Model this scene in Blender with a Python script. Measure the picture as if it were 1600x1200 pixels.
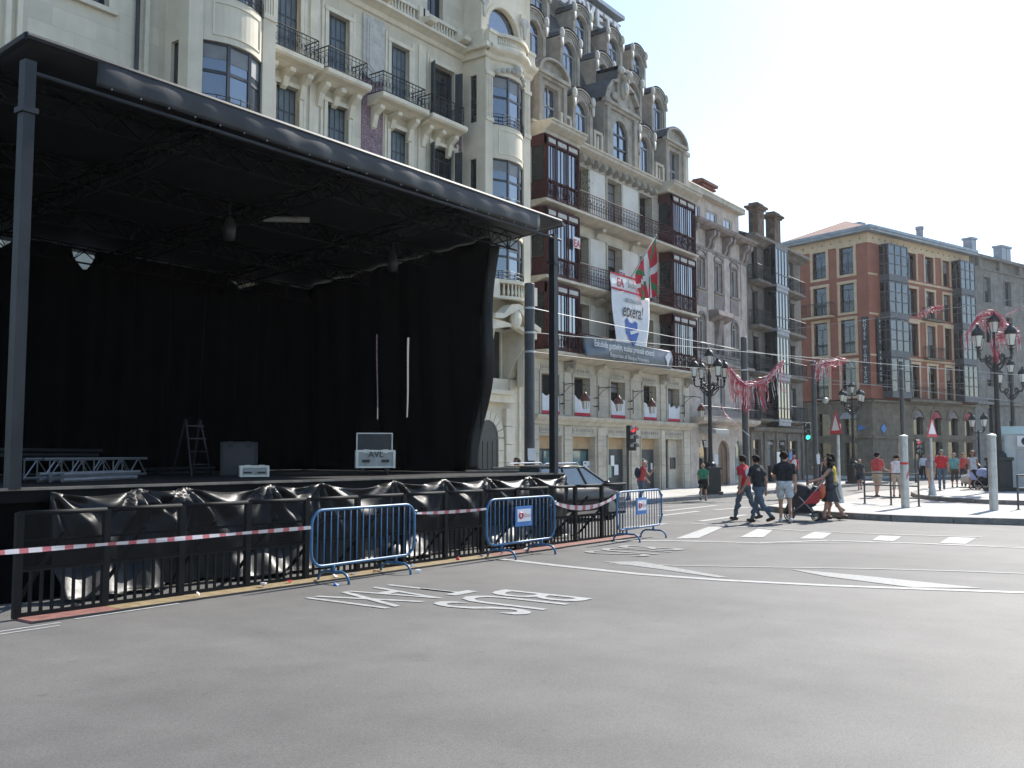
import bpy, bmesh, math, random
import numpy as np
from math import sin, cos, pi, radians as RAD
from mathutils import Vector, Matrix

random.seed(11)
for o in list(bpy.data.objects):
    bpy.data.objects.remove(o)
SC = bpy.context.scene
COL = SC.collection

# World frame: +X runs away along the street, +Y points to the facades, Z up, metres.
# ---------------------------------------------------------------- camera
YAW = math.atan(1100 / 1500)
PITCH = math.atan(110 / 1500)
cam_d = bpy.data.cameras.new("camera")
cam_d.sensor_width = 36.0
cam_d.lens = 33.75
cam_d.clip_start = 0.1
cam_d.clip_end = 2000
cam = bpy.data.objects.new("camera", cam_d)
COL.objects.link(cam)
cam.location = (0, 0, 1.75)
cam.rotation_euler = (pi / 2 + PITCH, 0, YAW - pi / 2)
SC.camera = cam

# ---------------------------------------------------------------- sky and sun
SUN_EL = RAD(40)
SUN_AZ = RAD(-1.5)          # angle from +X towards +Y
world = bpy.data.worlds.new("World")
SC.world = world
world.use_nodes = True
wn = world.node_tree.nodes
wl = world.node_tree.links
wn.clear()
sky = wn.new("ShaderNodeTexSky")
sky.sky_type = 'NISHITA'
sky.sun_disc = False
sky.sun_elevation = SUN_EL
sky.sun_rotation = pi / 2 - SUN_AZ
sky.altitude = 20
sky.air_density = 1.0
sky.dust_density = 0.35
sky.ozone_density = 1.5
bg = wn.new("ShaderNodeBackground")
bg.inputs["Strength"].default_value = 0.135
wo = wn.new("ShaderNodeOutputWorld")
wl.new(sky.outputs[0], bg.inputs[0])
wl.new(bg.outputs[0], wo.inputs[0])

sun_d = bpy.data.lights.new("sun", 'SUN')
sun_d.energy = 4.2
sun_d.angle = RAD(0.53)
sun_d.color = (1.0, 0.95, 0.87)
sun = bpy.data.objects.new("sun", sun_d)
COL.objects.link(sun)
sdir = Vector((cos(SUN_EL) * cos(SUN_AZ), cos(SUN_EL) * sin(SUN_AZ), sin(SUN_EL)))
sun.rotation_euler = sdir.to_track_quat('Z', 'Y').to_euler()
sun.location = (30, 0, 40)

SC.view_settings.view_transform = 'Standard'
SC.view_settings.look = 'None'
SC.view_settings.gamma = 1
SC.view_settings.use_curve_mapping = False
SC.view_settings.exposure = 1.0

# ---------------------------------------------------------------- materials
M = {}
def mat(name, col, rough=0.8, var=0.12, scale=3.0, bump=0.0, bscale=40.0, metal=0.0,
        streak=0.0, spec=0.5, col2=None, ior=None, sheen=0.0, coat=0.0, joints=None, detail=6):
    m = bpy.data.materials.new(name)
    m.use_nodes = True
    nt = m.node_tree
    n, l = nt.nodes, nt.links
    b = n["Principled BSDF"]
    b.inputs["Roughness"].default_value = rough
    b.inputs["Metallic"].default_value = metal
    b.inputs["Specular IOR Level"].default_value = spec
    if ior: b.inputs["IOR"].default_value = ior
    if coat: b.inputs["Coat Weight"].default_value = coat
    geo = n.new("ShaderNodeNewGeometry")
    c2 = col2 if col2 else tuple(c * (1 - 2.2 * var) for c in col)
    c1 = col if col2 else tuple(min(1, c * (1 + var)) for c in col)
    nz = n.new("ShaderNodeTexNoise")
    nz.inputs["Scale"].default_value = scale
    nz.inputs["Detail"].default_value = detail
    nz.inputs["Roughness"].default_value = 0.6
    l.new(geo.outputs["Position"], nz.inputs["Vector"])
    mp = n.new("ShaderNodeMapRange")
    mp.inputs["From Min"].default_value = 0.3
    mp.inputs["From Max"].default_value = 0.7
    l.new(nz.outputs["Fac"], mp.inputs["Value"])
    mix = n.new("ShaderNodeMix"); mix.data_type = 'RGBA'
    mix.inputs["A"].default_value = (*c1, 1)
    mix.inputs["B"].default_value = (*c2, 1)
    l.new(mp.outputs[0], mix.inputs["Factor"])
    out = mix.outputs["Result"]
    if streak > 0:
        vm = n.new("ShaderNodeVectorMath"); vm.operation = 'MULTIPLY'
        vm.inputs[1].default_value = (2.6, 2.6, 0.16)
        l.new(geo.outputs["Position"], vm.inputs[0])
        n2 = n.new("ShaderNodeTexNoise")
        n2.inputs["Scale"].default_value = 1.3
        n2.inputs["Detail"].default_value = 5
        l.new(vm.outputs[0], n2.inputs["Vector"])
        m2 = n.new("ShaderNodeMapRange")
        m2.inputs["From Min"].default_value = 0.48
        m2.inputs["From Max"].default_value = 0.78
        m2.inputs["To Max"].default_value = streak
        l.new(n2.outputs["Fac"], m2.inputs["Value"])
        mx2 = n.new("ShaderNodeMix"); mx2.data_type = 'RGBA'
        l.new(m2.outputs[0], mx2.inputs["Factor"])
        l.new(out, mx2.inputs["A"])
        mx2.inputs["B"].default_value = (*[c * 0.32 for c in col], 1)
        out = mx2.outputs["Result"]
    bh = None
    if joints:
        sx, sz, jc = joints
        cx = n.new("ShaderNodeSeparateXYZ"); l.new(geo.outputs["Position"], cx.inputs[0])
        ad = n.new("ShaderNodeMath"); ad.operation = 'ADD'
        l.new(cx.outputs[0], ad.inputs[0]); l.new(cx.outputs[1], ad.inputs[1])
        cb = n.new("ShaderNodeCombineXYZ")
        l.new(ad.outputs[0], cb.inputs[0]); l.new(cx.outputs[2], cb.inputs[1])
        br = n.new("ShaderNodeTexBrick")
        br.inputs["Scale"].default_value = 1.0
        br.inputs["Brick Width"].default_value = sx
        br.inputs["Row Height"].default_value = sz
        br.inputs["Mortar Size"].default_value = 0.008
        br.inputs["Color1"].default_value = (1, 1, 1, 1)
        br.inputs["Color2"].default_value = (0.86, 0.86, 0.86, 1)
        br.inputs["Mortar"].default_value = (jc, jc, jc, 1)
        l.new(cb.outputs[0], br.inputs["Vector"])
        mm = n.new("ShaderNodeMix"); mm.data_type = 'RGBA'; mm.blend_type = 'MULTIPLY'
        mm.inputs["Factor"].default_value = 1
        l.new(out, mm.inputs["A"]); l.new(br.outputs["Color"], mm.inputs["B"])
        out = mm.outputs["Result"]
    l.new(out, b.inputs["Base Color"])
    if bump > 0:
        n3 = n.new("ShaderNodeTexNoise")
        n3.inputs["Scale"].default_value = bscale
        n3.inputs["Detail"].default_value = 4
        l.new(geo.outputs["Position"], n3.inputs["Vector"])
        bp = n.new("ShaderNodeBump")
        bp.inputs["Strength"].default_value = bump
        bp.inputs["Distance"].default_value = 0.02
        l.new(n3.outputs["Fac"], bp.inputs["Height"])
        l.new(bp.outputs[0], b.inputs["Normal"])
    M[name] = m
    return m

def glass_mat(name, col, rough=0.04, ior=1.7, wav=0.02):
    m = mat(name, col, rough, 0.25, 0.9, bump=wav, bscale=1.3, ior=ior)
    return m

def see_through(name, col, fac):
    """open-weave mesh: a share of every ray passes between the threads"""
    m = bpy.data.materials.new(name); m.use_nodes = True
    n, l = m.node_tree.nodes, m.node_tree.links
    b = n["Principled BSDF"]; b.inputs["Base Color"].default_value = (*col, 1); b.inputs["Roughness"].default_value = 0.8; b.inputs["Specular IOR Level"].default_value = 0.1
    tr = n.new("ShaderNodeBsdfTransparent"); mx = n.new("ShaderNodeMixShader")
    geo = n.new("ShaderNodeNewGeometry"); nz = n.new("ShaderNodeTexNoise"); nz.inputs["Scale"].default_value = 2.5
    l.new(geo.outputs["Position"], nz.inputs["Vector"])
    mp = n.new("ShaderNodeMapRange"); mp.inputs["To Min"].default_value = fac - 0.1; mp.inputs["To Max"].default_value = fac + 0.1
    l.new(nz.outputs["Fac"], mp.inputs["Value"]); l.new(mp.outputs[0], mx.inputs[0])
    l.new(tr.outputs[0], mx.inputs[1]); l.new(b.outputs[0], mx.inputs[2])
    l.new(mx.outputs[0], n["Material Output"].inputs["Surface"])
    M[name] = m

def stripe_mat(name, c1, c2, period, duty=0.5):
    m = bpy.data.materials.new(name); m.use_nodes = True
    n, l = m.node_tree.nodes, m.node_tree.links
    b = n["Principled BSDF"]; b.inputs["Roughness"].default_value = 0.3
    tc = n.new("ShaderNodeTexCoord"); sp = n.new("ShaderNodeSeparateXYZ"); l.new(tc.outputs["Object"], sp.inputs[0])
    a = n.new("ShaderNodeMath"); a.operation = 'DIVIDE'; a.inputs[1].default_value = period; l.new(sp.outputs[0], a.inputs[0])
    f = n.new("ShaderNodeMath"); f.operation = 'FRACT'; l.new(a.outputs[0], f.inputs[0])
    g = n.new("ShaderNodeMath"); g.operation = 'GREATER_THAN'; g.inputs[1].default_value = duty; l.new(f.outputs[0], g.inputs[0])
    mx = n.new("ShaderNodeMix"); mx.data_type = 'RGBA'; mx.inputs["A"].default_value = (*c1, 1); mx.inputs["B"].default_value = (*c2, 1)
    l.new(g.outputs[0], mx.inputs["Factor"]); l.new(mx.outputs["Result"], b.inputs["Base Color"])
    M[name] = m

def lit_mat(name, col, strength):
    m = bpy.data.materials.new(name); m.use_nodes = True
    b = m.node_tree.nodes["Principled BSDF"]
    b.inputs["Base Color"].default_value = (*col, 1)
    b.inputs["Emission Color"].default_value = (*col, 1)
    b.inputs["Emission Strength"].default_value = strength
    M[name] = m

def asphalt(name, col, fine, patch, rough=0.85):
    m = bpy.data.materials.new(name); m.use_nodes = True
    n, l = m.node_tree.nodes, m.node_tree.links
    b = n["Principled BSDF"]; b.inputs["Roughness"].default_value = rough
    geo = n.new("ShaderNodeNewGeometry")
    def noise(sc, det, vec=None):
        q = n.new("ShaderNodeTexNoise"); q.inputs["Scale"].default_value = sc; q.inputs["Detail"].default_value = det
        l.new(vec if vec else geo.outputs["Position"], q.inputs["Vector"]); return q
    big = noise(0.28, 5); mid = noise(1.7, 6); sm = noise(95, 2)
    st = n.new("ShaderNodeVectorMath"); st.operation = 'MULTIPLY'; st.inputs[1].default_value = (1.0, 0.12, 1)
    l.new(geo.outputs["Position"], st.inputs[0]); tr = noise(0.9, 4, st.outputs[0])
    def rng(q, a, b_, c, d):
        r = n.new("ShaderNodeMapRange"); l.new(q.outputs["Fac"], r.inputs["Value"])
        for k, v in zip(("From Min", "From Max", "To Min", "To Max"), (a, b_, c, d)): r.inputs[k].default_value = v
        return r.outputs[0]
    def mul(a, b_):
        q = n.new("ShaderNodeMath"); q.operation = 'MULTIPLY'; l.new(a, q.inputs[0]); l.new(b_, q.inputs[1]); return q.outputs[0]
    v = mul(rng(big, .3, .7, 1 - patch, 1 + patch), rng(mid, .3, .7, 1 - patch * .6, 1 + patch * .6))
    v = mul(v, rng(sm, .3, .7, 1 - fine, 1 + fine)); v = mul(v, rng(tr, .35, .65, 1 - patch * .7, 1 + patch * .3))
    spot = noise(5.5, 3); v = mul(v, rng(spot, .66, .74, 1, .80)); blot = noise(0.9, 2); v = mul(v, rng(blot, .60, .80, 1, .84))
    vm = n.new("ShaderNodeVectorMath"); vm.operation = 'SCALE'; vm.inputs[0].default_value = col
    l.new(v, vm.inputs["Scale"]); l.new(vm.outputs[0], b.inputs["Base Color"])
    bp = n.new("ShaderNodeBump"); bp.inputs["Strength"].default_value = 0.35; bp.inputs["Distance"].default_value = 0.004
    l.new(sm.outputs["Fac"], bp.inputs["Height"]); l.new(bp.outputs[0], b.inputs["Normal"])
    M[name] = m

asphalt("asphalt_smooth", (0.117, 0.111, 0.102), 0.26, 0.17, 0.76)
asphalt("asphalt_worn", (0.102, 0.098, 0.091), 0.75, 0.20, 0.78)
asphalt("paving", (0.40, 0.385, 0.355), 0.12, 0.09)
asphalt("paving_pink", (0.34, 0.315, 0.285), 0.14, 0.10)
mat("kerb_stone", (0.24, 0.225, 0.205), 0.85, 0.18, 4, bump=0.3)
mat("road_paint", (0.40, 0.40, 0.385), 0.7, 0.10, 9, col2=(0.25, 0.25, 0.24))
mat("old_paint", (0.30, 0.30, 0.285), 0.7, 0.1, 16, col2=(0.15, 0.15, 0.147))
mat("cream_stone", (0.66, 0.595, 0.465), 0.85, 0.06, 1.4, bump=0.12, streak=0.16)
mat("cream_blocks", (0.66, 0.595, 0.465), 0.85, 0.06, 1.4, bump=0.12, streak=0.12, joints=(1.1, 0.46, 0.80))
mat("cream_trim", (0.69, 0.625, 0.49), 0.8, 0.07, 2.2, bump=0.1, streak=0.18)
mat("purple_brick", (0.25, 0.17, 0.19), 0.9, 0.25, 9, joints=(0.24, 0.085, 1.5))
mat("tan_stone", (0.51, 0.46, 0.37), 0.88, 0.12, 1.6, bump=0.18, streak=0.32)
mat("tan_blocks", (0.57, 0.515, 0.415), 0.88, 0.10, 1.6, bump=0.18, streak=0.22, joints=(4.0, 0.42, 0.55))
mat("panel_plaster", (0.66, 0.63, 0.56), 0.9, 0.06, 1.4, streak=0.14)
mat("dormer_stone", (0.36, 0.325, 0.27), 0.9, 0.16, 2.0, bump=0.3, bscale=18, streak=0.35)
mat("pale_ornament", (0.50, 0.48, 0.43), 0.85, 0.12, 4)
mat("slate", (0.085, 0.092, 0.10), 0.55, 0.2, 4, bump=0.3, bscale=12)
mat("maroon_iron", (0.075, 0.028, 0.028), 0.75, 0.2, 5, spec=0.2)
mat("black_iron", (0.016, 0.018, 0.018), 0.55, 0.2, 6)
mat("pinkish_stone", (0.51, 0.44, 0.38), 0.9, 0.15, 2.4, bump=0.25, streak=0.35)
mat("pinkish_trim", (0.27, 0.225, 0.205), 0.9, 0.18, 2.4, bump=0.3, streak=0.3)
mat("sooty_stone", (0.175, 0.155, 0.13), 0.9, 0.2, 2.0, bump=0.25, streak=0.5)
mat("dark_wood_bay", (0.032, 0.028, 0.026), 0.45, 0.2, 5)
mat("pale_bay_paint", (0.30, 0.31, 0.33), 0.6, 0.1, 3)
mat("terracotta", (0.285, 0.105, 0.066), 0.85, 0.09, 1.5, streak=0.16)
mat("ochre_trim", (0.56, 0.43, 0.28), 0.85, 0.08, 2.5, streak=0.15)
mat("hotel_stone", (0.20, 0.168, 0.122), 0.9, 0.16, 1.6, bump=0.2, streak=0.3, joints=(0.9, 0.4, 0.7))
mat("grey_stone", (0.235, 0.225, 0.20), 0.9, 0.15, 1.8, bump=0.2, streak=0.4, joints=(1.2, 0.5, 0.75))
mat("roof_tile", (0.38, 0.20, 0.145), 0.9, 0.22, 6, joints=(0.3, 0.25, 0.6))
mat("brick_chimney", (0.26, 0.095, 0.060), 0.9, 0.25, 5, joints=(0.28, 0.09, 1.4))
mat("zinc", (0.25, 0.28, 0.31), 0.45, 0.12, 2, metal=0.4)
mat("shutter_grey", (0.045, 0.055, 0.060), 0.55, 0.15, 5)
mat("shutter_slat", (0.10, 0.125, 0.14), 0.5, 0.15, 5)
mat("frame_dark", (0.030, 0.033, 0.036), 0.4, 0.15, 5)
mat("frame_white", (0.55, 0.55, 0.53), 0.5, 0.08, 5)
mat("frame_brown", (0.055, 0.030, 0.022), 0.5, 0.15, 5)
mat("blind", (0.20, 0.205, 0.21), 0.6, 0.08, 3)
mat("door_wood", (0.11, 0.052, 0.022), 0.55, 0.25, 6)
mat("door_dark", (0.018, 0.022, 0.022), 0.4, 0.2, 5)
mat("tan_board", (0.42, 0.29, 0.16), 0.8, 0.1, 3)
glass_mat("glass", (0.030, 0.045, 0.070), ior=2.7)
glass_mat("glass_mid", (0.022, 0.028, 0.036), ior=1.75)
glass_mat("glass_dim", (0.022, 0.025, 0.028), ior=1.6)
glass_mat("glass_teal", (0.12, 0.22, 0.23), ior=1.5)
glass_mat("glass_car", (0.05, 0.07, 0.075), ior=1.8, wav=0.0)
mat("milk_glass", (0.62, 0.62, 0.56), 0.35, 0.05, 6)
mat("black_drape", (0.0022, 0.0023, 0.0025), 0.9, 0.25, 2.0, spec=0.08)
mat("black_vinyl", (0.013, 0.014, 0.016), 0.55, 0.25, 3.0, bump=0.10, bscale=7)
mat("girder_black", (0.0025, 0.0025, 0.0028), 0.8, 0.1, spec=0.2)
mat("old_chimney", (0.13, 0.083, 0.055), 0.9, 0.35, 3.5, joints=(0.28, 0.09, 1.3))
mat("tarp_plastic", (0.013, 0.0125, 0.012), 0.46, 0.3, 2.5, bump=0.22, bscale=9, spec=0.4)
mat("stage_steel", (0.018, 0.021, 0.025), 0.55, 0.2, 4, metal=0.3)
mat("stage_deck", (0.028, 0.026, 0.024), 0.8, 0.25, 3, bump=0.1, spec=0.2)
mat("deck_edge", (0.24, 0.20, 0.155), 0.6, 0.2, 4)
mat("aluminium", (0.42, 0.44, 0.46), 0.35, 0.1, 6, metal=0.8)
mat("case_grey", (0.36, 0.36, 0.34), 0.5, 0.12, 7)
mat("case_black", (0.02, 0.02, 0.022), 0.5, 0.1, 6)
mat("fence_black", (0.008, 0.0085, 0.009), 0.65, 0.2, 6, spec=0.2)
see_through("fence_mesh", (0.012, 0.0115, 0.011), 0.58)
mat("tread_yellow", (0.27, 0.20, 0.10), 0.7, 0.2, 9, bump=0.5, bscale=60)
mat("tread_red", (0.24, 0.10, 0.08), 0.7, 0.2, 9, bump=0.5, bscale=60)
mat("tread_side", (0.05, 0.045, 0.04), 0.8)
mat("blue_paint", (0.035, 0.135, 0.27), 0.4, 0.15, 5)
mat("sign_white", (0.70, 0.71, 0.72), 0.4, 0.03, 5)
mat("sign_red", (0.55, 0.03, 0.04), 0.5, 0.06, 5)
mat("sign_pink", (0.62, 0.22, 0.24), 0.5, 0.05, 5)
mat("sign_blue", (0.035, 0.17, 0.45), 0.5, 0.06, 5)
mat("cloth_white", (0.66, 0.67, 0.68), 0.85, 0.04, 4)
mat("cloth_red", (0.52, 0.035, 0.06), 0.85, 0.1, 4)
mat("cloth_green", (0.04, 0.22, 0.08), 0.85, 0.1, 4)
mat("banner_blue", (0.035, 0.11, 0.38), 0.7, 0.08, 4)
mat("banner_slate", (0.055, 0.075, 0.10), 0.45, 0.2, 3)
mat("letter_black", (0.012, 0.012, 0.014), 0.6, 0.05)
mat("letter_white", (0.60, 0.60, 0.60), 0.6, 0.05)
mat("letter_red", (0.40, 0.035, 0.045), 0.6, 0.05)
mat("letter_grey", (0.20, 0.21, 0.24), 0.6, 0.05)
mat("copper_cap", (0.13, 0.045, 0.030), 0.35, 0.15, 6)
mat("galvanised", (0.45, 0.46, 0.45), 0.45, 0.12, 5, metal=0.5)
mat("pole_grey", (0.050, 0.055, 0.058), 0.5, 0.12, 4)
mat("wire_grey", (0.34, 0.35, 0.33), 0.5, 0.1)
mat("signal_body", (0.42, 0.43, 0.42), 0.45, 0.08)
mat("signal_dark", (0.015, 0.016, 0.017), 0.5, 0.08)
mat("lens_off", (0.035, 0.032, 0.025), 0.3, 0.08)
lit_mat("lens_green", (0.03, 0.9, 0.55), 1.6)
lit_mat("lens_red", (0.75, 0.03, 0.05), 0.55)
mat("kiosk_panel", (0.56, 0.57, 0.57), 0.5, 0.05, 2)
mat("kiosk_teal", (0.42, 0.56, 0.58), 0.5, 0.05, 2)
mat("car_paint", (0.020, 0.015, 0.014), 0.35, 0.08, 2, coat=0.25)
mat("van_paint", (0.62, 0.60, 0.54), 0.3, 0.04, 2, coat=0.5)
mat("rubber", (0.014, 0.014, 0.015), 0.8, 0.1)
mat("tail_lamp", (0.30, 0.02, 0.02), 0.25, 0.1)
mat("pram_black", (0.018, 0.019, 0.023), 0.7, 0.15, 8)
mat("pram_red", (0.40, 0.03, 0.035), 0.7, 0.1, 8)
mat("pram_orange", (0.60, 0.13, 0.05), 0.7, 0.1, 8)
mat("pram_blue", (0.36, 0.42, 0.66), 0.8, 0.06, 8)
mat("skin", (0.45, 0.25, 0.17), 0.55, 0.08, 12)
mat("hair_dark", (0.012, 0.009, 0.008), 0.8, 0.2, 20, spec=0.15)
mat("hair_brown", (0.028, 0.017, 0.011), 0.8, 0.2, 20, spec=0.15)
mat("hair_ginger", (0.16, 0.065, 0.028), 0.6, 0.2, 20)
mat("hair_grey", (0.22, 0.20, 0.18), 0.6, 0.2, 20)
for nm, c in dict(red=(0.50, 0.025, 0.035), coral=(0.50, 0.075, 0.070), black=(0.014, 0.015, 0.018),
                  charcoal=(0.045, 0.047, 0.052), jeans=(0.085, 0.115, 0.150), pale=(0.52, 0.53, 0.53),
                  beige=(0.42, 0.34, 0.25), white=(0.66, 0.66, 0.68), green=(0.045, 0.23, 0.12),
                  yellow=(0.58, 0.40, 0.02), olive=(0.07, 0.065, 0.045), teal=(0.14, 0.36, 0.36),
                  lilac=(0.24, 0.20, 0.25), navy=(0.02, 0.028, 0.05), mint=(0.34, 0.42, 0.34)).items():
    mat("cotton_" + nm, c, 0.85, 0.10, 9, bump=0.15, bscale=30)
mat("leather_brown", (0.07, 0.04, 0.025), 0.5, 0.15)
mat("leaf_green", (0.07, 0.11, 0.03), 0.7, 0.25, 20)
stripe_mat("tape_stripes", (0.60, 0.54, 0.53), (0.48, 0.12, 0.13), 0.24, 0.6)
mat("ribbon_red", (0.60, 0.035, 0.085), 0.5, 0.1, 6)
mat("ribbon_white", (0.66, 0.66, 0.66), 0.5, 0.05, 6)

# ---------------------------------------------------------------- mesh helpers
ORG = {}
class MB:
    def __init__(s): s.v = []; s.f = []; s.mi = []; s.cur = 0
    def add(s, vs, fs):
        b = len(s.v); s.v += [tuple(p) for p in vs]
        for f in fs: s.f.append([i + b for i in f]); s.mi.append(s.cur)
        return s
    def box(s, x0, x1, y0, y1, z0, z1):
        return s.add([(x0,y0,z0),(x1,y0,z0),(x1,y1,z0),(x0,y1,z0),(x0,y0,z1),(x1,y0,z1),(x1,y1,z1),(x0,y1,z1)],
                     [(0,3,2,1),(4,5,6,7),(0,1,5,4),(1,2,6,5),(2,3,7,6),(3,0,4,7)])
    def quad(s, a, b, c, d): return s.add([a, b, c, d], [(0, 1, 2, 3)])
    def ext(s, pts, vec):
        """extrude a planar polygon of 3D points by vec"""
        n = len(pts); vec = Vector(vec)
        q = [Vector(p) for p in pts]
        vs = q + [p + vec for p in q]
        fs = [tuple(range(n - 1, -1, -1)), tuple(range(n, 2 * n))]
        fs += [(i, (i + 1) % n, n + (i + 1) % n, n + i) for i in range(n)]
        return s.add(vs, fs)
    def tube(s, pts, r, n=6, cap=True):
        pts = [Vector(p) for p in pts]; m = len(pts)
        rs = r if isinstance(r, (list, tuple)) else [r] * m
        vs = []; up = None
        for i, p in enumerate(pts):
            t = (pts[min(i + 1, m - 1)] - pts[max(i - 1, 0)]).normalized()
            if up is None or abs(t.dot(up)) > 0.95:
                up = Vector((0, 0, 1)) if abs(t.z) < 0.9 else Vector((1, 0, 0))
            a = t.cross(up).normalized(); b_ = a.cross(t).normalized(); up = b_
            for k in range(n):
                w = 2 * pi * k / n
                vs.append(p + (a * cos(w) + b_ * sin(w)) * rs[i])
        fs = []
        for i in range(m - 1):
            for k in range(n):
                fs.append((i*n+k, i*n+(k+1) % n, (i+1)*n+(k+1) % n, (i+1)*n+k))
        if cap:
            fs.append(tuple(range(n - 1, -1, -1))); fs.append(tuple(range((m-1)*n, m*n)))
        return s.add(vs, fs)
    def lathe(s, c, prof, n=12, rot=0.0, sx=1.0, sy=1.0):
        vs = []
        for r, z in prof:
            for k in range(n):
                w = 2 * pi * k / n + rot
                vs.append((c[0] + r * cos(w) * sx, c[1] + r * sin(w) * sy, c[2] + z))
        fs = []; m = len(prof)
        for i in range(m - 1):
            for k in range(n):
                fs.append((i*n+k, i*n+(k+1) % n, (i+1)*n+(k+1) % n, (i+1)*n+k))
        fs.append(tuple(range(n - 1, -1, -1))); fs.append(tuple(range((m-1)*n, m*n)))
        return s.add(vs, fs)
    def ball(s, c, r, n=10, m=6, sc=(1, 1, 1)):
        prof = [(max(0.001, sin(pi*i/m)) * r, -cos(pi*i/m) * r) for i in range(m + 1)]
        b = len(s.v); s.lathe((0, 0, 0), prof, n)
        for i in range(b, len(s.v)):
            p = s.v[i]; s.v[i] = (c[0]+p[0]*sc[0], c[1]+p[1]*sc[1], c[2]+p[2]*sc[2])
        return s
    def disc_y(s, c, r, th, n=12):
        """disc facing -Y"""
        return s.ext([(c[0]+r*cos(2*pi*k/n), c[1], c[2]+r*sin(2*pi*k/n)) for k in range(n)], (0, th, 0))
    def ring_y(s, c, r, tr, n=10, m=4, a0=0, a1=2*pi):
        closed = abs(a1 - a0 - 2*pi) < 1e-6
        pts = [(c[0]+r*cos(a0+(a1-a0)*k/n), c[1], c[2]+r*sin(a0+(a1-a0)*k/n)) for k in range(n + 1)]
        return s.tube(pts, tr, m, cap=not closed)
    def grid(s, fn, nu, nv):
        vs = [fn(i / nu, j / nv) for j in range(nv + 1) for i in range(nu + 1)]
        fs = [(j*(nu+1)+i, j*(nu+1)+i+1, (j+1)*(nu+1)+i+1, (j+1)*(nu+1)+i) for j in range(nv) for i in range(nu)]
        return s.add(vs, fs)
    def mesh(s, name, mats, smooth=False, fix=True, org=(0, 0, 0)):
        me = bpy.data.meshes.new(name)
        me.from_pydata([(p[0]-org[0], p[1]-org[1], p[2]-org[2]) for p in s.v], [], s.f)
        ms = mats if isinstance(mats, (list, tuple)) else [mats]
        for q in ms: me.materials.append(M[q])
        if len(ms) > 1: me.polygons.foreach_set("material_index", s.mi)
        if fix:
            bm = bmesh.new(); bm.from_mesh(me)
            bmesh.ops.recalc_face_normals(bm, faces=bm.faces); bm.to_mesh(me); bm.free()
        if smooth: me.polygons.foreach_set("use_smooth", [True] * len(me.polygons))
        me.update()
        return me
    def build(s, name, mats, parent=None, smooth=False, fix=True, org=None, solid=0.0, bevel=0.0, loc=None):
        if org is None: org = ORG.get(parent.name, (0, 0, 0)) if parent else (0, 0, 0)
        o = put(name, s.mesh(name, mats, smooth, fix, org), parent)
        if loc: o.location = loc
        if solid:
            q = o.modifiers.new("solid", 'SOLIDIFY'); q.thickness = solid
        if bevel:
            q = o.modifiers.new("bevel", 'BEVEL'); q.width = bevel; q.segments = 2; q.limit_method = 'ANGLE'
        return o

def put(name, me, parent=None, loc=None, rz=None):
    o = bpy.data.objects.new(name, me); COL.objects.link(o)
    if parent: o.parent = parent
    if loc: o.location = loc
    if rz is not None: o.rotation_euler = (0, 0, rz)
    return o
def tag(o, label, cat, group=None):
    o["label"] = label; o["category"] = cat
    if group: o["group"] = group
    return o
def thing(name, label, cat, loc=(0, 0, 0), rz=0, group=None, absolute=False):
    o = put(name, None, None, loc, rz); o.empty_display_size = 0.2
    tag(o, label, cat, group)
    if absolute: ORG[o.name] = loc          # parts are then written in world coordinates
    return o
def struct(o): o["kind"] = "structure"; return o
def stuff(o): o["kind"] = "stuff"; return o
def copy_tree(o, parent=None, loc=None, rz=None, label=None):
    c = o.copy(); COL.objects.link(c); c.parent = parent
    if loc: c.location = loc
    if rz is not None: c.rotation_euler = (0, 0, rz)
    if label: c["label"] = label
    for ch in o.children: copy_tree(ch, c)
    return c

TXT = {}
def text_mesh(body, mname, ext=0.0, align='CENTER', bold=0.0, shear=0.0):
    k = (body, mname, ext, align, bold, shear)
    if k in TXT: return TXT[k]
    cu = bpy.data.curves.new("lettering", 'FONT'); cu.body = body; cu.size = 1.0
    cu.align_x = align; cu.align_y = 'BOTTOM_BASELINE'; cu.extrude = ext; cu.offset = bold; cu.shear = shear; cu.resolution_u = 3
    ob = bpy.data.objects.new("lettering", cu); COL.objects.link(ob)
    dg = bpy.context.evaluated_depsgraph_get()
    me = bpy.data.meshes.new_from_object(ob.evaluated_get(dg))
    bpy.data.objects.remove(ob); bpy.data.curves.remove(cu)
    me.materials.clear(); me.materials.append(M[mname]); me.name = "lettering"
    TXT[k] = me
    return me
def lettering(body, mname, parent, loc, size, rot=(pi/2, 0, 0), xs=1.0, name="lettering", ext=0.01, align='CENTER', bold=0.0, shear=0.0):
    o = put(name, text_mesh(body, mname, ext, align, bold, shear), parent)
    o.location = loc; o.rotation_euler = rot; o.scale = (size * xs, size, size)
    return o

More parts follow.
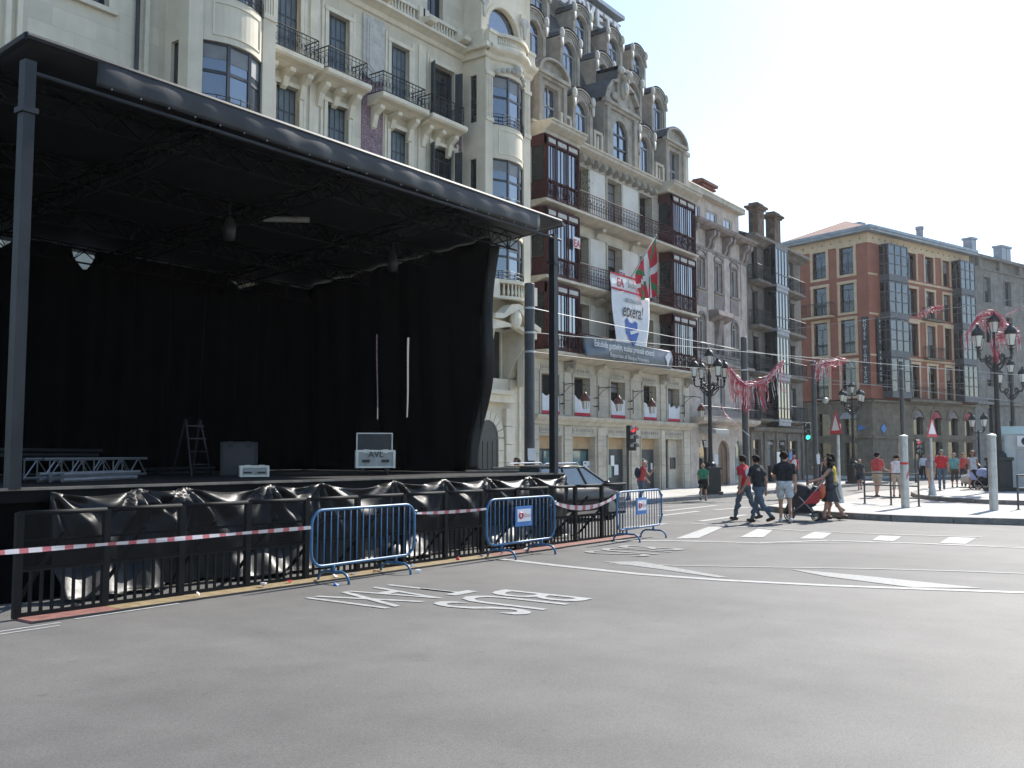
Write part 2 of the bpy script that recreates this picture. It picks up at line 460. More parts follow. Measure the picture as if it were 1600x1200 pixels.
# ---- facades: u along X, outward is -Y
def wall(mb, u0, u1, z0, z1, y, holes, depth=0.3):
    us = sorted({u0, u1, *[h[0] for h in holes], *[h[1] for h in holes]}); us = [u for u in us if u0 <= u <= u1]
    zs = sorted({z0, z1, *[h[2] for h in holes], *[h[3] for h in holes]}); zs = [z for z in zs if z0 <= z <= z1]
    for i in range(len(us) - 1):
        for j in range(len(zs) - 1):
            cu, cz = (us[i] + us[i+1]) / 2, (zs[j] + zs[j+1]) / 2
            if any(h[0] < cu < h[1] and h[2] < cz < h[3] for h in holes): continue
            mb.quad((us[i], y, zs[j]), (us[i+1], y, zs[j]), (us[i+1], y, zs[j+1]), (us[i], y, zs[j+1]))
    for h in holes:
        a, b, c, d = h[:4]; e = y + depth
        mb.quad((a, y, c), (a, e, c), (a, e, d), (a, y, d)); mb.quad((b, y, c), (b, y, d), (b, e, d), (b, e, c))
        mb.quad((a, y, c), (b, y, c), (b, e, c), (a, e, c)); mb.quad((a, y, d), (a, e, d), (b, e, d), (b, y, d))
def spandrel(mb, uc, zs, r, y, depth=0.3, n=8, ztop=None):
    """fills the corners between an arch and the top of its square hole"""
    zt = ztop if ztop else zs + r
    for k in range(n):
        a, b = pi - pi * k / n, pi - pi * (k + 1) / n
        p, q = (uc + r*cos(a), zs + r*sin(a)), (uc + r*cos(b), zs + r*sin(b))
        mb.quad((p[0], y, p[1]), (q[0], y, q[1]), (q[0], y, zt), (p[0], y, zt))
        mb.quad((p[0], y, p[1]), (p[0], y+depth, p[1]), (q[0], y+depth, q[1]), (q[0], y, q[1]))
def shell(mb, u0, u1, y0, y1, z0, z1):
    """sides and back of a building behind its front"""
    mb.quad((u0, y0, z0), (u0, y0, z1), (u0, y1, z1), (u0, y1, z0)); mb.quad((u1, y0, z0), (u1, y1, z0), (u1, y1, z1), (u1, y0, z1))
    mb.quad((u0, y1, z0), (u0, y1, z1), (u1, y1, z1), (u1, y1, z0)); mb.quad((u0, y0, z1), (u1, y0, z1), (u1, y1, z1), (u0, y1, z1))

WC = {}
def window(parent, u, y, z, w, h, nx=2, trans=None, fm="frame_dark", gm="glass", arch=False, bar=0.055, blind=0.0, local=False, name="window", nz=1):
    """frame with a pane in each light; u is the centre"""
    k = (round(w, 2), round(h, 2), nx, trans, fm, gm, arch, bar, nz)
    if k not in WC:
        f = MB(); r = w / 2; zs = h - r if arch else h
        panes = []
        f.box(-r, -r+bar, -.035, .035, 0, zs); f.box(r-bar, r, -.035, .035, 0, zs); f.box(-r+bar, r-bar, -.033, .033, 0, bar)
        if arch:
            n = 10
            for q in range(n):
                a, b = pi*q/n, pi*(q+1)/n; ri = r - bar
                f.ext([(r*cos(a), -.035, zs+r*sin(a)), (r*cos(b), -.035, zs+r*sin(b)), (ri*cos(b), -.035, zs+ri*sin(b)), (ri*cos(a), -.035, zs+ri*sin(a))], (0, .07, 0))
            f.box(-r+bar, r-bar, -.033, .033, zs-bar/2, zs+bar/2)
            p = MB(); p.ext([((r-bar)*cos(pi*q/n), -.008, zs+bar/2+(r-bar)*sin(pi*q/n)*.96) for q in range(n+1)], (0, .016, 0)); panes.append(p)
            top = zs
        else:
            f.box(-r+bar, r-bar, -.033, .033, h-bar, h); top = h - bar
            if trans:
                t = h * trans; f.box(-r+bar, r-bar, -.03, .03, t-bar/2, t+bar/2)
                p = MB(); p.box(-r+bar, r-bar, -.008, .008, t+bar/2, top); panes.append(p); top = t - bar/2
        cw = (w - 2*bar) / nx
        for i in range(1, nx): f.box(-r+bar+cw*i-bar/2, -r+bar+cw*i+bar/2, -.031, .031, bar, top)
        ch = (top - bar) / nz
        for j in range(1, nz): f.box(-r+bar, r-bar, -.027, .027, bar+ch*j-.02, bar+ch*j+.02)
        for i in range(nx):
            for j in range(nz):
                p = MB(); p.box(-r+bar+cw*i, -r+bar+cw*(i+1), -.008, .008, bar+ch*j, bar+ch*(j+1)); panes.append(p)
        WC[k] = (f.mesh("window", fm), [p.mesh("pane", gm) for p in panes])
    fme, pms = WC[k]
    g = (0, 0, 0) if local else ORG.get(parent.name, (0, 0, 0))
    o = put(name, fme, parent, (u-g[0], y-g[1], z-g[2]))
    for pm in pms: put("pane", pm, o)
    if blind == 0 and not arch and h > 1.2 and w < 1.4 and random.random() < .35: blind = random.uniform(.25, .8)
    if blind:
        b = MB(); b.box(-w/2+bar, w/2-bar, -.022, -.012, h*(1-blind), h-bar); b.build("blind", "blind", o, org=(0, 0, 0))
    return o

def ironwork(mb, path, z0, h, step=0.13, r=0.011, curls=True):
    """balcony railing along a path of (x, y) points"""
    for i in range(len(path) - 1):
        a, b = Vector((*path[i], 0)), Vector((*path[i+1], 0)); L = (b - a).length; d = (b - a) / L
        for z, q in ((z0+h, .022), (z0+h-.12, .012), (z0+.05, .016)):
            mb.tube([a+Vector((0, 0, z)), b+Vector((0, 0, z))], q, 4)
        n = max(1, int(L / step))
        for k in range(n + 1):
            p = a + d * (L * k / n); mb.tube([p+Vector((0, 0, z0)), p+Vector((0, 0, z0+h))], r * (1.7 if k in (0, n) else 1), 4)
            if curls and k < n:
                c = p + d * (L / n / 2) + Vector((0, 0, z0 + h*0.42)); rr = L / n * .42
                mb.tube([c + (d*cos(t) + Vector((0, 0, 1.7))*sin(t)) * rr for t in [2*pi*j/7 for j in range(8)]], r*.8, 3)
                if k % 2: 
                    c2 = c + Vector((0, 0, h*.24)); mb.tube([c2 + (d*cos(t) + Vector((0, 0, 1))*sin(t)) * rr*.7 for t in [2*pi*j/6 for j in range(7)]], r*.8, 3)
def bars(mb, path, z0, h, step=0.12, r=0.010):
    ironwork(mb, path, z0, h, step, r, curls=False)
def surround(mb, u0, u1, z0, z1, y, w=0.14, d=0.05):
    mb.box(u0-w, u0, y-d, y+.02, z0, z1); mb.box(u1, u1+w, y-d, y+.02, z0, z1); mb.box(u0-w-.03, u1+w+.03, y-d-.02, y+.02, z1, z1+w)

# ---------------------------------------------------------------- ground
g = MB(); g.quad((-200, -250, 0), (600, -250, 0), (600, 400, 0), (-200, 400, 0))
struct(g.build("road", "asphalt_worn"))
edge = [(12.96, 9.75), (12.72, 8.4), (12.53, 6.87), (12.62, 5.6), (12.95, 4.22), (13.74, 2.05), (14.9, -1), (17, -6), (24, -20)]
g = MB(); pts = [(-40, -20), *[(x, y) for x, y in reversed(edge)], (12.9, 10.6), (-40, 10.6)]
g.add([(x, y, .004) for x, y in pts], [tuple(range(len(pts)))])
struct(g.build("resurfaced_road", "asphalt_smooth"))

def slab(name, pts, z, m, kerb=None, kw=0.16, kh=None, parent=None):
    """raised pavement with separate kerb stones along an open run of its edge"""
    g = MB(); g.ext([(x, y, 0.006) for x, y in pts], (0, 0, z - 0.006))
    o = struct(g.build(name, m))
    return o
def kerbs(run, z, parent, L=1.0, w=0.17):
    out = []
    for i in range(len(run) - 1):
        a, b = Vector((*run[i], 0)), Vector((*run[i+1], 0)); d = b - a; n = max(1, round(d.length / L)); d.normalize(); nn = Vector((-d.y, d.x, 0))
        st = (b - a).length / n
        for k in range(n):
            p, q = a + d*(st*k + .008), a + d*(st*(k+1) - .008)
            zz = z + .012 + random.uniform(-.004, .004)
            m = MB(); m.ext([(*(p - nn*w*.35).xy, .005), (*(q - nn*w*.35).xy, .005), (*(q + nn*w*.65).xy, .005), (*(p + nn*w*.65).xy, .005)], (0, 0, zz))
            m.build("kerb_stone", "kerb_stone", parent)
pv = slab("pavement", [(-30, 16.35), (28, 16.35), (31.2, 16.5), (37.5, 16.3), (46, 16.15), (60.5, 16.1), (60.5, 21.6), (-30, 21.6)], .13, "paving")
kerbs([(27, 16.3), (31.2, 16.45), (37.5, 16.25), (46, 16.1), (60, 16.05)], .13, pv, 1.2)
tb = MB(); tp = [(33.1, -10), (120, -10), (120, 12), (72, 13.6), (47, 13.4), (36, 12.0), (33.1, 11.4)]
tb.add([(x, y, .006) for x, y in tp], [tuple(range(len(tp)))]); struct(tb.build("tram_bed", "paving_pink"))
isl = [(29.2, 11.65), (28.2, 10.6), (27.2, 9.35), (26.75, 8.4), (26.45, 7.0), (26.55, 5.5), (27.0, 3.0), (28.0, -1.0), (30, -8), (33.3, -8), (33.3, 11.2), (30.5, 11.75)]
io = slab("traffic_island", isl, .145, "paving")
kerbs([(33.3, 11.2), (30.5, 11.75), (29.2, 11.65), (28.2, 10.6), (27.2, 9.35), (26.75, 8.4), (26.45, 7.0), (26.55, 5.5), (27.0, 3.0), (28.0, -1.0), (30, -8)], .145, io, 0.9, .2)
pl2 = [(47.5, 11.1), (43.2, 10.55), (40.6, 9.7), (38.8, 8.5), (37.6, 7.0), (37.1, 5.2), (37.3, 2), (38, -8), (64, -8), (64, 10.6), (54, 11.2)]
po = slab("tram_platform", pl2, .145, "paving")
kerbs([(47.5, 11.1), (43.2, 10.55), (40.6, 9.7), (38.8, 8.5), (37.6, 7.0), (37.1, 5.2), (37.3, 2), (38, -8)], .145, po, 0.9, .2)
for k in range(2):     # tram rails let into the bed
    g = MB(); g.box(34.4 + k*1.0, 34.47 + k*1.0, -8, 11.5, .005, .014); struct(g.build("tram_rail", "stage_steel"))
hp = MB(); hp.ext([(64, 26, .005), (72.5, 19.2, .005), (80, 17.2, .005), (110, 8.5, .005), (110, 30, .005), (64, 40, .005)], (0, 0, .12)); struct(hp.build("hotel_pavement", "paving"))

# painted markings, each a thin sheet above the asphalt
def paint(pts, z=.009, m="road_paint", name="road_marking"):
    g = MB(); g.add([(x, y, z) for x, y in pts], [tuple(range(len(pts)))]); return struct(g.build(name, m))
def line(run, w, z=.009, m="road_paint"):
    for i in range(len(run) - 1):
        a, b = Vector(run[i]), Vector(run[i+1]); d = (b - a).normalized(); n = Vector((-d.y, d.x)) * w / 2
        paint([tuple(a-n), tuple(b-n), tuple(b+n), tuple(a+n)], z, m)
g = MB()
for i in range(len(edge) - 2):
    a, b = Vector(edge[i]), Vector(edge[i+1]); g.quad((a.x-.09, a.y, .010), (b.x-.09, b.y, .010), (b.x+.09, b.y, .010), (a.x+.09, a.y, .010))
struct(g.build("road_marking", "road_paint"))
paint([(13.62, 8.15), (14.02, 7.68), (12.98, 5.70), (12.86, 5.80), (13.3, 7.0)], .0065, "old_paint")
paint([(14.5, 5.72), (14.32, 4.3), (13.9, 2.55), (13.42, 3.30), (13.9, 4.6), (14.42, 5.3)], .0065, "old_paint")
line([(13.4, 7.9), (14.35, 6.0), (15.3, 4.25), (15.75, 3.1), (16.2, 1.5)], .10, .0062, "old_paint")
line([(16.4, 1.9), (17.2, -1)], .3, .0062)
# broken edge line, cycle crossing and zebra bars
paint([(18.2, 9.15), (21.6, 9.98), (22.0, 9.72), (18.6, 8.82)]); paint([(19.3, 8.2), (21.75, 8.8), (21.55, 8.35), (19.6, 7.8)])
paint([(19.75, 7.08), (21.62, 7.42), (21.58, 7.0), (20.0, 6.68)]); paint([(20.25, 5.75), (21.5, 5.95), (21.5, 5.5), (20.3, 5.35)]); paint([(20.4, 4.5), (21.95, 4.65), (22.05, 4.15), (20.5, 4.05)])
line([(16.8, 10.4), (17.75, 8.9), (18.35, 7.4), (19.7, 6.45), (20.1, 4.8), (20.3, 3.0), (20.6, 0)], .14, .0072); line([(22.5, 10.9), (22.05, 9.0), (21.8, 7.6), (22.0, 5.8), (22.4, 4.1)], .12, .0072)
line([(17.2, 9.9), (18.2, 8.3)], .10, .0062, "old_paint"); line([(18.0, 7.6), (20.0, 5.4), (20.9, 1.5)], .08, .0062, "old_paint")
for a, b in (((26.8, 13.85), (30.9, 13.95)), ((28.3, 12.85), (30.5, 12.6)), ((23.3, 11.0), (26.6, 11.1)), ((24.6, 12.9), (27.4, 12.95)), ((20.2, 11.5), (22.0, 11.3))): line([a, b], .22, .0072)
line([(24.5, 14.9), (36, 14.8)], .10, .0062); line([(3.9, 9.75), (5.4, 9.78)], .05, .0085); line([(3.95, 9.62), (5.3, 9.62)], .05, .0085); line([(5.6, 9.86), (6.9, 9.9)], .06, .0085)
def road_word(body, s0, s1, t0, t1, m="road_paint"):
    me = text_mesh(body, m, 0, 'LEFT', 0.002); xs = [v.co.x for v in me.vertices]; ys = [v.co.y for v in me.vertices]
    w, h = max(xs)-min(xs), max(ys)-min(ys)
    o = put("road_lettering", me); o.rotation_euler = (0, 0, pi); o.scale = ((s1-s0)/w, (t0-t1)/h, 1); o.location = (s1, t0, .0115)
    return struct(o)
road_word("TAXI", 8.05, 9.75, 9.02, 7.66); road_word("BUS", 8.62, 10.15, 7.50, 6.14); road_word("BUS", 14.75, 16.4, 9.25, 7.95, "old_paint")

# ---------------------------------------------------------------- cream corner-bay building behind the stage
F = 21.0
B1 = thing("apartment_building", "cream stone apartment building with bowed bay windows behind the black stage", "building", (3, F, 0), absolute=True)
AX, BX = 3.0, 29.83
cols = [(17.77, .86), (19.72, .86), (22.43, .86), (24.6, 1.15)]
rows = [(12.98, 2.07), (10.18, 2.07), (7.4, 2.0), (4.6, 1.9)]
holes = [(c-w/2, c+w/2, z, z+h) for c, w in cols for z, h in rows]
lw = [(11.68, 1.15), (6.6, 1.15)]
holes += [(c-w/2, c+w/2, z, z+1.25) for c, w in lw for z in (9.55, 12.4, 15.3)]
att = [(18.0, .8), (20.0, .8), (22.35, .85), (24.18, .82)]
holes += [(c-w/2, c+w/2, 16.7, 18.6) for c, w in att]
w = MB(); wall(w, AX, BX, .0, 19.6, F, holes, .26); shell(w, AX, BX, F, F+11, 0, 19.6)
w.build("wall", "cream_blocks", B1)
r = MB(); r.ext([(AX-.2, F-.5, 19.6), (AX-.2, F+11.2, 19.6), (AX-.2, F+8, 21.6), (AX-.2, F+2.4, 21.6)], (BX-AX+.2, 0, 0)); r.build("roof", "slate", B1)
# window joinery
for c, w_ in cols:
    for j, (z, h) in enumerate(rows):
        if c > 24:
            window(B1, c, F+.2, z, w_, h, 2, .8, gm="glass_dim")
            for sx, a in ((-1, .42), (1, .2)):     # shutters folded open
                m = MB(); m.box(0, .04, -.52, 0, 0, h-.05); m.build("shutter", "shutter_grey", B1, org=(0, 0, 0), loc=(c+sx*w_/2-(.02 if sx > 0 else -.0)-AX, F+.18-F+.0, z)).rotation_euler = (0, 0, sx*a)
        else:
            m = MB(); m.box(c-w_/2, c+w_/2, F+.14, F+.18, z, z+h)
            sh = m.build("shutter", "shutter_grey", B1)
            m = MB()
            for k in range(4):
                for q in range(3):
                    x0 = c - w_/2 + .05 + k*(w_-.06)/4; z0 = z + .08 + q*(h-.1)/3
                    m.box(x0, x0+(w_-.06)/4-.05, F+.125, F+.141, z0, z0+(h-.1)/3-.07)
            m.build("louvre", "shutter_slat", sh, org=ORG[B1.name])
for c, w_ in lw:
    for z in (9.55, 12.4, 15.3): window(B1, c, F+.2, z, w_, 1.25, 2, None, gm="glass_dim")
for c, w_ in att: window(B1, c, F+.2, 16.7, w_, 1.9, 2, .75, gm="glass_dim")
for c, w_ in cols:
    for z, h in rows:
        t = MB(); surround(t, c-w_/2, c+w_/2, z, z+h, F, .13, .05)
        t.box(c-w_/2-.26, c-w_/2-.16, F-.03, F+.02, z-.1, z+h+.3); t.box(c+w_/2+.16, c+w_/2+.26, F-.03, F+.02, z-.1, z+h+.3); t.build("window_surround", "cream_trim", B1)
for c, w_ in lw:
    for z in (9.55, 12.4, 15.3): t = MB(); surround(t, c-w_/2, c+w_/2, z, z+1.25, F, .12, .05); t.box(c-w_/2-.2, c+w_/2+.2, F-.12, F+.02, z-.12, z); t.build("window_surround", "cream_trim", B1)
for u in (18.75, 23.5):
    for z in (12.9, 10.1): t = MB(); t.box(u-.17, u+.17, F-.045, F+.02, z+.1, z+2.55); t.build("pilaster", "cream_trim", B1)
# brick strip with a framed cartouche above
m = MB(); m.box(20.72, 21.66, F-.02, F+.02, 3.2, 13.62); m.build("brick_strip", "purple_brick", B1)
m = MB(); m.box(25.22, 25.62, F-.021, F+.02, 3.2, 14.6); m.build("brick_strip", "purple_brick", B1)
m = MB(); m.ext([(20.72, F, 13.62), (21.2, F, 13.45), (21.66, F, 13.62), (21.66, F, 15.55), (20.72, F, 15.55)], (0, -.06, 0))
for a in (0, 1): m.ext([(20.86+a*.08, F-.06, 13.85+a*.08), (21.19, F-.06, 13.68+a*.08), (21.52-a*.08, F-.06, 13.85+a*.08), (21.52-a*.08, F-.06, 15.4-a*.08), (20.86+a*.08, F-.06, 15.4-a*.08)], (0, -.03-.02*a, 0))
m.build("cartouche", "pale_ornament", B1)
# main cornice and attic balustrade
def moulding(mb, u0, u1, prof, y=F):
    mb.ext([(u0, y-d, z) for d, z in prof], (u1-u0, 0, 0))
CP = [(-.02, 15.62), (.08, 15.66), (.14, 15.78), (.30, 15.86), (.42, 15.90), (.42, 15.99), (-.02, 16.02)]
for a_, b_ in ((16.5, 25.75), (AX, 13.75)): m = MB(); moulding(m, a_, b_, CP); m.build("cornice", "cream_trim", B1)
bal = MB(); ped = MB()
segs = [(17.0, 19.0), (19.2, 21.0), (21.5, 23.3), (23.5, 25.3)]
for a, b in segs:
    ped.box(a, b, F-.16, F-.02, 16.5, 16.62); ped.box(a, b, F-.15, F-.03, 16.02, 16.12)
    for q in (a, b): ped.box(q-.14, q+.14, F-.2, F+.02, 16.02, 16.66)
    n = 9
    for k in range(n): bal.lathe((a+.3+(b-a-.6)*k/(n-1), F-.09, 16.12), [(.03, 0), (.055, .1), (.03, .22), (.045, .38)], 6)
ped.build("balustrade_rail", "cream_trim", B1); stuff(bal.build("baluster", "cream_trim", B1, smooth=True))
for u in (19.1, 21.35, 23.4, 25.2):
    m = MB(); m.ext([(u-.18, F-.02, 16.0), (u-.18, F-.62, 16.1), (u-.18, F-.66, 16.22), (u-.18, F-.02, 16.34)], (.36, 0, 0)); m.build("gargoyle_block", "cream_trim", B1)
# balconies with consoles and iron railings
slabs = [(16.72, 18.5), (18.68, 20.45), (20.95, 23.1), (23.28, 25.1)]
for lev in (12.95, 10.15, 7.35):
    for a, b in slabs:
        m = MB(); m.ext([(a, F+.01, lev-.34), (a, F-.25, lev-.30), (a, F-.45, lev-.2), (a, F-.66, lev-.17), (a, F-.72, lev-.12), (a, F-.72, lev), (a, F+.01, lev)], (b-a, 0, 0))
        for u in (a+.16, b-.34, (a+b)/2-.1):
            hh = .62 if u != (a+b)/2-.1 else .42
            m.ext([(u, F+.01, lev-.30), (u, F-.46, lev-.31), (u, F-.44, lev-.42), (u, F-.2, lev-.34-hh*.4), (u, F-.1, lev-.34-hh), (u, F+.01, lev-.40-hh)], (.19, 0, 0))
        s = m.build("balcony_slab", "cream_trim", B1)
        m = MB(); ironwork(m, [(a+.04, F), (a+.04, F-.66), (b-.16, F-.66), (b-.16, F)], lev, .66, .15); m.build("railing", "black_iron", s, org=ORG[B1.name])

def bay(parent, s0, s1, upper_arch):
    """bowed bay: pilasters, curved spandrels, three-light windows with small iron rails"""
    yf = F - 1.0; pw = .42; a, b = s0+pw, s1-pw; mid = (a+b)/2; bow = .34
    def yb(u, k=0.0): q = (u-mid)/((b-a)/2); return yf + .04 - bow*(1-q*q) - k
    N = 12
    us = [a+(b-a)*i/N for i in range(N+1)]
    body = MB()
    # pilasters and side returns with a slit window on the near return
    for x0, x1 in ((s0, a), (b, s1)):
        body.box(x0, x1, yf, yf+.30, 4.2, 16.0)
    holes_r = [(yf+.40, yf+.72, z, z+1.7) for z in (7.75, 10.35, 13.35)]
    tmp = MB(); wall(tmp, yf+.3, F, 4.2, 16.0, 0, holes_r, .16)
    body.add([(s0 + p[1], p[0], p[2]) for p in tmp.v], tmp.f)
    body.quad((s1, yf+.3, 4.2), (s1, F, 4.2), (s1, F, 16), (s1, yf+.3, 16))
    body.build("bay_wall", "cream_stone", parent)
    for h in holes_r:
        m = MB(); m.box(s0+.10, s0+.13, h[0], h[1], h[2], h[3]); m.build("slit_window", "glass_dim", parent)
    for z0, z1 in ((9.35, 10.35), (12.12, 13.32), (15.12, 15.6)):
        m = MB()
        for i in range(N):
            u, v = us[i], us[i+1]
            m.quad((u, yb(u), z0), (v, yb(v), z0), (v, yb(v), z1), (u, yb(u), z1))
            m.quad((u, yb(u), z0), (u, yf+.3, z0), (v, yf+.3, z0), (v, yb(v), z0)); m.quad((u, yb(u), z1), (v, yb(v), z1), (v, yf+.3, z1), (u, yf+.3, z1))
        sp = m.build("bowed_spandrel", "cream_stone", parent, smooth=False)
        if z1 - z0 > .9:
            m = MB()
            def at(u, z, d): return (u, yb(u, d), z)
            e = .22
            uu = [a+e+(b-a-2*e)*i/10 for i in range(11)]
            for i in range(10):
                for zz in (z0+.16, z1-.2):
                    u, v = uu[i], uu[i+1]; m.add([at(u, zz, .0), at(v, zz, .0), at(v, zz+.05, .0), at(u, zz+.05, .0), at(u, zz, .025), at(v, zz, .025), at(v, zz+.05, .025), at(u, zz+.05, .025)], [(4, 5, 6, 7), (0, 1, 5, 4), (3, 7, 6, 2)])
            for u in (uu[0], uu[-1]): m.box(u-.025, u+.025, yb(u, .024), yb(u)+.01, z0+.16, z1-.15)
            m.build("panel_moulding", "cream_trim", sp, org=ORG[parent.name])
    for z0, z1 in ((7.75, 9.35), (10.35, 12.12), (13.32, 15.12)):
        fr = MB(); xs = [a+.02, a+(b-a)*.34, a+(b-a)*.70, b-.02]
        wd = MB()
        for x in xs: fr.box(x-.045, x+.045, yb(x)+.05, yb(x)+.14, z0, z1)
        for i in range(3):
            x0, x1 = xs[i]+.045, xs[i+1]-.045
            for zz, hh in ((z0, .07), (z0+(z1-z0)*.55, .08), (z1-.07, .07)):
                fr.ext([(x0, yb(x0)+.07, zz), (x1, yb(x1)+.07, zz), (x1, yb(x1)+.12, zz), (x0, yb(x0)+.12, zz)], (0, 0, hh))
        wobj = fr.build("bay_window", "frame_dark", parent)
        for i in range(3):
            x0, x1 = xs[i]+.04, xs[i+1]-.04
            p = MB(); p.quad((x0, yb(x0)+.095, z0+.05), (x1, yb(x1)+.095, z0+.05), (x1, yb(x1)+.095, z1-.05), (x0, yb(x0)+.095, z1-.05)); p.build("pane", "glass", wobj, org=ORG[parent.name], fix=False)
            p = MB(); q = z1-.42-.06*i; p.quad((x0, yb(x0)+.085, q), (x1, yb(x1)+.085, q), (x1, yb(x1)+.085, z1-.05), (x0, yb(x0)+.085, z1-.05)); p.build("blind", "blind", wobj, org=ORG[parent.name], fix=False)
        rl = MB(); pth = [(u, yb(u, .03)) for u in us[::2]]
        for i in range(len(pth)-1):
            for zz in (z0+.38, z0+.25, z0+.12, z0+.02): rl.tube([(*pth[i], zz), (*pth[i+1], zz)], .012, 4)
            rl.tube([(*pth[i], z0), (*pth[i], z0+.4)], .014, 4)
        rl.tube([(*pth[-1], z0), (*pth[-1], z0+.4)], .014, 4); rl.build("window_rail", "black_iron", parent)
    # fluted pilaster faces, cornice and top balustrade
    for x0 in (s0, b):
        fl = MB()
        for k in range(4): fl.box(x0+.05+k*.085, x0+.10+k*.085, yf-.03, yf+.01, 13.5, 15.0)
        fl.box(x0-.02, x0+pw+.02, yf-.06, yf+.01, 15.0, 15.14); fl.box(x0-.01, x0+pw+.01, yf-.045, yf+.01, 13.36, 13.5)
        fl.build("pilaster_flutes", "cream_trim", parent)
    us2 = [s0-.05, s0+.2, a, *us[1:-1], b, s1-.2, s1+.05]
    def yc(u): return yb(u) if a < u < b else yf
    cn = MB(); prof = [(0, 15.58), (.08, 15.64), (.12, 15.76), (.3, 15.86), (.34, 15.92), (.34, 16.0), (0, 16.02)]
    ring = [[(u, yc(u)-d, z) for d, z in prof] for u in us2]
    for i in range(len(us2)-1):
        for k in range(len(prof)-1): cn.quad(ring[i][k], ring[i+1][k], ring[i+1][k+1], ring[i][k+1])
    cn.box(s0-.3, s0+.0, yf-.28, F, 15.84, 16.0); cn.box(s0-.12, s0+.02, yf-.1, F, 15.6, 15.84)
    cn.build("bay_cornice", "cream_trim", parent)
    for i in range(len(us2)-1): pass
    tb_, bl_ = MB(), MB()
    for i in range(len(us2)-1):
        u, v = us2[i], us2[i+1]
        for zz, hh, d in ((16.02, .12, .22), (16.44, .12, .24)):
            tb_.ext([(u, yc(u)-d, zz), (v, yc(v)-d, zz), (v, yc(v)-d+.2, zz), (u, yc(u)-d+.2, zz)], (0, 0, hh))
        if a < (u+v)/2 < b:
            for q in (.3, .8): bl_.lathe((u+(v-u)*q, yc(u+(v-u)*q)-.12, 16.14), [(.03, 0), (.05, .1), (.03, .2), (.04, .3)], 5)
    for x0, x1 in ((s0-.04, a), (b, s1+.04)): tb_.box(x0, x1, yf-.19, yf+.02, 16.14, 16.44)
    tb_.box(s0-.18, s0+.1, yf, F, 16.02, 16.54)
    pr = tb_.build("bay_parapet", "cream_trim", parent); stuff(bl_.build("baluster", "cream_trim", pr, org=ORG[parent.name], smooth=True))
    # drum above with an arched window
    zt = 19.4; r = (b-a)/2-.02
    dm = MB(); wall(dm, s0, s1, 16.02, zt, yf+.25, [(mid-r, mid+r, 16.3, 16.95+r)], .2); spandrel(dm, mid, 16.95, r, yf+.25, .2, 12)
    dm.quad((s0, yf+.25, 16.02), (s0, yf+.25, zt), (s0, F, zt), (s0, F, 16.02)); dm.quad((s1, yf+.25, 16.02), (s1, F, 16.02), (s1, F, zt), (s1, yf+.25, zt)); dm.quad((s0, yf+.25, zt), (s1, yf+.25, zt), (s1, F, zt), (s0, F, zt))
    for k in range(14):
        q0, q1 = pi*k/14, pi*(k+1)/14
        dm.ext([(mid+(r+.16)*cos(q0), yf+.25, 16.95+(r+.16)*sin(q0)), (mid+(r+.16)*cos(q1), yf+.25, 16.95+(r+.16)*sin(q1)), (mid+(r+.02)*cos(q1), yf+.25, 16.95+(r+.02)*sin(q1)), (mid+(r+.02)*cos(q0), yf+.25, 16.95+(r+.02)*sin(q0))], (0, -.05, 0))
    dm.box(s0-.02, s0+.3, yf+.18, yf+.26, 16.02, 18.1); dm.box(s1-.3, s1+.02, yf+.18, yf+.26, 16.02, 18.1)
    dm.build("bay_drum", "cream_stone", parent)
    window(parent, mid, yf+.42, 16.3, 2*r, .65+r, 3, None, arch=True, fm="frame_dark")
    for x in (s0+.14, s1-.14):
        m = MB(); m.disc_y((x, yf+.1, 17.75), .2, .12, 12); m.ext([(x-.1, yf+.12, 17.6), (x+.1, yf+.12, 17.6), (x+.05, yf+.12, 17.15), (x-.05, yf+.12, 17.15)], (0, .07, 0)); m.build("scroll", "pale_ornament", parent)
    # garland over the upper window
    m = MB()
    for k in range(9):
        q = -1+2*k/8; u = mid+q*(b-a)*.42; m.ball((u, yb(u, .04), 15.22+.16*(1-q*q)), .10, 6, 4)
    m.ball((mid, yb(mid, .1), 15.42), .18, 8, 5); m.build("garland", "pale_ornament", parent, smooth=True)
    # stone balustrade of the first floor, swag hood and big scrolled bracket
    m, bb = MB(), MB()
    for i in range(N):
        u, v = us[i], us[i+1]
        for zz, hh, d in ((7.12, .1, .3), (7.66, .12, .32)): m.ext([(u, yb(u, d), zz), (v, yb(v, d), zz), (v, yb(v), zz), (u, yb(u), zz)], (0, 0, hh))
        bb.lathe(((u+v)/2, yb((u+v)/2, .2), 7.22), [(.03, 0), (.055, .14), (.03, .3), (.04, .44)], 6)
    m.box(s0, a, yf-.3, yf, 7.12, 7.78); m.box(b, s1, yf-.3, yf, 7.12, 7.78)
    o = m.build("stone_balcony", "cream_trim", parent); stuff(bb.build("baluster", "cream_trim", o, org=ORG[parent.name], smooth=True))
    m = MB(); prof2 = [(s0, 6.55), (s0+.5, 6.6), (mid-.4, 6.95), (mid, 7.02), (mid+.4, 6.95), (s1-.45, 6.45), (s1+.02, 6.30), (s1+.02, 6.12), (s1-.45, 6.25), (mid, 6.82), (s0+.5, 6.42), (s0, 6.38)]
    m.ext([(x, yf-.05, z) for x, z in prof2], (0, -.4, 0))
    m.ball((mid, yf-.3, 6.5), .26, 10, 6, (1, .8, 1.5)); m.ext([(s0, yf, 6.4), (s1, yf, 6.2), (s1, yf, 5.9), (mid, yf, 6.25), (s0, yf, 6.0)], (0, -.28, 0)); m.build("swag_hood", "cream_trim", parent)
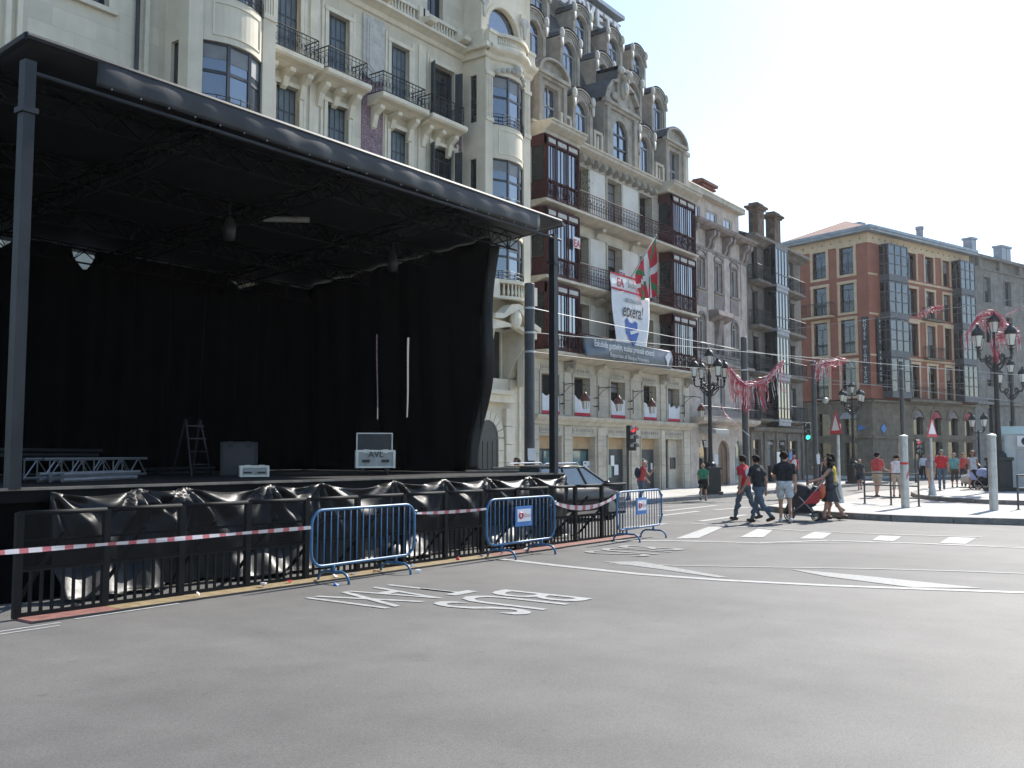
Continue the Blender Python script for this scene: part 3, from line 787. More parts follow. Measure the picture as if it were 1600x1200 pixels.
    for x in (s0+.1, s1-.45):
        m = MB()
        for k in range(4):
            m.ext([(x+k*.085, F, 6.3), (x+k*.085, yf-.15, 6.3), (x+k*.085, yf-.02, 5.6), (x+k*.085, F-.55, 5.0), (x+k*.085, F-.3, 4.4), (x+k*.085, F, 4.2)], (.07, 0, 0))
        m.box(x-.03, x+.37, F-.42, F, 4.0, 4.45); m.build("scroll_bracket", "cream_trim", parent)
    m = MB(); m.box(a+.2, b-.2, F-.03, F, 4.48, 6.2); m.build("low_window", "glass_dim", parent)
    m = MB(); surround(m, a+.2, b-.2, 4.48, 6.2, F, .12, .1); m.box(a-.1, b+.1, F-.5, F, 3.9, 4.05); m.box(a, b, F-.34, F, 4.05, 4.46); m.box(s0, s1, F-.35, F, 3.62, 3.9); m.build("low_surround", "cream_trim", parent)
    # arched street door
    m = MB(); r2 = .62
    m.ext([(mid-r2, F-.02, .13), (mid+r2, F-.02, .13)] + [(mid+r2*cos(pi*k/12), F-.02, 2.35+r2*sin(pi*k/12)) for k in range(13)], (0, -.03, 0)); d = m.build("street_door", "door_dark", parent)
    m = MB()
    for k in range(4): m.box(mid-.54+k*.28, mid-.32+k*.28, F-.065, F-.045, .4, 2.2)
    m.build("door_panel", "door_dark", d, org=ORG[parent.name])
    for k in range(9):
        q0, q1 = pi*k/9+.02, pi*(k+1)/9-.02
        m = MB(); m.ext([(mid+.96*cos(q0), F, 2.35+.96*sin(q0)), (mid+.96*cos(q1), F, 2.35+.96*sin(q1)), (mid+.63*cos(q1), F, 2.35+.63*sin(q1)), (mid+.63*cos(q0), F, 2.35+.63*sin(q0))], (0, -.09, 0)); m.build("arch_stone", "cream_trim", parent)
    for sx in (-1, 1):
        for k in range(5):
            m = MB(); x = mid+sx*.80; m.box(x-.17, x+.17, F-.09, F, .14+k*.44, .56+k*.44); m.build("jamb_stone", "cream_trim", parent)
            m = MB(); x = mid+sx*1.28; m.box(x-.27, x+.27, F-.16, F, .14+k*.66, .78+k*.66); m.build("pier_stone", "cream_trim", parent)
bay(B1, 25.72, 28.42, True)
bay(B1, 13.8, 16.5, True)
for x in (9.85, 10.1, 13.2, 29.0):
    m = MB(); m.box(x, x+.12, F-.08, F, .2, 15.6); m.build("wall_rib", "cream_trim", B1)
for x, zz in ((13.0, 16), (29.6, 5)): m = MB(); m.tube([(x, F-.07, .2), (x, F-.07, zz)], .05, 6); m.build("drainpipe", "frame_dark", B1)

# ---------------------------------------------------------------- tan stone building with iron galleries and a dormered mansard
B2 = thing("mansard_building", "tan stone building with maroon glazed galleries, dormered mansard roof and hanging banners", "building", (29.85, F, 0), absolute=True)
O2 = ORG[B2.name]
gr = [(30.34, 31.9), (32.7, 34.46), (35.52, 37.29), (38.44, 40.19), (40.8, 42.58)]
mz = [(30.5, 31.75), (32.84, 34.07), (35.76, 37.0), (38.69, 39.93), (41.09, 42.31)]
up = [(33.25, 34.04), (35.63, 36.85), (38.5, 39.72)]
holes = [(a, b, .14, 2.47) for a, b in gr] + [(a, b, 3.32, 4.90) for a, b in mz]
for z in (5.75, 8.6, 11.56): holes += [(a, b, z, z+2.22) for a, b in up]
m = MB(); wall(m, 29.86, 43.52, 0, 14.3, F, holes, .42); shell(m, 29.86, 43.52, F, F+12, 0, 14.3); m.build("wall", "tan_blocks", B2)
for z in (5.75, 8.6, 11.56):
    for a, b in ((34.2, 35.42), (36.98, 38.38)): m = MB(); m.box(a, b, F-.03, F+.01, z+.05, z+2.25); m.build("plaster_panel", "panel_plaster", B2)
for z in (5.75, 8.6, 11.56):
    for a, b in up: window(B2, (a+b)/2, F+.36, z, b-a, 2.22, 2, .8, gm="glass_dim", fm="frame_brown")
for k, (a, b) in enumerate(mz): window(B2, (a+b)/2, F+.36, 3.32, b-a, 1.58, 2, None, gm="glass_dim", fm="frame_brown")
# street level fillings
for k, (a, b) in enumerate(gr):
    m = MB(); m.box(a, b, F+.25, F+.32, 1.98, 2.47)
    if k < 4: m.build("fascia_board", "tan_board", B2)
    if k < 2: window(B2, (a+b)/2, F+.34, .14, b-a, 1.84, 2 if k == 0 else 1, None, gm="glass_teal", fm="frame_dark", bar=.09, name="shop_window")
    elif k < 4:
        s = MB(); s.box(a, b, F+.28, F+.33, .14, 1.98); o = s.build("roller_shutter", "frame_dark", B2)
        for q in range(16):
            s = MB(); s.box(a+.02, b-.02, F+.262, F+.281, .17+q*.112, .17+q*.112+.095); s.build("slat", "shutter_grey", o, org=O2)
    else:
        s = MB(); s.box(a, a+.85, F+.33, F+.38, .14, 2.47); s.build("street_door", "door_dark", B2)
        s = MB(); s.box(a+.85, b, F+.25, F+.40, .14, 2.47); s.build("door_jamb", "tan_stone", B2)
        s = MB(); s.box(a+1.02, a+1.55, F+.22, F+.25, 1.05, 1.6); s.build("notice_frame", "frame_dark", B2)
m = MB()     # graffiti loops on the grey shutter
for c, r in ((38.85, .2), (39.12, .26), (39.38, .2)): m.ring_y((c, F+.258, 1.3), r, .018, 12, 4, .4, 5.4)
m.tube([(39.4, F+.258, 1.5), (39.55, F+.258, 1.25), (39.5, F+.258, .9)], .018, 4); m.build("graffiti", "letter_white", B2)
# pilasters, sunk panels, string course
m = MB()
for x in (30.02, 32.1, 34.66, 37.5, 40.36, 42.72):
    wd = .5 if x > 30.1 and x < 42.7 else .26
    if x == 40.36: wd = .36
    for k in range(5): m = MB(); m.box(x, x+wd, F-.07, F+.01, .14+k*.55, .14+k*.55+.53); m.build("pilaster_block", "tan_blocks", B2)
    for k in range(3): m = MB(); m.box(x+.02, x+wd-.02, F-.05, F+.01, 3.32+k*.6, 3.32+k*.6+.58); m.build("pilaster_block", "tan_blocks", B2)
for a, b in gr: m = MB(); m.box(a-.06, a, F-.05, F, .14, 2.55); m.box(b, b+.06, F-.05, F, .14, 2.55); m.box(a-.06, b+.06, F-.06, F, 2.5, 2.56); m.box(a+.05, b-.05, F-.03, F, 2.6, 2.84); m.build("shop_surround", "tan_stone", B2)
for a, b in mz: m = MB(); surround(m, a, b, 3.32, 4.9, F, .09, .05); m.box(a, b, F-.03, F, 5.03, 5.28); m.build("window_surround", "tan_stone", B2)
for a, b in gr:
    n = 8; m = MB()
    for k in range(n): m.disc_y((a+.16+(b-a-.32)*k/(n-1), F-.045, 2.72), .075, .02, 8)
    stuff(m.build("rosettes", "dormer_stone", B2))
for a, b in mz:
    m = MB()
    for k in range(6): m.disc_y((a+.12+(b-a-.24)*k/5, F-.045, 5.155), .07, .02, 8)
    stuff(m.build("rosettes", "dormer_stone", B2))
m = MB(); moulding(m, 29.86, 43.55, [(0, 2.9), (.1, 2.93), (.16, 3.03), (.30, 3.12), (.34, 3.2), (.34, 3.27), (0, 3.31)]); m.build("string_course", "tan_stone", B2)
for k, x in enumerate((32.3, 40.5, 43.1)):
    m = MB(); m.ext([(x-.15, F, 5.46), (x-.15, F-.42, 5.44), (x-.15, F-.40, 5.3), (x-.15, F-.2, 5.24), (x-.15, F-.12, 5.1), (x-.15, F, 5.0)], (.3, 0, 0)); m.ball((x, F-.36, 5.28), .13, 7, 5); m.build("console", "dormer_stone", B2)
# balcony slabs and railings on three floors
for z in (5.72, 8.57, 11.53):
    m = MB(); moulding(m, 29.75, 43.1, [(0, z-.26), (.3, z-.24), (.62, z-.14), (.80, z-.10), (.80, z), (0, z)])
    for x in (34.7, 37.7): m.ext([(x-.13, F, z-.24), (x-.13, F-.45, z-.25), (x-.13, F-.42, z-.38), (x-.13, F-.2, z-.42), (x-.13, F-.1, z-.6), (x-.13, F, z-.64)], (.26, 0, 0))
    s = m.build("balcony_slab", "tan_stone", B2)
    m = MB(); ironwork(m, [(32.25, F-.74), (40.38, F-.74)], z, .84, .14, .012); m.build("railing", "maroon_iron", s, org=O2)
for a, b in up:
    for z in (5.72, 8.57, 11.53): m = MB(); surround(m, a, b, z, z+2.24, F, .1, .04); m.build("window_surround", "tan_stone", B2)
# glazed galleries
def gallery(a, b, z0, z1, lead):
    y = F - .70
    m = MB()
    xs = [a, a+(b-a)*.29, a+(b-a)*.64, b]
    for x in xs:
        m.tube([(x, y-.06, z0), (x, y-.06, z0+.74), (x, y-.06, z1)], .035, 6); m.ball((x, y-.06, z0+.06), .06, 6, 4); m.ball((x, y-.06, z0+.76), .055, 6, 4)
    for zz, hh in ((z0, .10), (z0+.70, .06), (z1-.34, .08), (z1-.06, .06)): m.box(a, b, y-.05, y+.03, zz, zz+hh)
    for x in (a, b): m.box(x-.05, x+.05, y-.04, F, z0, z0+.10); m.box(x-.05, x+.05, y-.04, F, z1-.36, z1); m.box(x-.05, x+.05, y-.04, y+.08, z0, z1)
    m.box(a-.04, b+.04, y-.02, F, z1-.02, z1+.06); m.box(a-.02, a+.03, y+.05, F, z0+.1, z0+.72); m.box(b-.03, b+.02, y+.05, F, z0+.1, z0+.72)
    o = m.build("gallery", "maroon_iron", B2)
    m = MB(); ironwork(m, [(a+.06, y-.055), (b-.06, y-.055)], z0+.08, .64, .16, .012); m.build("gallery_railing", "maroon_iron", o, org=O2)
    m = MB()
    for i in range(3): m.box(xs[i]+.08, xs[i+1]-.08, y-.055, y-.02, z1-.25, z1-.08)
    m.build("gallery_frieze", "pale_ornament", o, org=O2)
    for i in range(3):
        n = 2
        for k in range(n):
            x0 = xs[i]+.03+(xs[i+1]-xs[i]-.06)*k/n; x1 = xs[i]+.03+(xs[i+1]-xs[i]-.06)*(k+1)/n
            p = MB(); p.box(x0+.03, x1-.03, y+.035, y+.05, z0+.1, z1-.34); p.build("pane", "glass", o, org=O2)
            p = MB(); p.box(x0-.03, x0+.03, y+.025, y+.06, z0+.1, z1-.34); p.build("glazing_bar", "maroon_iron", o, org=O2)
    for x in (a, b):
        p = MB(); p.box(x-.006, x+.006, y+.10, F-.02, z0+.74, z1-.36); p.build("side_pane", "glass_dim", o, org=O2)
for a, b in ((29.92, 32.15), (40.45, 42.82)):
    for z0, z1 in ((5.74, 8.28), (8.59, 11.20), (11.55, 14.02)): gallery(a, b, z0, z1, 0)
# crowning cornice, stepping out over the galleries, with bossed brackets
P2 = [(-.02, 14.06), (.05, 14.12), (.10, 14.24), (.30, 14.36), (.40, 14.42), (.40, 14.52), (.46, 14.56), (.46, 14.62), (-.02, 14.66)]
m = MB(); moulding(m, 32.42, 40.16, P2)
for a, b in ((29.87, 32.42), (40.16, 43.2)): moulding(m, a, b, [(d + (.58 if d > 0 else 0), z) for d, z in P2])
m.build("cornice", "tan_stone", B2)
for k in range(13):
    x = 32.75+k*.58; m = MB(); m.box(x-.09, x+.09, F-.27, F, 13.92, 14.2); m.ball((x, F-.28, 14.02), .12, 7, 5); m.build("bracket", "dormer_stone", B2)
# mansard: two slopes of slate
m = MB(); m.ext([(29.87, F+.25, 14.64), (29.87, F+1.05, 17.6), (29.87, F+2.1, 20.2), (29.87, F+3.1, 22.4), (29.87, F+4, 23.2), (29.87, F+11.9, 23.2), (29.87, F+11.9, 14.64)], (13.6, 0, 0)); m.build("mansard_roof", "slate", B2)
m = MB(); m.box(29.87, 43.5, F-.12, F+.5, 14.62, 14.78)
for a, b in ((32.0, 32.5), (34.6, 35.0), (38.0, 38.3), (40.2, 40.7)):
    m.box(a-.15, b+.15, F-.1, F+.12, 15.5, 15.62)
    for q in (a-.1, b+.1): m.box(q-.08, q+.08, F-.12, F+.1, 14.78, 15.5)
    m.box((a+b)/2-.06, (a+b)/2+.06, F-.08, F+.06, 14.78, 15.4)
m.build("roof_parapet", "tan_stone", B2)
DC = {}
def dormer(u, y, z, w=1.55, h=2.35, deep=1.6, ww=.98):
    key = (w, h, deep, ww)
    if key not in DC:
        r = w/2; zs = h - r*.62; wz = zs - .55
        b = MB()    # front with arched opening
        wall(b, -r, r, 0, zs, 0, [(-ww/2, ww/2, .0, wz+ww/2)], .3); spandrel(b, 0, wz, ww/2, 0, .3, 8)
        n = 10; arc = [(-r*cos(pi*k/n), zs + r*.62*sin(pi*k/n)) for k in range(n+1)]
        b.add([(x, 0, zz) for x, zz in arc], [tuple(range(n+1))])
        b.quad((-r, 0, 0), (-r, 0, zs), (-r, deep, zs), (-r, deep, 0)); b.quad((r, 0, 0), (r, deep, 0), (r, deep, zs), (r, 0, zs))
        for q, (o_, d_) in enumerate(((.0, .10), (-.16, .06), (-.30, .04))):       # stepped archivolts
            for k in range(n):
                p0, p1 = arc[k], arc[k+1]
                sc = 1 + o_/r; s2 = 1 + (o_-.09)/r
                b.ext([(p0[0]*sc, 0, zs+(p0[1]-zs)*sc), (p1[0]*sc, 0, zs+(p1[1]-zs)*sc), (p1[0]*s2, 0, zs+(p1[1]-zs)*s2), (p0[0]*s2, 0, zs+(p0[1]-zs)*s2)], (0, -d_, 0))
        for x in (-r, r-.2): b.box(x, x+.2, -.08, 0, 0, zs-.15); b.box(x-.04, x+.24, -.12, .02, zs-.15, zs)
        for k in range(8):
            q0, q1 = pi*k/8, pi*(k+1)/8; a1, a2 = ww/2+.13, ww/2+.02
            b.ext([(a1*cos(q0), 0, wz+a1*sin(q0)), (a1*cos(q1), 0, wz+a1*sin(q1)), (a2*cos(q1), 0, wz+a2*sin(q1)), (a2*cos(q0), 0, wz+a2*sin(q0))], (0, -.05, 0))
        rf = MB(); arc2 = [(-(r+.05)*cos(pi*k/n), zs+.03 + (r+.05)*.64*sin(pi*k/n)) for k in range(n+1)]
        for k in range(n): rf.quad((arc2[k][0], -.1, arc2[k][1]), (arc2[k+1][0], -.1, arc2[k+1][1]), (arc2[k+1][0], deep, arc2[k+1][1]), (arc2[k][0], deep, arc2[k][1]))
        scs = []
        for sx in (-1, 1):
            sc_ = MB(); scs.append(sc_); sc_.ball((sx*(r-.04), -.14, zs+.12), .2, 8, 6, (.75, .45, 1.15)); sc_.ext([(sx*(r-.04)-.1, -.10, zs-.1), (sx*(r-.04)+.1, -.10, zs-.1), (sx*(r-.04)+.06, -.10, zs-.5), (sx*(r-.04)-.06, -.10, zs-.5)], (0, -.07, 0))
        DC[key] = (b.mesh("dormer", "dormer_stone"), rf.mesh("dormer_roof", "slate"), [q_.mesh("scroll", "pale_ornament", True) for q_ in scs], wz)
    bm_, rm_, sm_, wz = DC[key]
    o = put("dormer", bm_, B2, (u-O2[0], y-O2[1], z)); put("dormer_roof", rm_, o); [put("scroll", q_, o) for q_ in sm_]
    k = ("dw", key)
    if k not in WC:
        f = MB(); p = MB(); hh = wz; r = ww/2
        p.ext([(-r, .13, 0), (r, .13, 0)] + [(r*cos(pi*q/8), .13, hh+r*sin(pi*q/8)) for q in range(9)], (0, .015, 0))
        for x in (-r, -.025, r-.05): f.box(x, x+.05, .10, .13, 0, hh)
        f.box(-r, r, .095, .13, hh-.03, hh+.03)
        WC[k] = (f.mesh("dormer_frame", "pale_bay_paint"), p.mesh("pane", "glass"))
    put("dormer_frame", WC[k][0], o); put("pane", WC[k][1], o)
    return o
for u in (33.55, 39.1): dormer(u, F-.02, 14.78, 1.55, 2.3, 1.2)
for u in (31.45, 34.1, 37.0, 39.75, 42.3): dormer(u, F+.95, 17.75, 1.55, 2.35, 1.6)
for u in (33.3, 36.75, 39.75, 42.15): dormer(u, F+2.0, 20.2, 1.5, 2.35, 1.8)
def pediment_dormer(u, y, z, w, h, deep):
    r = w/2; b = MB(); n = 10; zs = h - r*.62
    wall(b, -r, r, 0, zs, 0, [(-.5, .5, .0, zs-.45)], .3)
    arc = [(-r*cos(pi*k/n), zs + r*.6*sin(pi*k/n)) for k in range(n+1)]; b.add([(x, 0, zz) for x, zz in arc], [tuple(range(n+1))])
    for k in range(n):
        p0, p1 = arc[k], arc[k+1]
        b.ext([(p0[0]*1.12, 0, zs+(p0[1]-zs)*1.12), (p1[0]*1.12, 0, zs+(p1[1]-zs)*1.12), (p1[0]*.96, 0, zs+(p1[1]-zs)*.96), (p0[0]*.96, 0, zs+(p0[1]-zs)*.96)], (0, -.22, 0))
    b.box(-r*1.12, r*1.12, -.22, .02, zs-.14, zs); b.box(-r*1.05, r*1.05, -.12, .02, zs-.26, zs-.14)
    for x in (-r, r-.24): b.box(x, x+.24, -.10, 0, 0, zs-.26)
    b.quad((-r, 0, 0), (-r, 0, zs), (-r, deep, zs), (-r, deep, 0)); b.quad((r, 0, 0), (r, deep, 0), (r, deep, zs), (r, 0, zs))
    o = b.build("pediment_dormer", "dormer_stone", B2, org=(0, 0, 0), loc=(u-O2[0], y-O2[1], z))
    rf = MB()
    for k in range(n):
        p0, p1 = [(a*1.13, zs+.02+(c-zs)*1.14) for a, c in (arc[k], arc[k+1])]
        rf.quad((p0[0], -.2, p0[1]), (p1[0], -.2, p1[1]), (p1[0], deep, p1[1]), (p0[0], deep, p0[1]))
    rf.build("dormer_roof", "slate", o, org=(0, 0, 0))
    wf = MB(); wf.box(-.5, -.44, .18, .24, 0, zs-.45); wf.box(.44, .5, .18, .24, 0, zs-.45); wf.box(-.03, .03, .18, .24, 0, zs-.45); wf.box(-.44, .44, .18, .24, .9, .98); wf.build("dormer_frame", "pale_bay_paint", o, org=(0, 0, 0))
    p = MB(); p.box(-.47, .47, .22, .235, 0, zs-.45); p.build("pane", "glass", o, org=(0, 0, 0))
pediment_dormer(31.3, F-.02, 14.78, 2.0, 2.75, 1.4); pediment_dormer(42.15, F-.02, 14.78, 2.1, 2.95, 1.4)
# central gable with a crest
gx, gy, gz = 36.75, F-.08, 14.78
b = MB(); wall(b, -1.45, 1.45, 0, 2.35, 0, [(-.66, .66, 0, 1.85)], .3); spandrel(b, 0, 1.19, .66, 0, .3, 10)
b.add([(x, 0, z) for x, z in ((-1.45, 2.35), (1.45, 2.35), (1.35, 2.75), (.95, 3.3), (.45, 3.5), (.42, 4.05), (-.42, 4.05), (-.45, 3.5), (-.95, 3.3), (-1.35, 2.75))], [tuple(range(10))])
b.quad((-1.45, 0, 0), (-1.45, 0, 2.4), (-1.45, 1.5, 2.4), (-1.45, 1.5, 0)); b.quad((1.45, 0, 0), (1.45, 1.5, 0), (1.45, 1.5, 2.4), (1.45, 0, 2.4))
b.box(-1.6, 1.6, -.2, .02, 2.30, 2.44); b.box(-1.52, 1.52, -.1, .02, 2.16, 2.30)
for sx in (-1, 1):
    prof = [(1.62, 2.44), (1.45, 2.9), (1.0, 3.42), (.5, 3.62)]
    for k in range(3): b.ext([(sx*prof[k][0], 0, prof[k][1]), (sx*prof[k+1][0], 0, prof[k+1][1]), (sx*(prof[k+1][0]-.06), 0, prof[k+1][1]-.16), (sx*(prof[k][0]-.14), 0, prof[k][1]-.06)], (0, -.2, 0))
    b.box(sx*1.2-.14, sx*1.2+.14, -.12, .0, 0, 2.16)
b.box(-.5, .5, -.25, 1.5, 4.05, 4.2); b.box(-.46, .46, -.12, 0, 2.5, 4.05); b.ball((0, -.16, 3.2), .32, 10, 6, (.8, .5, 1.35)); b.ball((0, -.18, 3.75), .18, 8, 5)
for sx in (-1, 1): b.ball((sx*.62, -.08, 2.8), .22, 8, 5, (1.2, .5, .9))
o = b.build("gable", "dormer_stone", B2, org=(0, 0, 0), loc=(gx-O2[0], gy-O2[1], gz))
rf = MB(); prof = [(-1.64, 2.46), (-1.47, 2.94), (-1.02, 3.46), (-.5, 3.66), (-.5, 4.22), (.5, 4.22), (.5, 3.66), (1.02, 3.46), (1.47, 2.94), (1.64, 2.46)]
for k in range(9): rf.quad((prof[k][0], -.16, prof[k][1]), (prof[k+1][0], -.16, prof[k+1][1]), (prof[k+1][0], 2.2, prof[k+1][1]), (prof[k][0], 2.2, prof[k][1]))
rf.build("gable_roof", "slate", o, org=(0, 0, 0))
m = MB(); m.ball((0, -.34, 3.25), .2, 10, 6, (.7, .4, 1.5)); m.ball((-.36, -.27, 4.0), .17, 8, 5); m.ball((.36, -.27, 4.0), .17, 8, 5); m.build("crest", "pale_ornament", o, org=(0, 0, 0), smooth=True)
w_ = MB(); w_.ext([(-.64, .14, 0), (.64, .14, 0)] + [(.64*cos(pi*q/10), .14, 1.19+.64*sin(pi*q/10)) for q in range(11)], (0, .015, 0)); w_.build("pane", "glass", o, org=(0, 0, 0))
w_ = MB(); w_.box(-.03, .03, .09, .14, 0, 1.8); w_.box(-.64, .64, .09, .14, 1.15, 1.23); w_.box(-.64, .64, .08, .14, .55, .62); w_.box(-.64, -.58, .09, .14, 0, 1.2); w_.box(.58, .64, .09, .14, 0, 1.2); w_.build("gable_frame", "frame_dark", o, org=(0, 0, 0))
m = MB(); m.box(43.2, 43.55, F-.1, F+1.2, 14.66, 16.7); m.box(43.1, 43.62, F-.18, F+1.2, 16.7, 16.9); m.build("end_pier", "tan_stone", B2)
# roof turret with block letters along its foot
m = MB(); m.box(33.5, 41.05, F+2.9, F+8, 21.5, 23.75); m.build("turret", "dormer_stone", B2)
m = MB(); m.box(33.0, 41.55, F+2.35, F+8.5, 23.75, 23.95); m.box(33.3, 41.2, F+2.7, F+8.2, 23.45, 23.75); m.build("turret_eaves", "zinc", B2)
m = MB(); m.lathe((37.3, F+5.4, 23.95), [(4.6, 0), (4.4, .9), (3.8, 1.9), (2.7, 2.8), (1.2, 3.4), (.1, 3.6)], 20, sy=.62); m.build("turret_dome", "slate", B2, smooth=True)
for k, ch in enumerate("BOPPVETB"):
    lettering(ch, "letter_white", B2, (34.9+k*.82-O2[0], F+2.35-O2[1], 22.45), 1.15, bold=.03, ext=.05)
m = MB(); m.box(34.4, 41.2, F+2.38, F+2.44, 22.36, 22.44); m.box(34.4, 41.2, F+2.38, F+2.44, 23.3, 23.36); m.build("letter_rail", "zinc", B2)
m = MB(); m.ext([(42.9, F+2.4, 21.0), (43.7, F+2.4, 20.6), (43.55, F+2.4, 20.2), (43.3, F+2.4, 19.8), (42.9, F+2.4, 20.0)], (0, .8, 0)); m.build("roof_corbel", "dormer_stone", B2)
m = MB()   # creeper on the top balcony
for k in range(90):
    q = random.random(); x, y, z = 33.35+random.gauss(0, .12)+.15*q, F-.3+random.gauss(0, .08), 11.7+1.9*q
    a = random.random()*6; s = .05; m.quad((x, y, z), (x+s*cos(a), y+.02, z+s), (x+s*1.4*cos(a), y-.03, z+s*1.6), (x+.02, y-.02, z+s*1.2))
stuff(m.build("creeper", "leaf_green", B2))

# ---------------------------------------------------------------- pinkish palazzo front with deep brackets
B3 = thing("bracketed_building", "weathered pinkish stone building with deep bracketed cornice, arched windows and red brick chimney", "building", (43.55, F, 0), absolute=True)
O3 = ORG[B3.name]
wx = [(44.75, 45.4), (46.8, 47.55), (48.85, 49.6)]
ar = [(45.0, 45.72), (47.1, 47.8), (49.05, 49.7)]
gd = [(44.5, 45.75), (46.78, 48.25), (48.95, 50.05)]
holes = [(a, b, 10.35, 11.85) for a, b in wx] + [(a, b, 7.0, 8.95) for a, b in wx] + [(a, b, 4.05, 6.15) for a, b in ar]
m = MB(); wall(m, 43.56, 50.98, 0, 13.55, F, holes+[(a, b, .14, 2.5) for a, b in gd], .22); shell(m, 43.56, 50.98, F, F+11, 0, 13.55)
for a, b in wx: spandrel(m, (a+b)/2, 8.95-(b-a)/2, (b-a)/2, F, .22)
for a, b in ar: spandrel(m, (a+b)/2, 6.15-(b-a)/2, (b-a)/2, F, .22)
for a, b in gd: spandrel(m, (a+b)/2, 2.5-(b-a)/2, (b-a)/2, F, .22)
m.build("wall", "pinkish_stone", B3)
for a, b in wx: window(B3, (a+b)/2, F+.16, 10.35, b-a, 1.5, 2, None, fm="frame_white"); window(B3, (a+b)/2, F+.16, 7.0, b-a, 1.95, 2, None, fm="frame_white", arch=True)
for a, b in ar: window(B3, (a+b)/2, F+.16, 4.05, b-a, 2.1, 2, None, fm="frame_white", arch=True)
for a, b in wx:
    m = MB(); surround(m, a, b, 10.3, 11.85, F, .12, .06); m.box(a-.2, b+.2, F-.12, F, 10.18, 10.3); m.box(a-.18, b+.18, F-.05, F, 9.35, 10.1)
    n = 8; c = (a+b)/2
    for k in range(n): m.ext([(c+.62*cos(pi*k/n), F, 11.95+.35*sin(pi*k/n)), (c+.62*cos(pi*(k+1)/n), F, 11.95+.35*sin(pi*(k+1)/n)), (c+.5*cos(pi*(k+1)/n), F, 11.95+.25*sin(pi*(k+1)/n)), (c+.5*cos(pi*k/n), F, 11.95+.25*sin(pi*k/n))], (0, -.07, 0))
    r = (b-a)/2
    for k in range(n): m.ext([(c+(r+.14)*cos(pi*k/n), F, 8.95-r+(r+.14)*sin(pi*k/n)), (c+(r+.14)*cos(pi*(k+1)/n), F, 8.95-r+(r+.14)*sin(pi*(k+1)/n)), (c+r*cos(pi*(k+1)/n), F, 8.95-r+r*sin(pi*(k+1)/n)), (c+r*cos(pi*k/n), F, 8.95-r+r*sin(pi*k/n))], (0, -.06, 0))
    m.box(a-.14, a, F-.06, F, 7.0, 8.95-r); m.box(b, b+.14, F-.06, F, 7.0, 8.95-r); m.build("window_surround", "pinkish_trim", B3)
for x in (43.62, 45.75, 47.85, 50.1): m = MB(); m.box(x, x+.62 if x > 44 else x+.5, F-.05, F, 9.2, 12.3); m.build("pilaster", "pinkish_stone", B3)
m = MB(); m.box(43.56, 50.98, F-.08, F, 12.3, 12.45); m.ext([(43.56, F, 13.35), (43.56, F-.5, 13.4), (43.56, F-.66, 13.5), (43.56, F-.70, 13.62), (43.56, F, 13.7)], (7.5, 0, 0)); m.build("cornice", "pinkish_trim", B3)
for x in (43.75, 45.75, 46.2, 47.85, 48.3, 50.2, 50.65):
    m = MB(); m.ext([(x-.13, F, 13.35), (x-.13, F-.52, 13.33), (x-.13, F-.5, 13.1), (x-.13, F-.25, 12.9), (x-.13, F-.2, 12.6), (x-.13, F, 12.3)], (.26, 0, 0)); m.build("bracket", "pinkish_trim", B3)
# attic storey and metal eaves
aw = [(44.9, 45.9), (46.7, 48.0), (48.85, 50.0)]
m = MB(); wall(m, 43.56, 50.98, 13.7, 15.3, F+.4, [(a, b, 14.0, 14.75) for a, b in aw], .15); m.quad((50.98, F+.4, 13.7), (50.98, F+8, 13.7), (50.98, F+8, 15.3), (50.98, F+.4, 15.3)); m.quad((43.56, F+.4, 15.3), (50.98, F+.4, 15.3), (50.98, F+8, 15.3), (43.56, F+8, 15.3))
m.build("attic", "pinkish_stone", B3)
for a, b in aw: window(B3, (a+b)/2, F+.5, 14.0, b-a, .75, 2, None, fm="frame_white")
m = MB(); m.box(43.5, 51.1, F+.05, F+.7, 15.3, 15.5); m.tube([(43.5, F+.1, 15.56), (51.1, F+.1, 15.56)], .09, 6); m.build("eaves", "tan_stone", B3)
m = MB(); m.ext([(43.5, F+.1, 15.52), (43.5, F+8, 15.52), (43.5, F+4, 16.6)], (7.55, 0, 0)); m.build("roof", "zinc", B3)
m = MB(); m.box(48.6, 50.1, F+1.5, F+2.3, 15.6, 16.85); m.box(48.4, 50.3, F+1.3, F+2.5, 16.85, 17.0); m.box(48.5, 50.2, F+1.4, F+2.4, 16.65, 16.75); m.box(48.8, 49.9, F+1.6, F+2.2, 17.0, 17.2); m.build("chimney", "brick_chimney", B3)
# balconies
for z, a, b, hh in ((6.45, 43.6, 50.4, .85),):
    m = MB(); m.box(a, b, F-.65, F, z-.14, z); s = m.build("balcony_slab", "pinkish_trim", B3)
    m = MB(); ironwork(m, [(a, F), (a, F-.6), (b-.1, F-.6), (b-.1, F)], z, hh, .16); m.build("railing", "black_iron", s, org=O3)
m = MB(); moulding(m, 43.6, 50.9, [(0, 3.25), (.4, 3.3), (.7, 3.42), (.74, 3.6), (0, 3.62)]); s = m.build("balcony_slab", "pinkish_stone", B3)
m = MB(); bars(m, [(43.7, F-.64), (50.85, F-.64)], 3.6, .55, .14); m.build("railing", "pole_grey", s, org=O3)
m = MB(); m.ext([(45.9, F, 9.25), (45.9, F-.55, 9.2), (45.9, F-.6, 8.95), (45.9, F-.3, 8.8), (45.9, F, 8.65)], (2.0, 0, 0)); m.ext([(46.6, F, 8.8), (46.6, F-.35, 8.75), (46.6, F-.1, 7.3), (46.6, F, 7.2)], (.5, 0, 0)); m.build("carved_corbel", "pinkish_trim", B3)
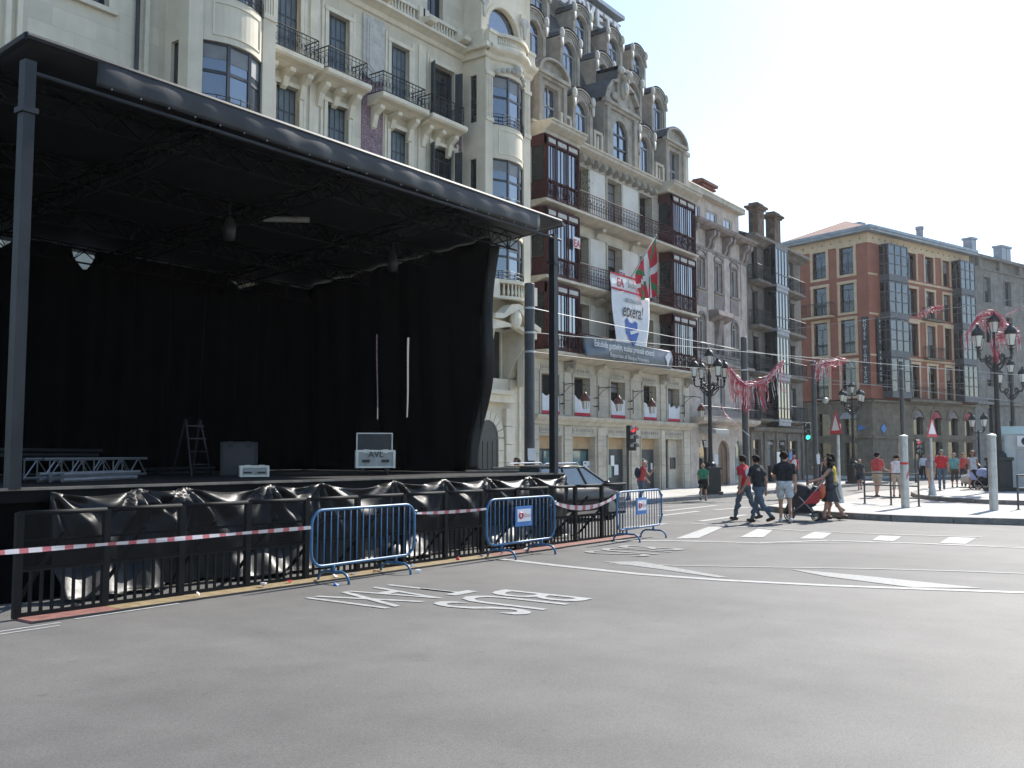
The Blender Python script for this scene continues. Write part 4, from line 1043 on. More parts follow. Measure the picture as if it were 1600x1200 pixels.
# street level: cafe sign, awning, arched wooden door
m = MB(); m.box(44.5, 45.75, F+.16, F+.2, .14, 2.5); m.build("shop_front", "glass_dim", B3)
lettering("EL TILO", "letter_white", B3, (45.05-O3[0], F-.08-O3[1], 2.12), .42, xs=.75, bold=.01)
m = MB(); m.ext([(44.6, F-.02, 3.2), (44.6, F-.9, 3.0), (44.6, F-.9, 2.78), (44.6, F-.02, 2.82)], (1.6, 0, 0)); m.build("awning", "case_grey", B3)
m = MB(); m.box(46.78, 48.25, F+.14, F+.18, .14, 2.5); d = m.build("street_door", "door_wood", B3)
m = MB()
for k in range(2):
    for q in range(3): m.box(46.88+k*.68, 47.46+k*.68, F+.12, F+.141, .25+q*.62, .8+q*.62)
m.build("door_panel", "door_wood", d, org=O3)
m = MB(); m.box(48.95, 50.05, F+.14, F+.18, .14, 2.5); m.build("shop_front", "glass_teal", B3)
lettering("A", "letter_white", B3, (49.5-O3[0], F-.04-O3[1], 2.25), .3, bold=.01)

# ---------------------------------------------------------------- sooty narrow building
B4 = thing("sooty_building", "soot-dark narrow building with black glazed bay windows and two tall chimneys", "building", (51, F, 0), absolute=True)
O4 = ORG[B4.name]
c4 = [(51.75, 52.6), (56.3, 57.0), (57.7, 58.5)]; l4 = [11.62, 9.05, 6.4, 3.75]
m = MB(); wall(m, 51.0, 59.7, 0, 14.0, F, [(a, b, z, z+2.05) for a, b in c4 for z in l4]+[(a, b, .14, 2.6) for a, b in ((51.5, 52.7), (53.4, 54.6), (55.3, 56.5), (57.3, 58.6))], .25); shell(m, 51.0, 59.7, F, F+11, 0, 14.0); m.build("wall", "sooty_stone", B4)
for a, b in c4:
    for z in l4: window(B4, (a+b)/2, F+.2, z, b-a, 2.05, 2, None, gm="glass_dim")
for k, (a, b) in enumerate(((51.5, 52.7), (53.4, 54.6), (55.3, 56.5), (57.3, 58.6))): window(B4, (a+b)/2, F+.2, .14, b-a, 2.46, 2, .78, gm="glass_dim", name="shop_window")
m = MB(); moulding(m, 50.95, 59.9, [(0, 13.7), (.2, 13.78), (.35, 13.95), (.62, 14.05), (.62, 14.2), (0, 14.25)]); m.build("cornice", "sooty_stone", B4); m = MB(); moulding(m, 51, 59.7, [(0, 3.0), (.3, 3.1), (.34, 3.3), (0, 3.35)])
m.build("cornice", "sooty_stone", B4)
for x in (50.98+.05, 53.0, 54.85, 56.7, 59.2): m = MB(); m.box(x, x+.28, F-.1, F, .14, 3.0); m.build("pilaster", "sooty_stone", B4)
for a, b in c4:
    for z in l4: m = MB(); m.box(a-.12, b+.12, F-.08, F, z+2.05, z+2.25); m.build("lintel", "sooty_stone", B4)
for z in l4:
    for a, b in ((51.2, 53.2), (55.9, 58.9)):
        m = MB(); m.ext([(a, F, z-.25), (a, F-.3, z-.2), (a, F-.62, z-.1), (a, F-.62, z), (a, F, z)], (b-a, 0, 0)); s = m.build("balcony_slab", "sooty_stone", B4)
        m = MB(); ironwork(m, [(a+.03, F), (a+.03, F-.58), (b-.03, F-.58), (b-.03, F)], z, .85, .14); m.build("railing", "black_iron", s, org=O4)
    a, b, y = 53.55, 55.5, F-.75; z1 = z+2.15
    m = MB(); m.box(a, b, y+.04, F, z-.35, z+.0); m.box(a, b, y, F, z1, z1+.2)
    for k in range(5): x = a+(b-a)*k/4; m.box(x-.035, x+.035, y, y+.07, z, z1)
    for x in (a, b): m.box(x-.03, x+.03, y, F, z, z+.55); m.box(x-.031, x+.031, y+.3, y+.38, z+.55, z1)
    m.box(a, b, y+.01, y+.06, z, z+.1); m.box(a, b, y+.01, y+.06, z+.62, z+.7); o = m.build("bay_window", "dark_wood_bay", B4)
    m = MB(); m.box(a-.03, b+.03, y-.05, F, z-.12, z+.02); m.box(a+.05, b-.05, y-.012, y+.02, z-.34, z-.13); m.build("bay_apron", "pale_bay_paint", o, org=O4)
    for k in range(4):
        for q0, q1 in ((z+.1, z+.62), (z+.7, z1)):
            x0, x1 = a+(b-a)*k/4+.035, a+(b-a)*(k+1)/4-.035; p = MB(); p.box(x0, x1, y+.03, y+.042, q0, q1); p.build("pane", "glass_mid", o, org=O4)
    for x in (a, b): p = MB(); p.box(x-.006, x+.006, y+.06, F-.03, z+.55, z1); p.build("side_pane", "glass_dim", o, org=O4)
m = MB(); m.ext([(51, F-.1, 14.26), (51, F+10, 14.26), (51, F+5, 16.2)], (8.7, 0, 0)); m.build("roof", "slate", B4)
for x in (56.35, 59.15):
    m = MB(); m.box(x-.52, x+.52, F+1.2, F+1.8, 14.3, 16.85); m.box(x-.62, x+.62, F+1.1, F+1.9, 16.85, 16.97); m.box(x-.74, x+.74, F+1.0, F+2.0, 16.97, 17.1); m.box(x-.5, x+.5, F+1.2, F+1.8, 17.1, 17.28); m.build("chimney", "old_chimney", B4)
lettering("ROYAL", "letter_white", B4, (54.0-O4[0], F-.05-O4[1], 2.3), .25, xs=.8); lettering("ROYAL", "letter_white", B4, (55.9-O4[0], F-.05-O4[1], 2.3), .25, xs=.8)
for x in (55.0, 57.0):
    m = MB(); m.box(x-.25, x+.25, F-.14, F-.11, 1.2, 1.9); m.build("wall_notice", "sign_blue" if x > 56 else "sign_white", B4)

# ---------------------------------------------------------------- terracotta hotel on the far corner (own axes: +x along its right-hand front, -y outwards)
HA = RAD(-17)
H = thing("hotel_building", "terracotta red hotel with cream window surrounds and dark glazed bays on the far corner", "building", (74.0, 20.8, 0), HA)
cols = [(5.36, 6.66), (7.98, 9.24), (10.62, 11.72)]
rowz = [(15.62, 2.12), (12.68, 2.22), (9.5, 2.6), (6.2, 2.65)]
L, DP = 14.9, 9.5
holes = [(a, b, z, z+h) for a, b in cols for z, h in rowz]
m = MB(); wall(m, 0, L, 5.95, 18.2, 0, holes, .3); m.quad((0, DP, 0), (L, DP, 0), (L, DP, 18.2), (0, DP, 18.2)); m.quad((L, 0, 0), (L, DP, 0), (L, DP, 18.2), (L, 0, 18.2)); m.quad((0, 0, 18.2), (L, 0, 18.2), (L, DP, 18.2), (0, DP, 18.2))
# left-hand front faces -x : written along y
lc = [(1.2, 2.45), (3.65, 4.9), (6.4, 7.6)]
t = MB(); wall(t, 0, DP, 5.95, 18.2, 0, [(a, b, z, z+h) for a, b in lc for z, h in rowz], .3)
m.add([(p[1], p[0], p[2]) for p in t.v], t.f); m.build("wall", "terracotta", H)
def leftwin(c, z, w, h, **k):
    o = window(H, 0, 0, 0, w, h, local=True, **k); o.location = (.22, c, z); o.rotation_euler = (0, 0, -pi/2); return o
for a, b in cols:
    for z, h in rowz: window(H, (a+b)/2, .24, z, b-a, h, 2, .8, gm="glass_dim", local=True)
for a, b in lc:
    for z, h in rowz: leftwin((a+b)/2, z, b-a, h, nx=2, trans=.8, gm="glass_mid")
for z, h in rowz:
    for a, b in cols: tr = MB(); surround(tr, a, b, z-.0, z+h, 0, .2, .06); tr.build("window_surround", "ochre_trim", H)
    for a, b in lc: tl = MB(); surround(tl, a, b, z-.18, z+h, 0, .22, .06); tl.box(a, b, -.06, .02, z-.18, z); q = MB(); q.add([(p[1], p[0], p[2]) for p in tl.v], tl.f); q.build("window_surround", "ochre_trim", H)
m = MB(); m.box(-.06, L, -.06, .0, 17.85, 18.6); m.box(-.06, .0, 0, DP, 17.85, 18.6)
for z in (15.4, 12.35, 9.2): m.box(0, 1.2, -.04, 0, z, z+.14); m.box(4.6, L-2.6, -.04, 0, z-.05, z+.12)
m.build("frieze", "ochre_trim", H)
m = MB()
for k in range(16): m.disc_y((.6+k*.85, -.09, 18.22), .07, .03, 6)
for k in range(9): m.ball((-.06, .6+k*.85, 18.22), .07, 6, 4)
m.build("frieze_bosses", "hotel_stone", H)
m = MB(); m.box(-.7, L+.1, -.7, 0, 18.6, 18.8); m.box(-.7, 0, 0, DP, 18.6, 18.8); m.box(-.8, L+.15, -.8, -.62, 18.78, 19.0); m.box(-.8, -.62, -.62, DP, 18.78, 19.0); m.build("eaves", "zinc", H)
m = MB(); m.add([(-.7, -.7, 18.82), (L+.1, -.7, 18.82), (L+.1, DP, 18.82), (-.7, DP, 18.82), (4.2, 4.6, 21.0), (L+.1, 4.6, 21.0)], [(0, 1, 5, 4), (2, 3, 4, 5), (3, 0, 4), (1, 2, 5)]); m.build("roof", "roof_tile", H)
m = MB(); m.box(2.2, 3.0, 2.0, 2.6, 19.7, 20.15); m.build("roof_light", "zinc", H)
m = MB(); m.lathe((12.6, 3.0, 20.0), [(.3, 0), (.3, 1.1), (.36, 1.15), (.36, 1.4)], 8); m.build("roof_vent", "zinc", H)
# glazed bays
for a, b in ((1.55, 4.15), (12.1, 14.35)):
    for z, z1 in ((6.05, 9.1), (9.15, 12.05), (12.1, 14.95), (15.0, 17.85)):
        y = -.8; m = MB(); m.box(a, b, y, 0, z, z+.5); m.box(a, b, y, 0, z1-.1, z1)
        for k in range(4): x = a+(b-a)*k/3; m.box(x-.05, x+.05, y-.01, y+.08, z+.5, z1-.1)
        for zz in (z+1.3, z+2.05): m.box(a, b, y+.005, y+.06, zz-.04, zz+.04)
        for x in (a, b):
            m.box(x-.04, x+.04, y+.36, y+.44, z+.5, z1-.1)
            for zz in (z+1.3, z+2.05): m.box(x-.035, x+.035, y+.06, 0, zz-.04, zz+.04)
        o = m.build("bay_window", "slate", H)
        for k in range(3):
            for q0, q1 in ((z+.5, z+1.26), (z+1.34, z+2.01), (z+2.09, z1-.1)):
                p = MB(); p.box(a+(b-a)*k/3+.05, a+(b-a)*(k+1)/3-.05, y+.03, y+.045, q0, q1); p.build("pane", "glass_mid", o, org=(0, 0, 0))
        for x in (a, b): p = MB(); p.box(x-.006, x+.006, y+.08, -.02, z+.5, z1-.1); p.build("side_pane", "glass_dim", o, org=(0, 0, 0))
# balconies
m = MB(); m.box(4.3, 12.0, -.6, 0, 5.85, 6.05); s = m.build("balcony_slab", "hotel_stone", H); m = MB(); bars(m, [(4.3, -.56), (12.0, -.56)], 6.05, .95, .18); m.build("railing", "black_iron", s)
m = MB(); m.box(7.4, 10.0, -.5, 0, 12.45, 12.6); s = m.build("balcony_slab", "hotel_stone", H); m = MB(); bars(m, [(7.4, 0), (7.4, -.46), (10, -.46), (10, 0)], 12.6, .9, .16); m.build("railing", "black_iron", s)
m = MB(); m.box(7.4, 10.0, -.4, 0, 9.3, 9.42); s = m.build("balcony_slab", "hotel_stone", H); m = MB(); bars(m, [(7.4, 0), (7.4, -.36), (10, -.36), (10, 0)], 9.42, .9, .16); m.build("railing", "black_iron", s)
m = MB(); m.box(-.65, 0, 3.0, 5.6, 12.42, 12.58); s = m.build("balcony_slab", "ochre_trim", H); m = MB(); bars(m, [(0, 3.0), (-.6, 3.0), (-.6, 5.6), (0, 5.6)], 12.58, 1.0, .16); m.build("railing", "black_iron", s)
for z, h in rowz:
    for a, b in lc: m = MB(); bars(m, [(-.05, a+.05), (-.05, b-.05)], z, .85, .13); m.build("window_railing", "black_iron", H)
# stone base with arches
arx = [(5.5, 6.85), (8.25, 9.5), (10.7, 12.1), (13.2, 14.5)]; gdx = [(3.3, 4.5), (5.3, 7.0), (8.0, 9.6), (10.5, 12.1), (13, 14.4)]
m = MB(); wall(m, -.05, L, 0, 5.85, -.08, [(a, b, 3.3, 5.25) for a, b in arx]+[(a, b, .14, 2.75) for a, b in gdx], .35)
for a, b in arx: spandrel(m, (a+b)/2, 5.25-(b-a)/2, (b-a)/2, -.08, .35)
t = MB(); la = [(1.3, 2.35), (3.6, 4.7), (6.4, 7.6)]; wall(t, -.08, DP, 0, 5.85, -.05, [(a, b, 3.2, 4.9) for a, b in la]+[(a, b, .14, 2.62) for a, b in la], .35)
m.add([(p[1], p[0], p[2]) for p in t.v], t.f)
for a, b in arx:
    c, r = (a+b)/2, (b-a)/2
    for k in range(10): m.ext([(c+(r+.3)*cos(pi*k/10), -.08, 5.25-r+(r+.3)*sin(pi*k/10)), (c+(r+.3)*cos(pi*(k+1)/10), -.08, 5.25-r+(r+.3)*sin(pi*(k+1)/10)), (c+(r+.06)*cos(pi*(k+1)/10), -.08, 5.25-r+(r+.06)*sin(pi*(k+1)/10)), (c+(r+.06)*cos(pi*k/10), -.08, 5.25-r+(r+.06)*sin(pi*k/10))], (0, -.06, 0))
m.box(-.14, L, -.2, -.08, 2.95, 3.15); m.box(-.14, -.05, -.08, DP, 2.95, 3.15); m.box(-.2, L, -.3, .0, 5.7, 5.86); m.box(-.2, 0, 0, DP, 5.7, 5.86)
m.build("stone_base", "hotel_stone", H)
for k, (a, b) in enumerate(arx):
    m = MB(); m.box(a, b, .2, .24, 3.3, 5.25); m.build("arch_window", "glass_dim", H)
    n = 8; r = (b-a)/2; c = (a+b)/2; m = MB()
    for q in range(n):
        p0, p1 = pi*q/n, pi*(q+1)/n
        m.quad((c+r*cos(p0), -.04, 4.55+r*sin(p0)), (c+r*cos(p1), -.04, 4.55+r*sin(p1)), (c+r*.9*cos(p1), -.26, 4.5+r*.3*sin(p1)), (c+r*.9*cos(p0), -.26, 4.5+r*.3*sin(p0)))
    m.build("awning", "letter_red" if k % 2 else "pinkish_trim", H)
for a, b in gdx: m = MB(); m.box(a, b, .2, .24, .14, 2.75); m.build("shop_front", "glass_dim", H)
for a, b in la:
    m = MB(); m.box(.24, .28, a, b, .14, 2.62); m.build("shop_front", "glass_dim", H); m = MB(); m.box(.24, .28, a, b, 3.2, 4.9); m.build("low_window", "glass_dim", H)
m = MB(); m.ext([(-.06, 1.25, 4.95), (-.5, 1.25, 4.6), (-.5, 1.25, 4.45), (-.06, 1.25, 4.5)], (0, 1.15, 0)); m.build("awning", "case_grey", H)
# vertical signs
for nm, body, loc, rot in (("l", "HOTEL HIGH TECH", (-.16, .32, 0), -pi/2), ("r", "PETIT PALACE", (1.05, -.2, 0), 0)):
    m = MB()
    if nm == "l": m.box(-.14, 0, .05, .6, 7.0, 12.15)
    else: m.box(.78, 1.32, -.18, 0, 7.0, 12.15)
    sg = m.build("vertical_sign", "case_black", H)
    for k, ch in enumerate(body):
        if ch != " ": lettering(ch, "letter_white", sg, (loc[0], loc[1], 11.72-k*(.33 if nm == "l" else .40)), .36, rot=(pi/2, 0, rot), bold=.012)
for x, mm in ((.9, "sign_blue"),):
    m = MB(); m.ext([(x, -.1, 3.7), (x+.4, -.1, 4.1), (x+.8, -.1, 3.7), (x+.4, -.1, 3.3)], (0, -.04, 0)); m.build("diamond_sign", mm, H)
m = MB(); m.ext([(-.1, .4, 3.75), (-.1, 1.1, 4.0), (-.1, 1.1, 3.5)], (-.04, 0, 0)); m.build("arrow_sign", "sign_blue", H)

# grey stone building beyond the hotel
B6 = thing("grey_building", "long grey stone building with rows of tall windows beyond the hotel", "building", (74+15.05*cos(HA), 20.8+15.05*sin(HA), 0), HA)
c6 = [2.2+k*3.6 for k in range(7)]; r6 = [(14.9, 2.2), (11.4, 2.5), (7.6, 2.6), (3.6, 2.8)]
m = MB(); wall(m, 0, 27, 0, 18.6, -.05, [(x, x+1.1, z, z+h) for x in c6 for z, h in r6]+[(x-.3, x+1.4, .14, 2.7) for x in c6], .3); shell(m, 0, 27, -.05, 12, 0, 18.6); m.build("wall", "grey_stone", B6)
for x in c6:
    for z, h in r6: window(B6, x+.55, .2, z, 1.1, h, 2, .78, gm="glass" if z > 14 else "glass_dim", local=True, fm="frame_dark")
    m = MB(); m.box(x-.3, x+1.4, .2, .24, .14, 2.7); m.build("shop_front", "glass_dim", B6)
m = MB(); m.box(-.05, 27.1, -.6, 0, 18.6, 18.85); m.box(0, 27, -.2, 0, 17.7, 17.85); m.box(0, 27, -.3, 0, 6.0, 6.25); m.box(0, 27, -.2, 0, 3.0, 3.2)
for x in c6: m.box(x-1.4, x-1.0, -.4, 0, 17.85, 18.6); surround(m, x, x+1.1, 11.4, 13.9, -.05, .15, .06); surround(m, x, x+1.1, 14.9, 17.1, -.05, .12, .05)
m.build("cornice", "grey_stone", B6)
m = MB(); m.add([(-.05, -.5, 18.86), (27.1, -.5, 18.86), (27.1, 11, 18.86), (-.05, 11, 18.86), (-.05, 4, 20.3), (27.1, 4, 20.3)], [(0, 1, 5, 4), (2, 3, 4, 5), (3, 0, 4), (1, 2, 5)]); m.build("roof", "grey_stone", B6)
for x in (3.6, 9.0, 9.9): m = MB(); m.box(x, x+.8, 1.6, 2.4, 19.2, 20.9); m.box(x-.1, x+.9, 1.5, 2.5, 20.9, 21.1); m.build("chimney", "zinc", B6)

# pale house with a tiled dormer rising between the sooty building and the hotel
B7 = thing("far_house", "pale house with orange tiled roof and dormer behind the sooty building", "building", (77.8, 33.5, 0), HA)
m = MB(); m.box(-6, 6, 0, 8, 0, 19.2); m.build("wall", "cream_stone", B7)
m = MB(); m.ext([(-6.4, -.6, 19.0), (-6.4, 8.5, 19.0), (-6.4, 4, 21.6)], (12.8, 0, 0)); m.build("roof", "roof_tile", B7)
m = MB(); m.box(-.4, 1.6, .6, 3, 19.4, 21.2); d = m.build("dormer", "cream_stone", B7); m = MB(); m.ext([(-.7, .4, 21.15), (1.9, .4, 21.15), (.6, .4, 21.9)], (0, 3, 0)); m.build("dormer_roof", "roof_tile", d); m = MB(); m.box(.2, 1.0, .57, .62, 19.9, 20.9); m.build("pane", "glass_dim", d)

# ---------------------------------------------------------------- open-air stage
SX0, SX1, SY0, SY1, DZ = 5.6, 17.1, 11.4, 19.3, 1.34
ST = thing("concert_stage", "large black open-air stage with flat roof, black drapes and raised deck", "stage", (SX0, SY0, 0), absolute=True)
OS = ORG[ST.name]
m = MB(); m.box(SX0-.3, SX1+.35, SY0, SY1, DZ-.16, DZ-.004); m.build("deck_frame", "girder_black", ST)
k = 0
for i in range(6):            # deck sheets
    for j in range(4):
        a = SX0-.3 + i*2.03; b = SY0 + .05 + j*1.96
        m = MB(); m.box(a+.006, min(a+2.024, SX1+.35), b+.006, b+1.954, DZ-.003, DZ+.012); m.build("deck_board", "stage_deck", ST)
m = MB(); m.box(SX0-.3, SX1+.35, SY0-.03, SY0+.04, DZ-.015, DZ+.018); m.build("deck_edge", "deck_edge", ST)
m = MB(); m.grid(lambda u, v: (SX0-.2+u*(SX1-SX0+.5), SY0+.09+.03*sin(u*90), (DZ-.17)*(1-v)+.01), 80, 2); m.build("under_deck_shade_sheet", "black_drape", ST, fix=False, solid=.006)  # added black sheet behind the skirt, stands in for the dark under the deck
for x in [SX0-.2+i*1.95 for i in range(7)]:
    for y in (SY0+.15, SY0+2.5, SY0+5, SY1-.2):
        m = MB(); m.tube([(x, y, 0), (x, y, DZ-.15)], .03, 6); m.build("deck_leg", "stage_steel", ST)
for x in (SX0+.06, SX1-.02):
    for y in (SY0+.02, SY1-.1):
        m = MB(); m.box(x-.07, x+.07, y-.07, y+.07, 0 if y > 12 else DZ, 6.5 if y < 12 else 6.0); m.box(x-.10, x+.10, y-.10, y+.10, 5.85, 5.92); m.build("post", "stage_steel", ST)
# roof skin, sagging slightly between the frames
def roofz(x, y): return 6.80 - .085*(y-SY0) + .05*sin((x-SX0)*2.7)*.3
m = MB(); m.grid(lambda u, v: (SX0+.02+u*(SX1-SX0+.38), SY0-.02+v*(SY1-SY0+.4), roofz(SX0+u*11.5, SY0+v*8)), 40, 12); m.build("roof_skin", "black_vinyl", ST, fix=False, solid=.03, smooth=True)
m = MB()
def fasc(u, v):
    x = SX0+.9+u*(SX1-SX0-1.55); w = .012*sin(x*9)+.012*sin(x*2.3+1); b = sin(v*pi)*.018
    return (x, SY0-.05-b+w*v, 6.82-.36*v+.012*sin(x*1.7))
m.grid(fasc, 90, 6); m.build("fascia_tarp", "black_vinyl", ST, fix=False, smooth=True, solid=.01)
m = MB(); m.tube([(SX0, SY0-.03, 6.79), (SX1+.2, SY0-.03, 6.83)], .05, 8); m.tube([(SX0, SY0-.02, 6.36), (SX1+.2, SY0-.02, 6.42)], .03, 8); m.tube([(SX0+.02, SY0-.03, 6.8), (SX0+.02, SY1, 6.12)], .05, 8); m.tube([(SX1+.3, SY0-.03, 6.8), (SX1+.3, SY1, 6.12)], .05, 8); m.build("roof_tubes", "stage_steel", ST)
for k in range(24):
    x = SX0+1.1+k*.42; m = MB(); m.ball((x, SY0-.07, 6.455), .014, 5, 3); m.build("eyelet", "aluminium", ST)
# lattice girders under the roof
def truss(mb, p, q, d=.35, n=12, r=.022):
    p, q = Vector(p), Vector(q); D = (q-p); up = Vector((0, 0, -d)); sd = D.cross(Vector((0, 0, 1))).normalized()*d*.5
    for o_ in (sd, -sd, up): mb.tube([p+o_, q+o_], r, 5)
    for k in range(n):
        a, b = p+D*k/n, p+D*(k+1)/n; c = (a+b)/2
        for o_ in (sd, -sd): mb.tube([a+o_, c+up, b+o_], r*.6, 4)
        mb.tube([a+sd, b-sd], r*.6, 4)
for y in (12.4, 14.6, 16.8, 18.9): m = MB(); truss(m, (SX0, y, roofz(8, y)-.12), (SX1, y, roofz(8, y)-.12), .32, 18); m.build("roof_girder", "girder_black", ST)
for x in (8.4, 11.3, 14.2): m = MB(); truss(m, (x, SY0+.2, 6.55), (x, SY1, 5.95), .3, 12); m.build("roof_girder", "girder_black", ST)
# drapes: pleated, with torn gaps at the head of the rear one
def drape(fn, nu, nv, name, mm="black_drape"):
    m = MB(); m.grid(fn, nu, nv); return m.build(name, mm, ST, fix=False, smooth=True, solid=.008)
gaps = [(8.85, 9.3, .18), (10.62, 11.04, .38), (14.5, 15.35, .16)]
def rear(u, v):
    x = SX0+.05+u*(SX1-SX0-.1); top = 6.06
    for a, b, d in gaps:
        c, w = (a+b)/2, (b-a)/2; q = abs(x-c)/w
        if q < 1: top -= d*(1-q)+.1
    y = SY1-.15+.07*sin(x*7.3)+.05*sin(x*13.1+v*2)+.04*sin(x*3.1+v*4)
    return (x, y, DZ+.02+(top-DZ)*(1-v))
drape(rear, 230, 14, "rear_drape")
def right(u, v):
    y = 12.95+.45*v+.12*sin(v*7)*v + u*(SY1-13.0-.45*v); bulge = .25*sin(u*pi)*sin(v*2.6)
    return (SX1-.22+.07*sin(y*8+v*2)+.05*sin(y*3.7)-bulge*.3, y, DZ+.02+(6.72-.085*(y-SY0)-DZ)*(1-v))
m = MB(); m.grid(right, 90, 24)
m.f = [f for f in m.f if not (2.6 < (sum(m.v[i][2] for i in f)/4) < 4.6 and (abs(sum(m.v[i][1] for i in f)/4-16.36) < .03 or abs(sum(m.v[i][1] for i in f)/4-15.35) < .03))]
m.mi = [0]*len(m.f); m.build("side_drape", "black_drape", ST, fix=False, smooth=True, solid=.008)
def left(u, v):
    y = 12.6+u*(SY1-12.7); return (SX0+.1+.07*sin(y*8)+.04*sin(y*3), y, DZ+.02+(6.0-DZ)*(1-v))
drape(left, 70, 10, "side_drape")
m = MB()    # glossy loose edge of the right-hand drape
def edge_sheet(u, v):
    z = DZ+.05+(6.35-DZ)*(1-v); y = 12.72+.5*v+.12*sin(v*9)+u*.36; return (SX1-.2-.12*sin(u*3)+.06*sin(v*11), y, z)
m.grid(edge_sheet, 8, 40); m.build("drape_edge", "tarp_plastic", ST, fix=False, smooth=True, solid=.006)
# plastic skirt hung in swags from the deck edge
att = [6.05, 7.25, 7.95, 9.35, 10.35, 12.0, 13.3, 14.6, 16.0, 17.35]
def skirt(u, v):
    x = 6.05+u*11.3; i = 0
    while i < len(att)-2 and x > att[i+1]: i += 1
    a, b = att[i], att[i+1]; q = (x-a)/(b-a); sag = .085*(b-a)*(4*q*(1-q))*(1-v)**1.5
    z0 = DZ-.03; z = z0*(1-v)+.03*v - sag*.8
    d = 0.0
    for j, c in enumerate(att):
        dx, dz = x-c, (z0-z)+.05; rr = math.hypot(dx, dz)
        if rr < 1.6: d += .085*sin(math.atan2(dx, dz)*11+j)*(1-rr/1.6)*min(1, rr*4)
    d += .05*sin(x*4.1+v*3)*v + .05*sin(x*9.7)*v*v
    belly = .16*sin(pi*min(1, v*1.05))*q*(1-q)*4 + .42*max(0, v-.72)/.28*(.6+.4*sin(x*2.2))
    return (x+.1*sin(z*6+x)*v*.4, SY0-.12-abs(belly)-d, max(z, .02+.05*abs(sin(x*6))*v))
m = MB(); m.grid(skirt, 300, 34); m.build("skirt_tarp", "tarp_plastic", ST, fix=False, smooth=True, solid=.004)
lt = thing("work_light", "grey fluorescent work light hanging under the stage roof", "lamp", (11.95, 14.1, 6.2), absolute=True)
m = MB(); m.tube([(11.72, 14.45, 6.22), (12.22, 13.75, 6.2)], .055, 8); m.build("tube_housing", "case_grey", lt)
m = MB(); m.tube([(11.8, 14.35, 6.25), (11.8, 14.35, 6.6)], .008, 4); m.tube([(12.15, 13.86, 6.25), (12.15, 13.86, 6.6)], .008, 4); m.build("hanger", "stage_steel", lt)
for k, (x, y) in enumerate(((10.9, 14.4), (14.9, 14.1))):
    lt = thing("spotlight", ("black stage spotlight beside the fluorescent work light", "black stage spotlight hung near the right-hand drape")[k], "spotlight", (x, y, 6.0))
    m = MB(); m.lathe((0, 0, -.15), [(.10, -.2), (.12, 0), (.07, .2), (.03, .24)], 10); m.build("lamp_body", "case_black", lt, smooth=True); m = MB(); m.tube([(0, 0, .05), (0, 0, .35)], .02, 5); m.build("clamp", "stage_steel", lt)

# things standing on the deck
def flight_case(name, label, x, y, w, d, h, rz=0, wheels=True, lid=False, logo=None):
    z0 = DZ+.014; t = thing(name, label, "case", (x, y, z0), rz); wz = .14 if wheels else 0
    m = MB(); m.box(-w/2, w/2, -d/2, d/2, wz, wz+h); m.build("body", "case_grey", t, bevel=.012)
    m = MB()
    for sx in (-1, 1):
        for sy in (-1, 1): m.box(sx*w/2-.022, sx*w/2+.022, sy*d/2-.022, sy*d/2+.022, wz-.005, wz+h+.005)
    m.box(-w/2, w/2, -d/2-.012, -d/2+.01, wz+h-.03, wz+h+.01); m.box(-w/2, w/2, -d/2-.012, -d/2+.01, wz, wz+.03); m.build("edging", "aluminium", t)
    for sx in (-.26, .26):
        m = MB(); m.box(sx*w-.07, sx*w+.07, -d/2-.02, -d/2, wz+h*.32, wz+h*.48); m.build("handle", "case_black", t)
        m = MB(); m.box(sx*w-.05, sx*w+.05, -d/2-.022, -d/2, wz+h*.84, wz+h+.02); m.build("latch", "aluminium", t)
    if wheels:
        for sx in (-1, 1):
            for sy in (-1, 1):
                m = MB(); c = (sx*(w/2-.12), sy*(d/2-.1)); m.box(c[0]-.03, c[0]+.03, c[1]-.05, c[1]+.05, .06, wz); m.ext([(c[0]-.02, c[1]+.06*cos(2*pi*k/10), .06+.06*sin(2*pi*k/10)) for k in range(10)], (.04, 0, 0)); m.build("castor", "case_black", t)
    if lid:
        m = MB(); m.box(-w/2, w/2, d/2-.05, d/2, wz+h, wz+h+.34); m.build("open_lid", "case_black", t); m = MB()
        for a, b, c, e in ((-w/2, w/2, .325, .345), (-w/2, -w/2+.02, 0, .33), (w/2-.02, w/2, 0, .33)): m.box(a, b, d/2-.06, d/2+.01, wz+h+c, wz+h+e)
        m.build("lid_edging", "aluminium", t)
    if logo: lettering(logo, "letter_black", t, (0, -d/2-.016, wz+h*.62), .16)
    return t
flight_case("flight_case", "grey wheeled flight case with open black lid and letters on its front", 13.4, 13.1, .70, .45, .33, RAD(-42), True, True, "AVL")
flight_case("flight_case", "low grey flight case closed beside the step ladder", 11.2, 13.95, .46, .36, .19, RAD(-35), False)
flight_case("flight_case", "black upright flight case with silver edging behind the low grey case", 11.6, 14.9, .62, .4, .62, RAD(-35), False)
for o in bpy.data.objects["flight_case.002"].children: o.data.materials[0] = M["case_black" if o.name.startswith(("body", "handle")) else "stage_steel"]
ld = thing("step_ladder", "dark step ladder leaning open by the black upright case", "ladder", (11.0, 15.2, DZ+.014))
m = MB()
for sx in (-.22, .22): m.tube([(sx, 0, 0), (sx*.7, .3, 1.05)], .02, 5); m.tube([(sx, .6, 0), (sx*.7, .32, 1.05)], .02, 5)
m.build("rails", "stage_steel", ld)
for k in range(4): m = MB(); m.box(-.2, .2, .05+.07*k-.04, .05+.07*k+.04, .2+.24*k, .22+.24*k); m.build("rung", "stage_steel", ld)
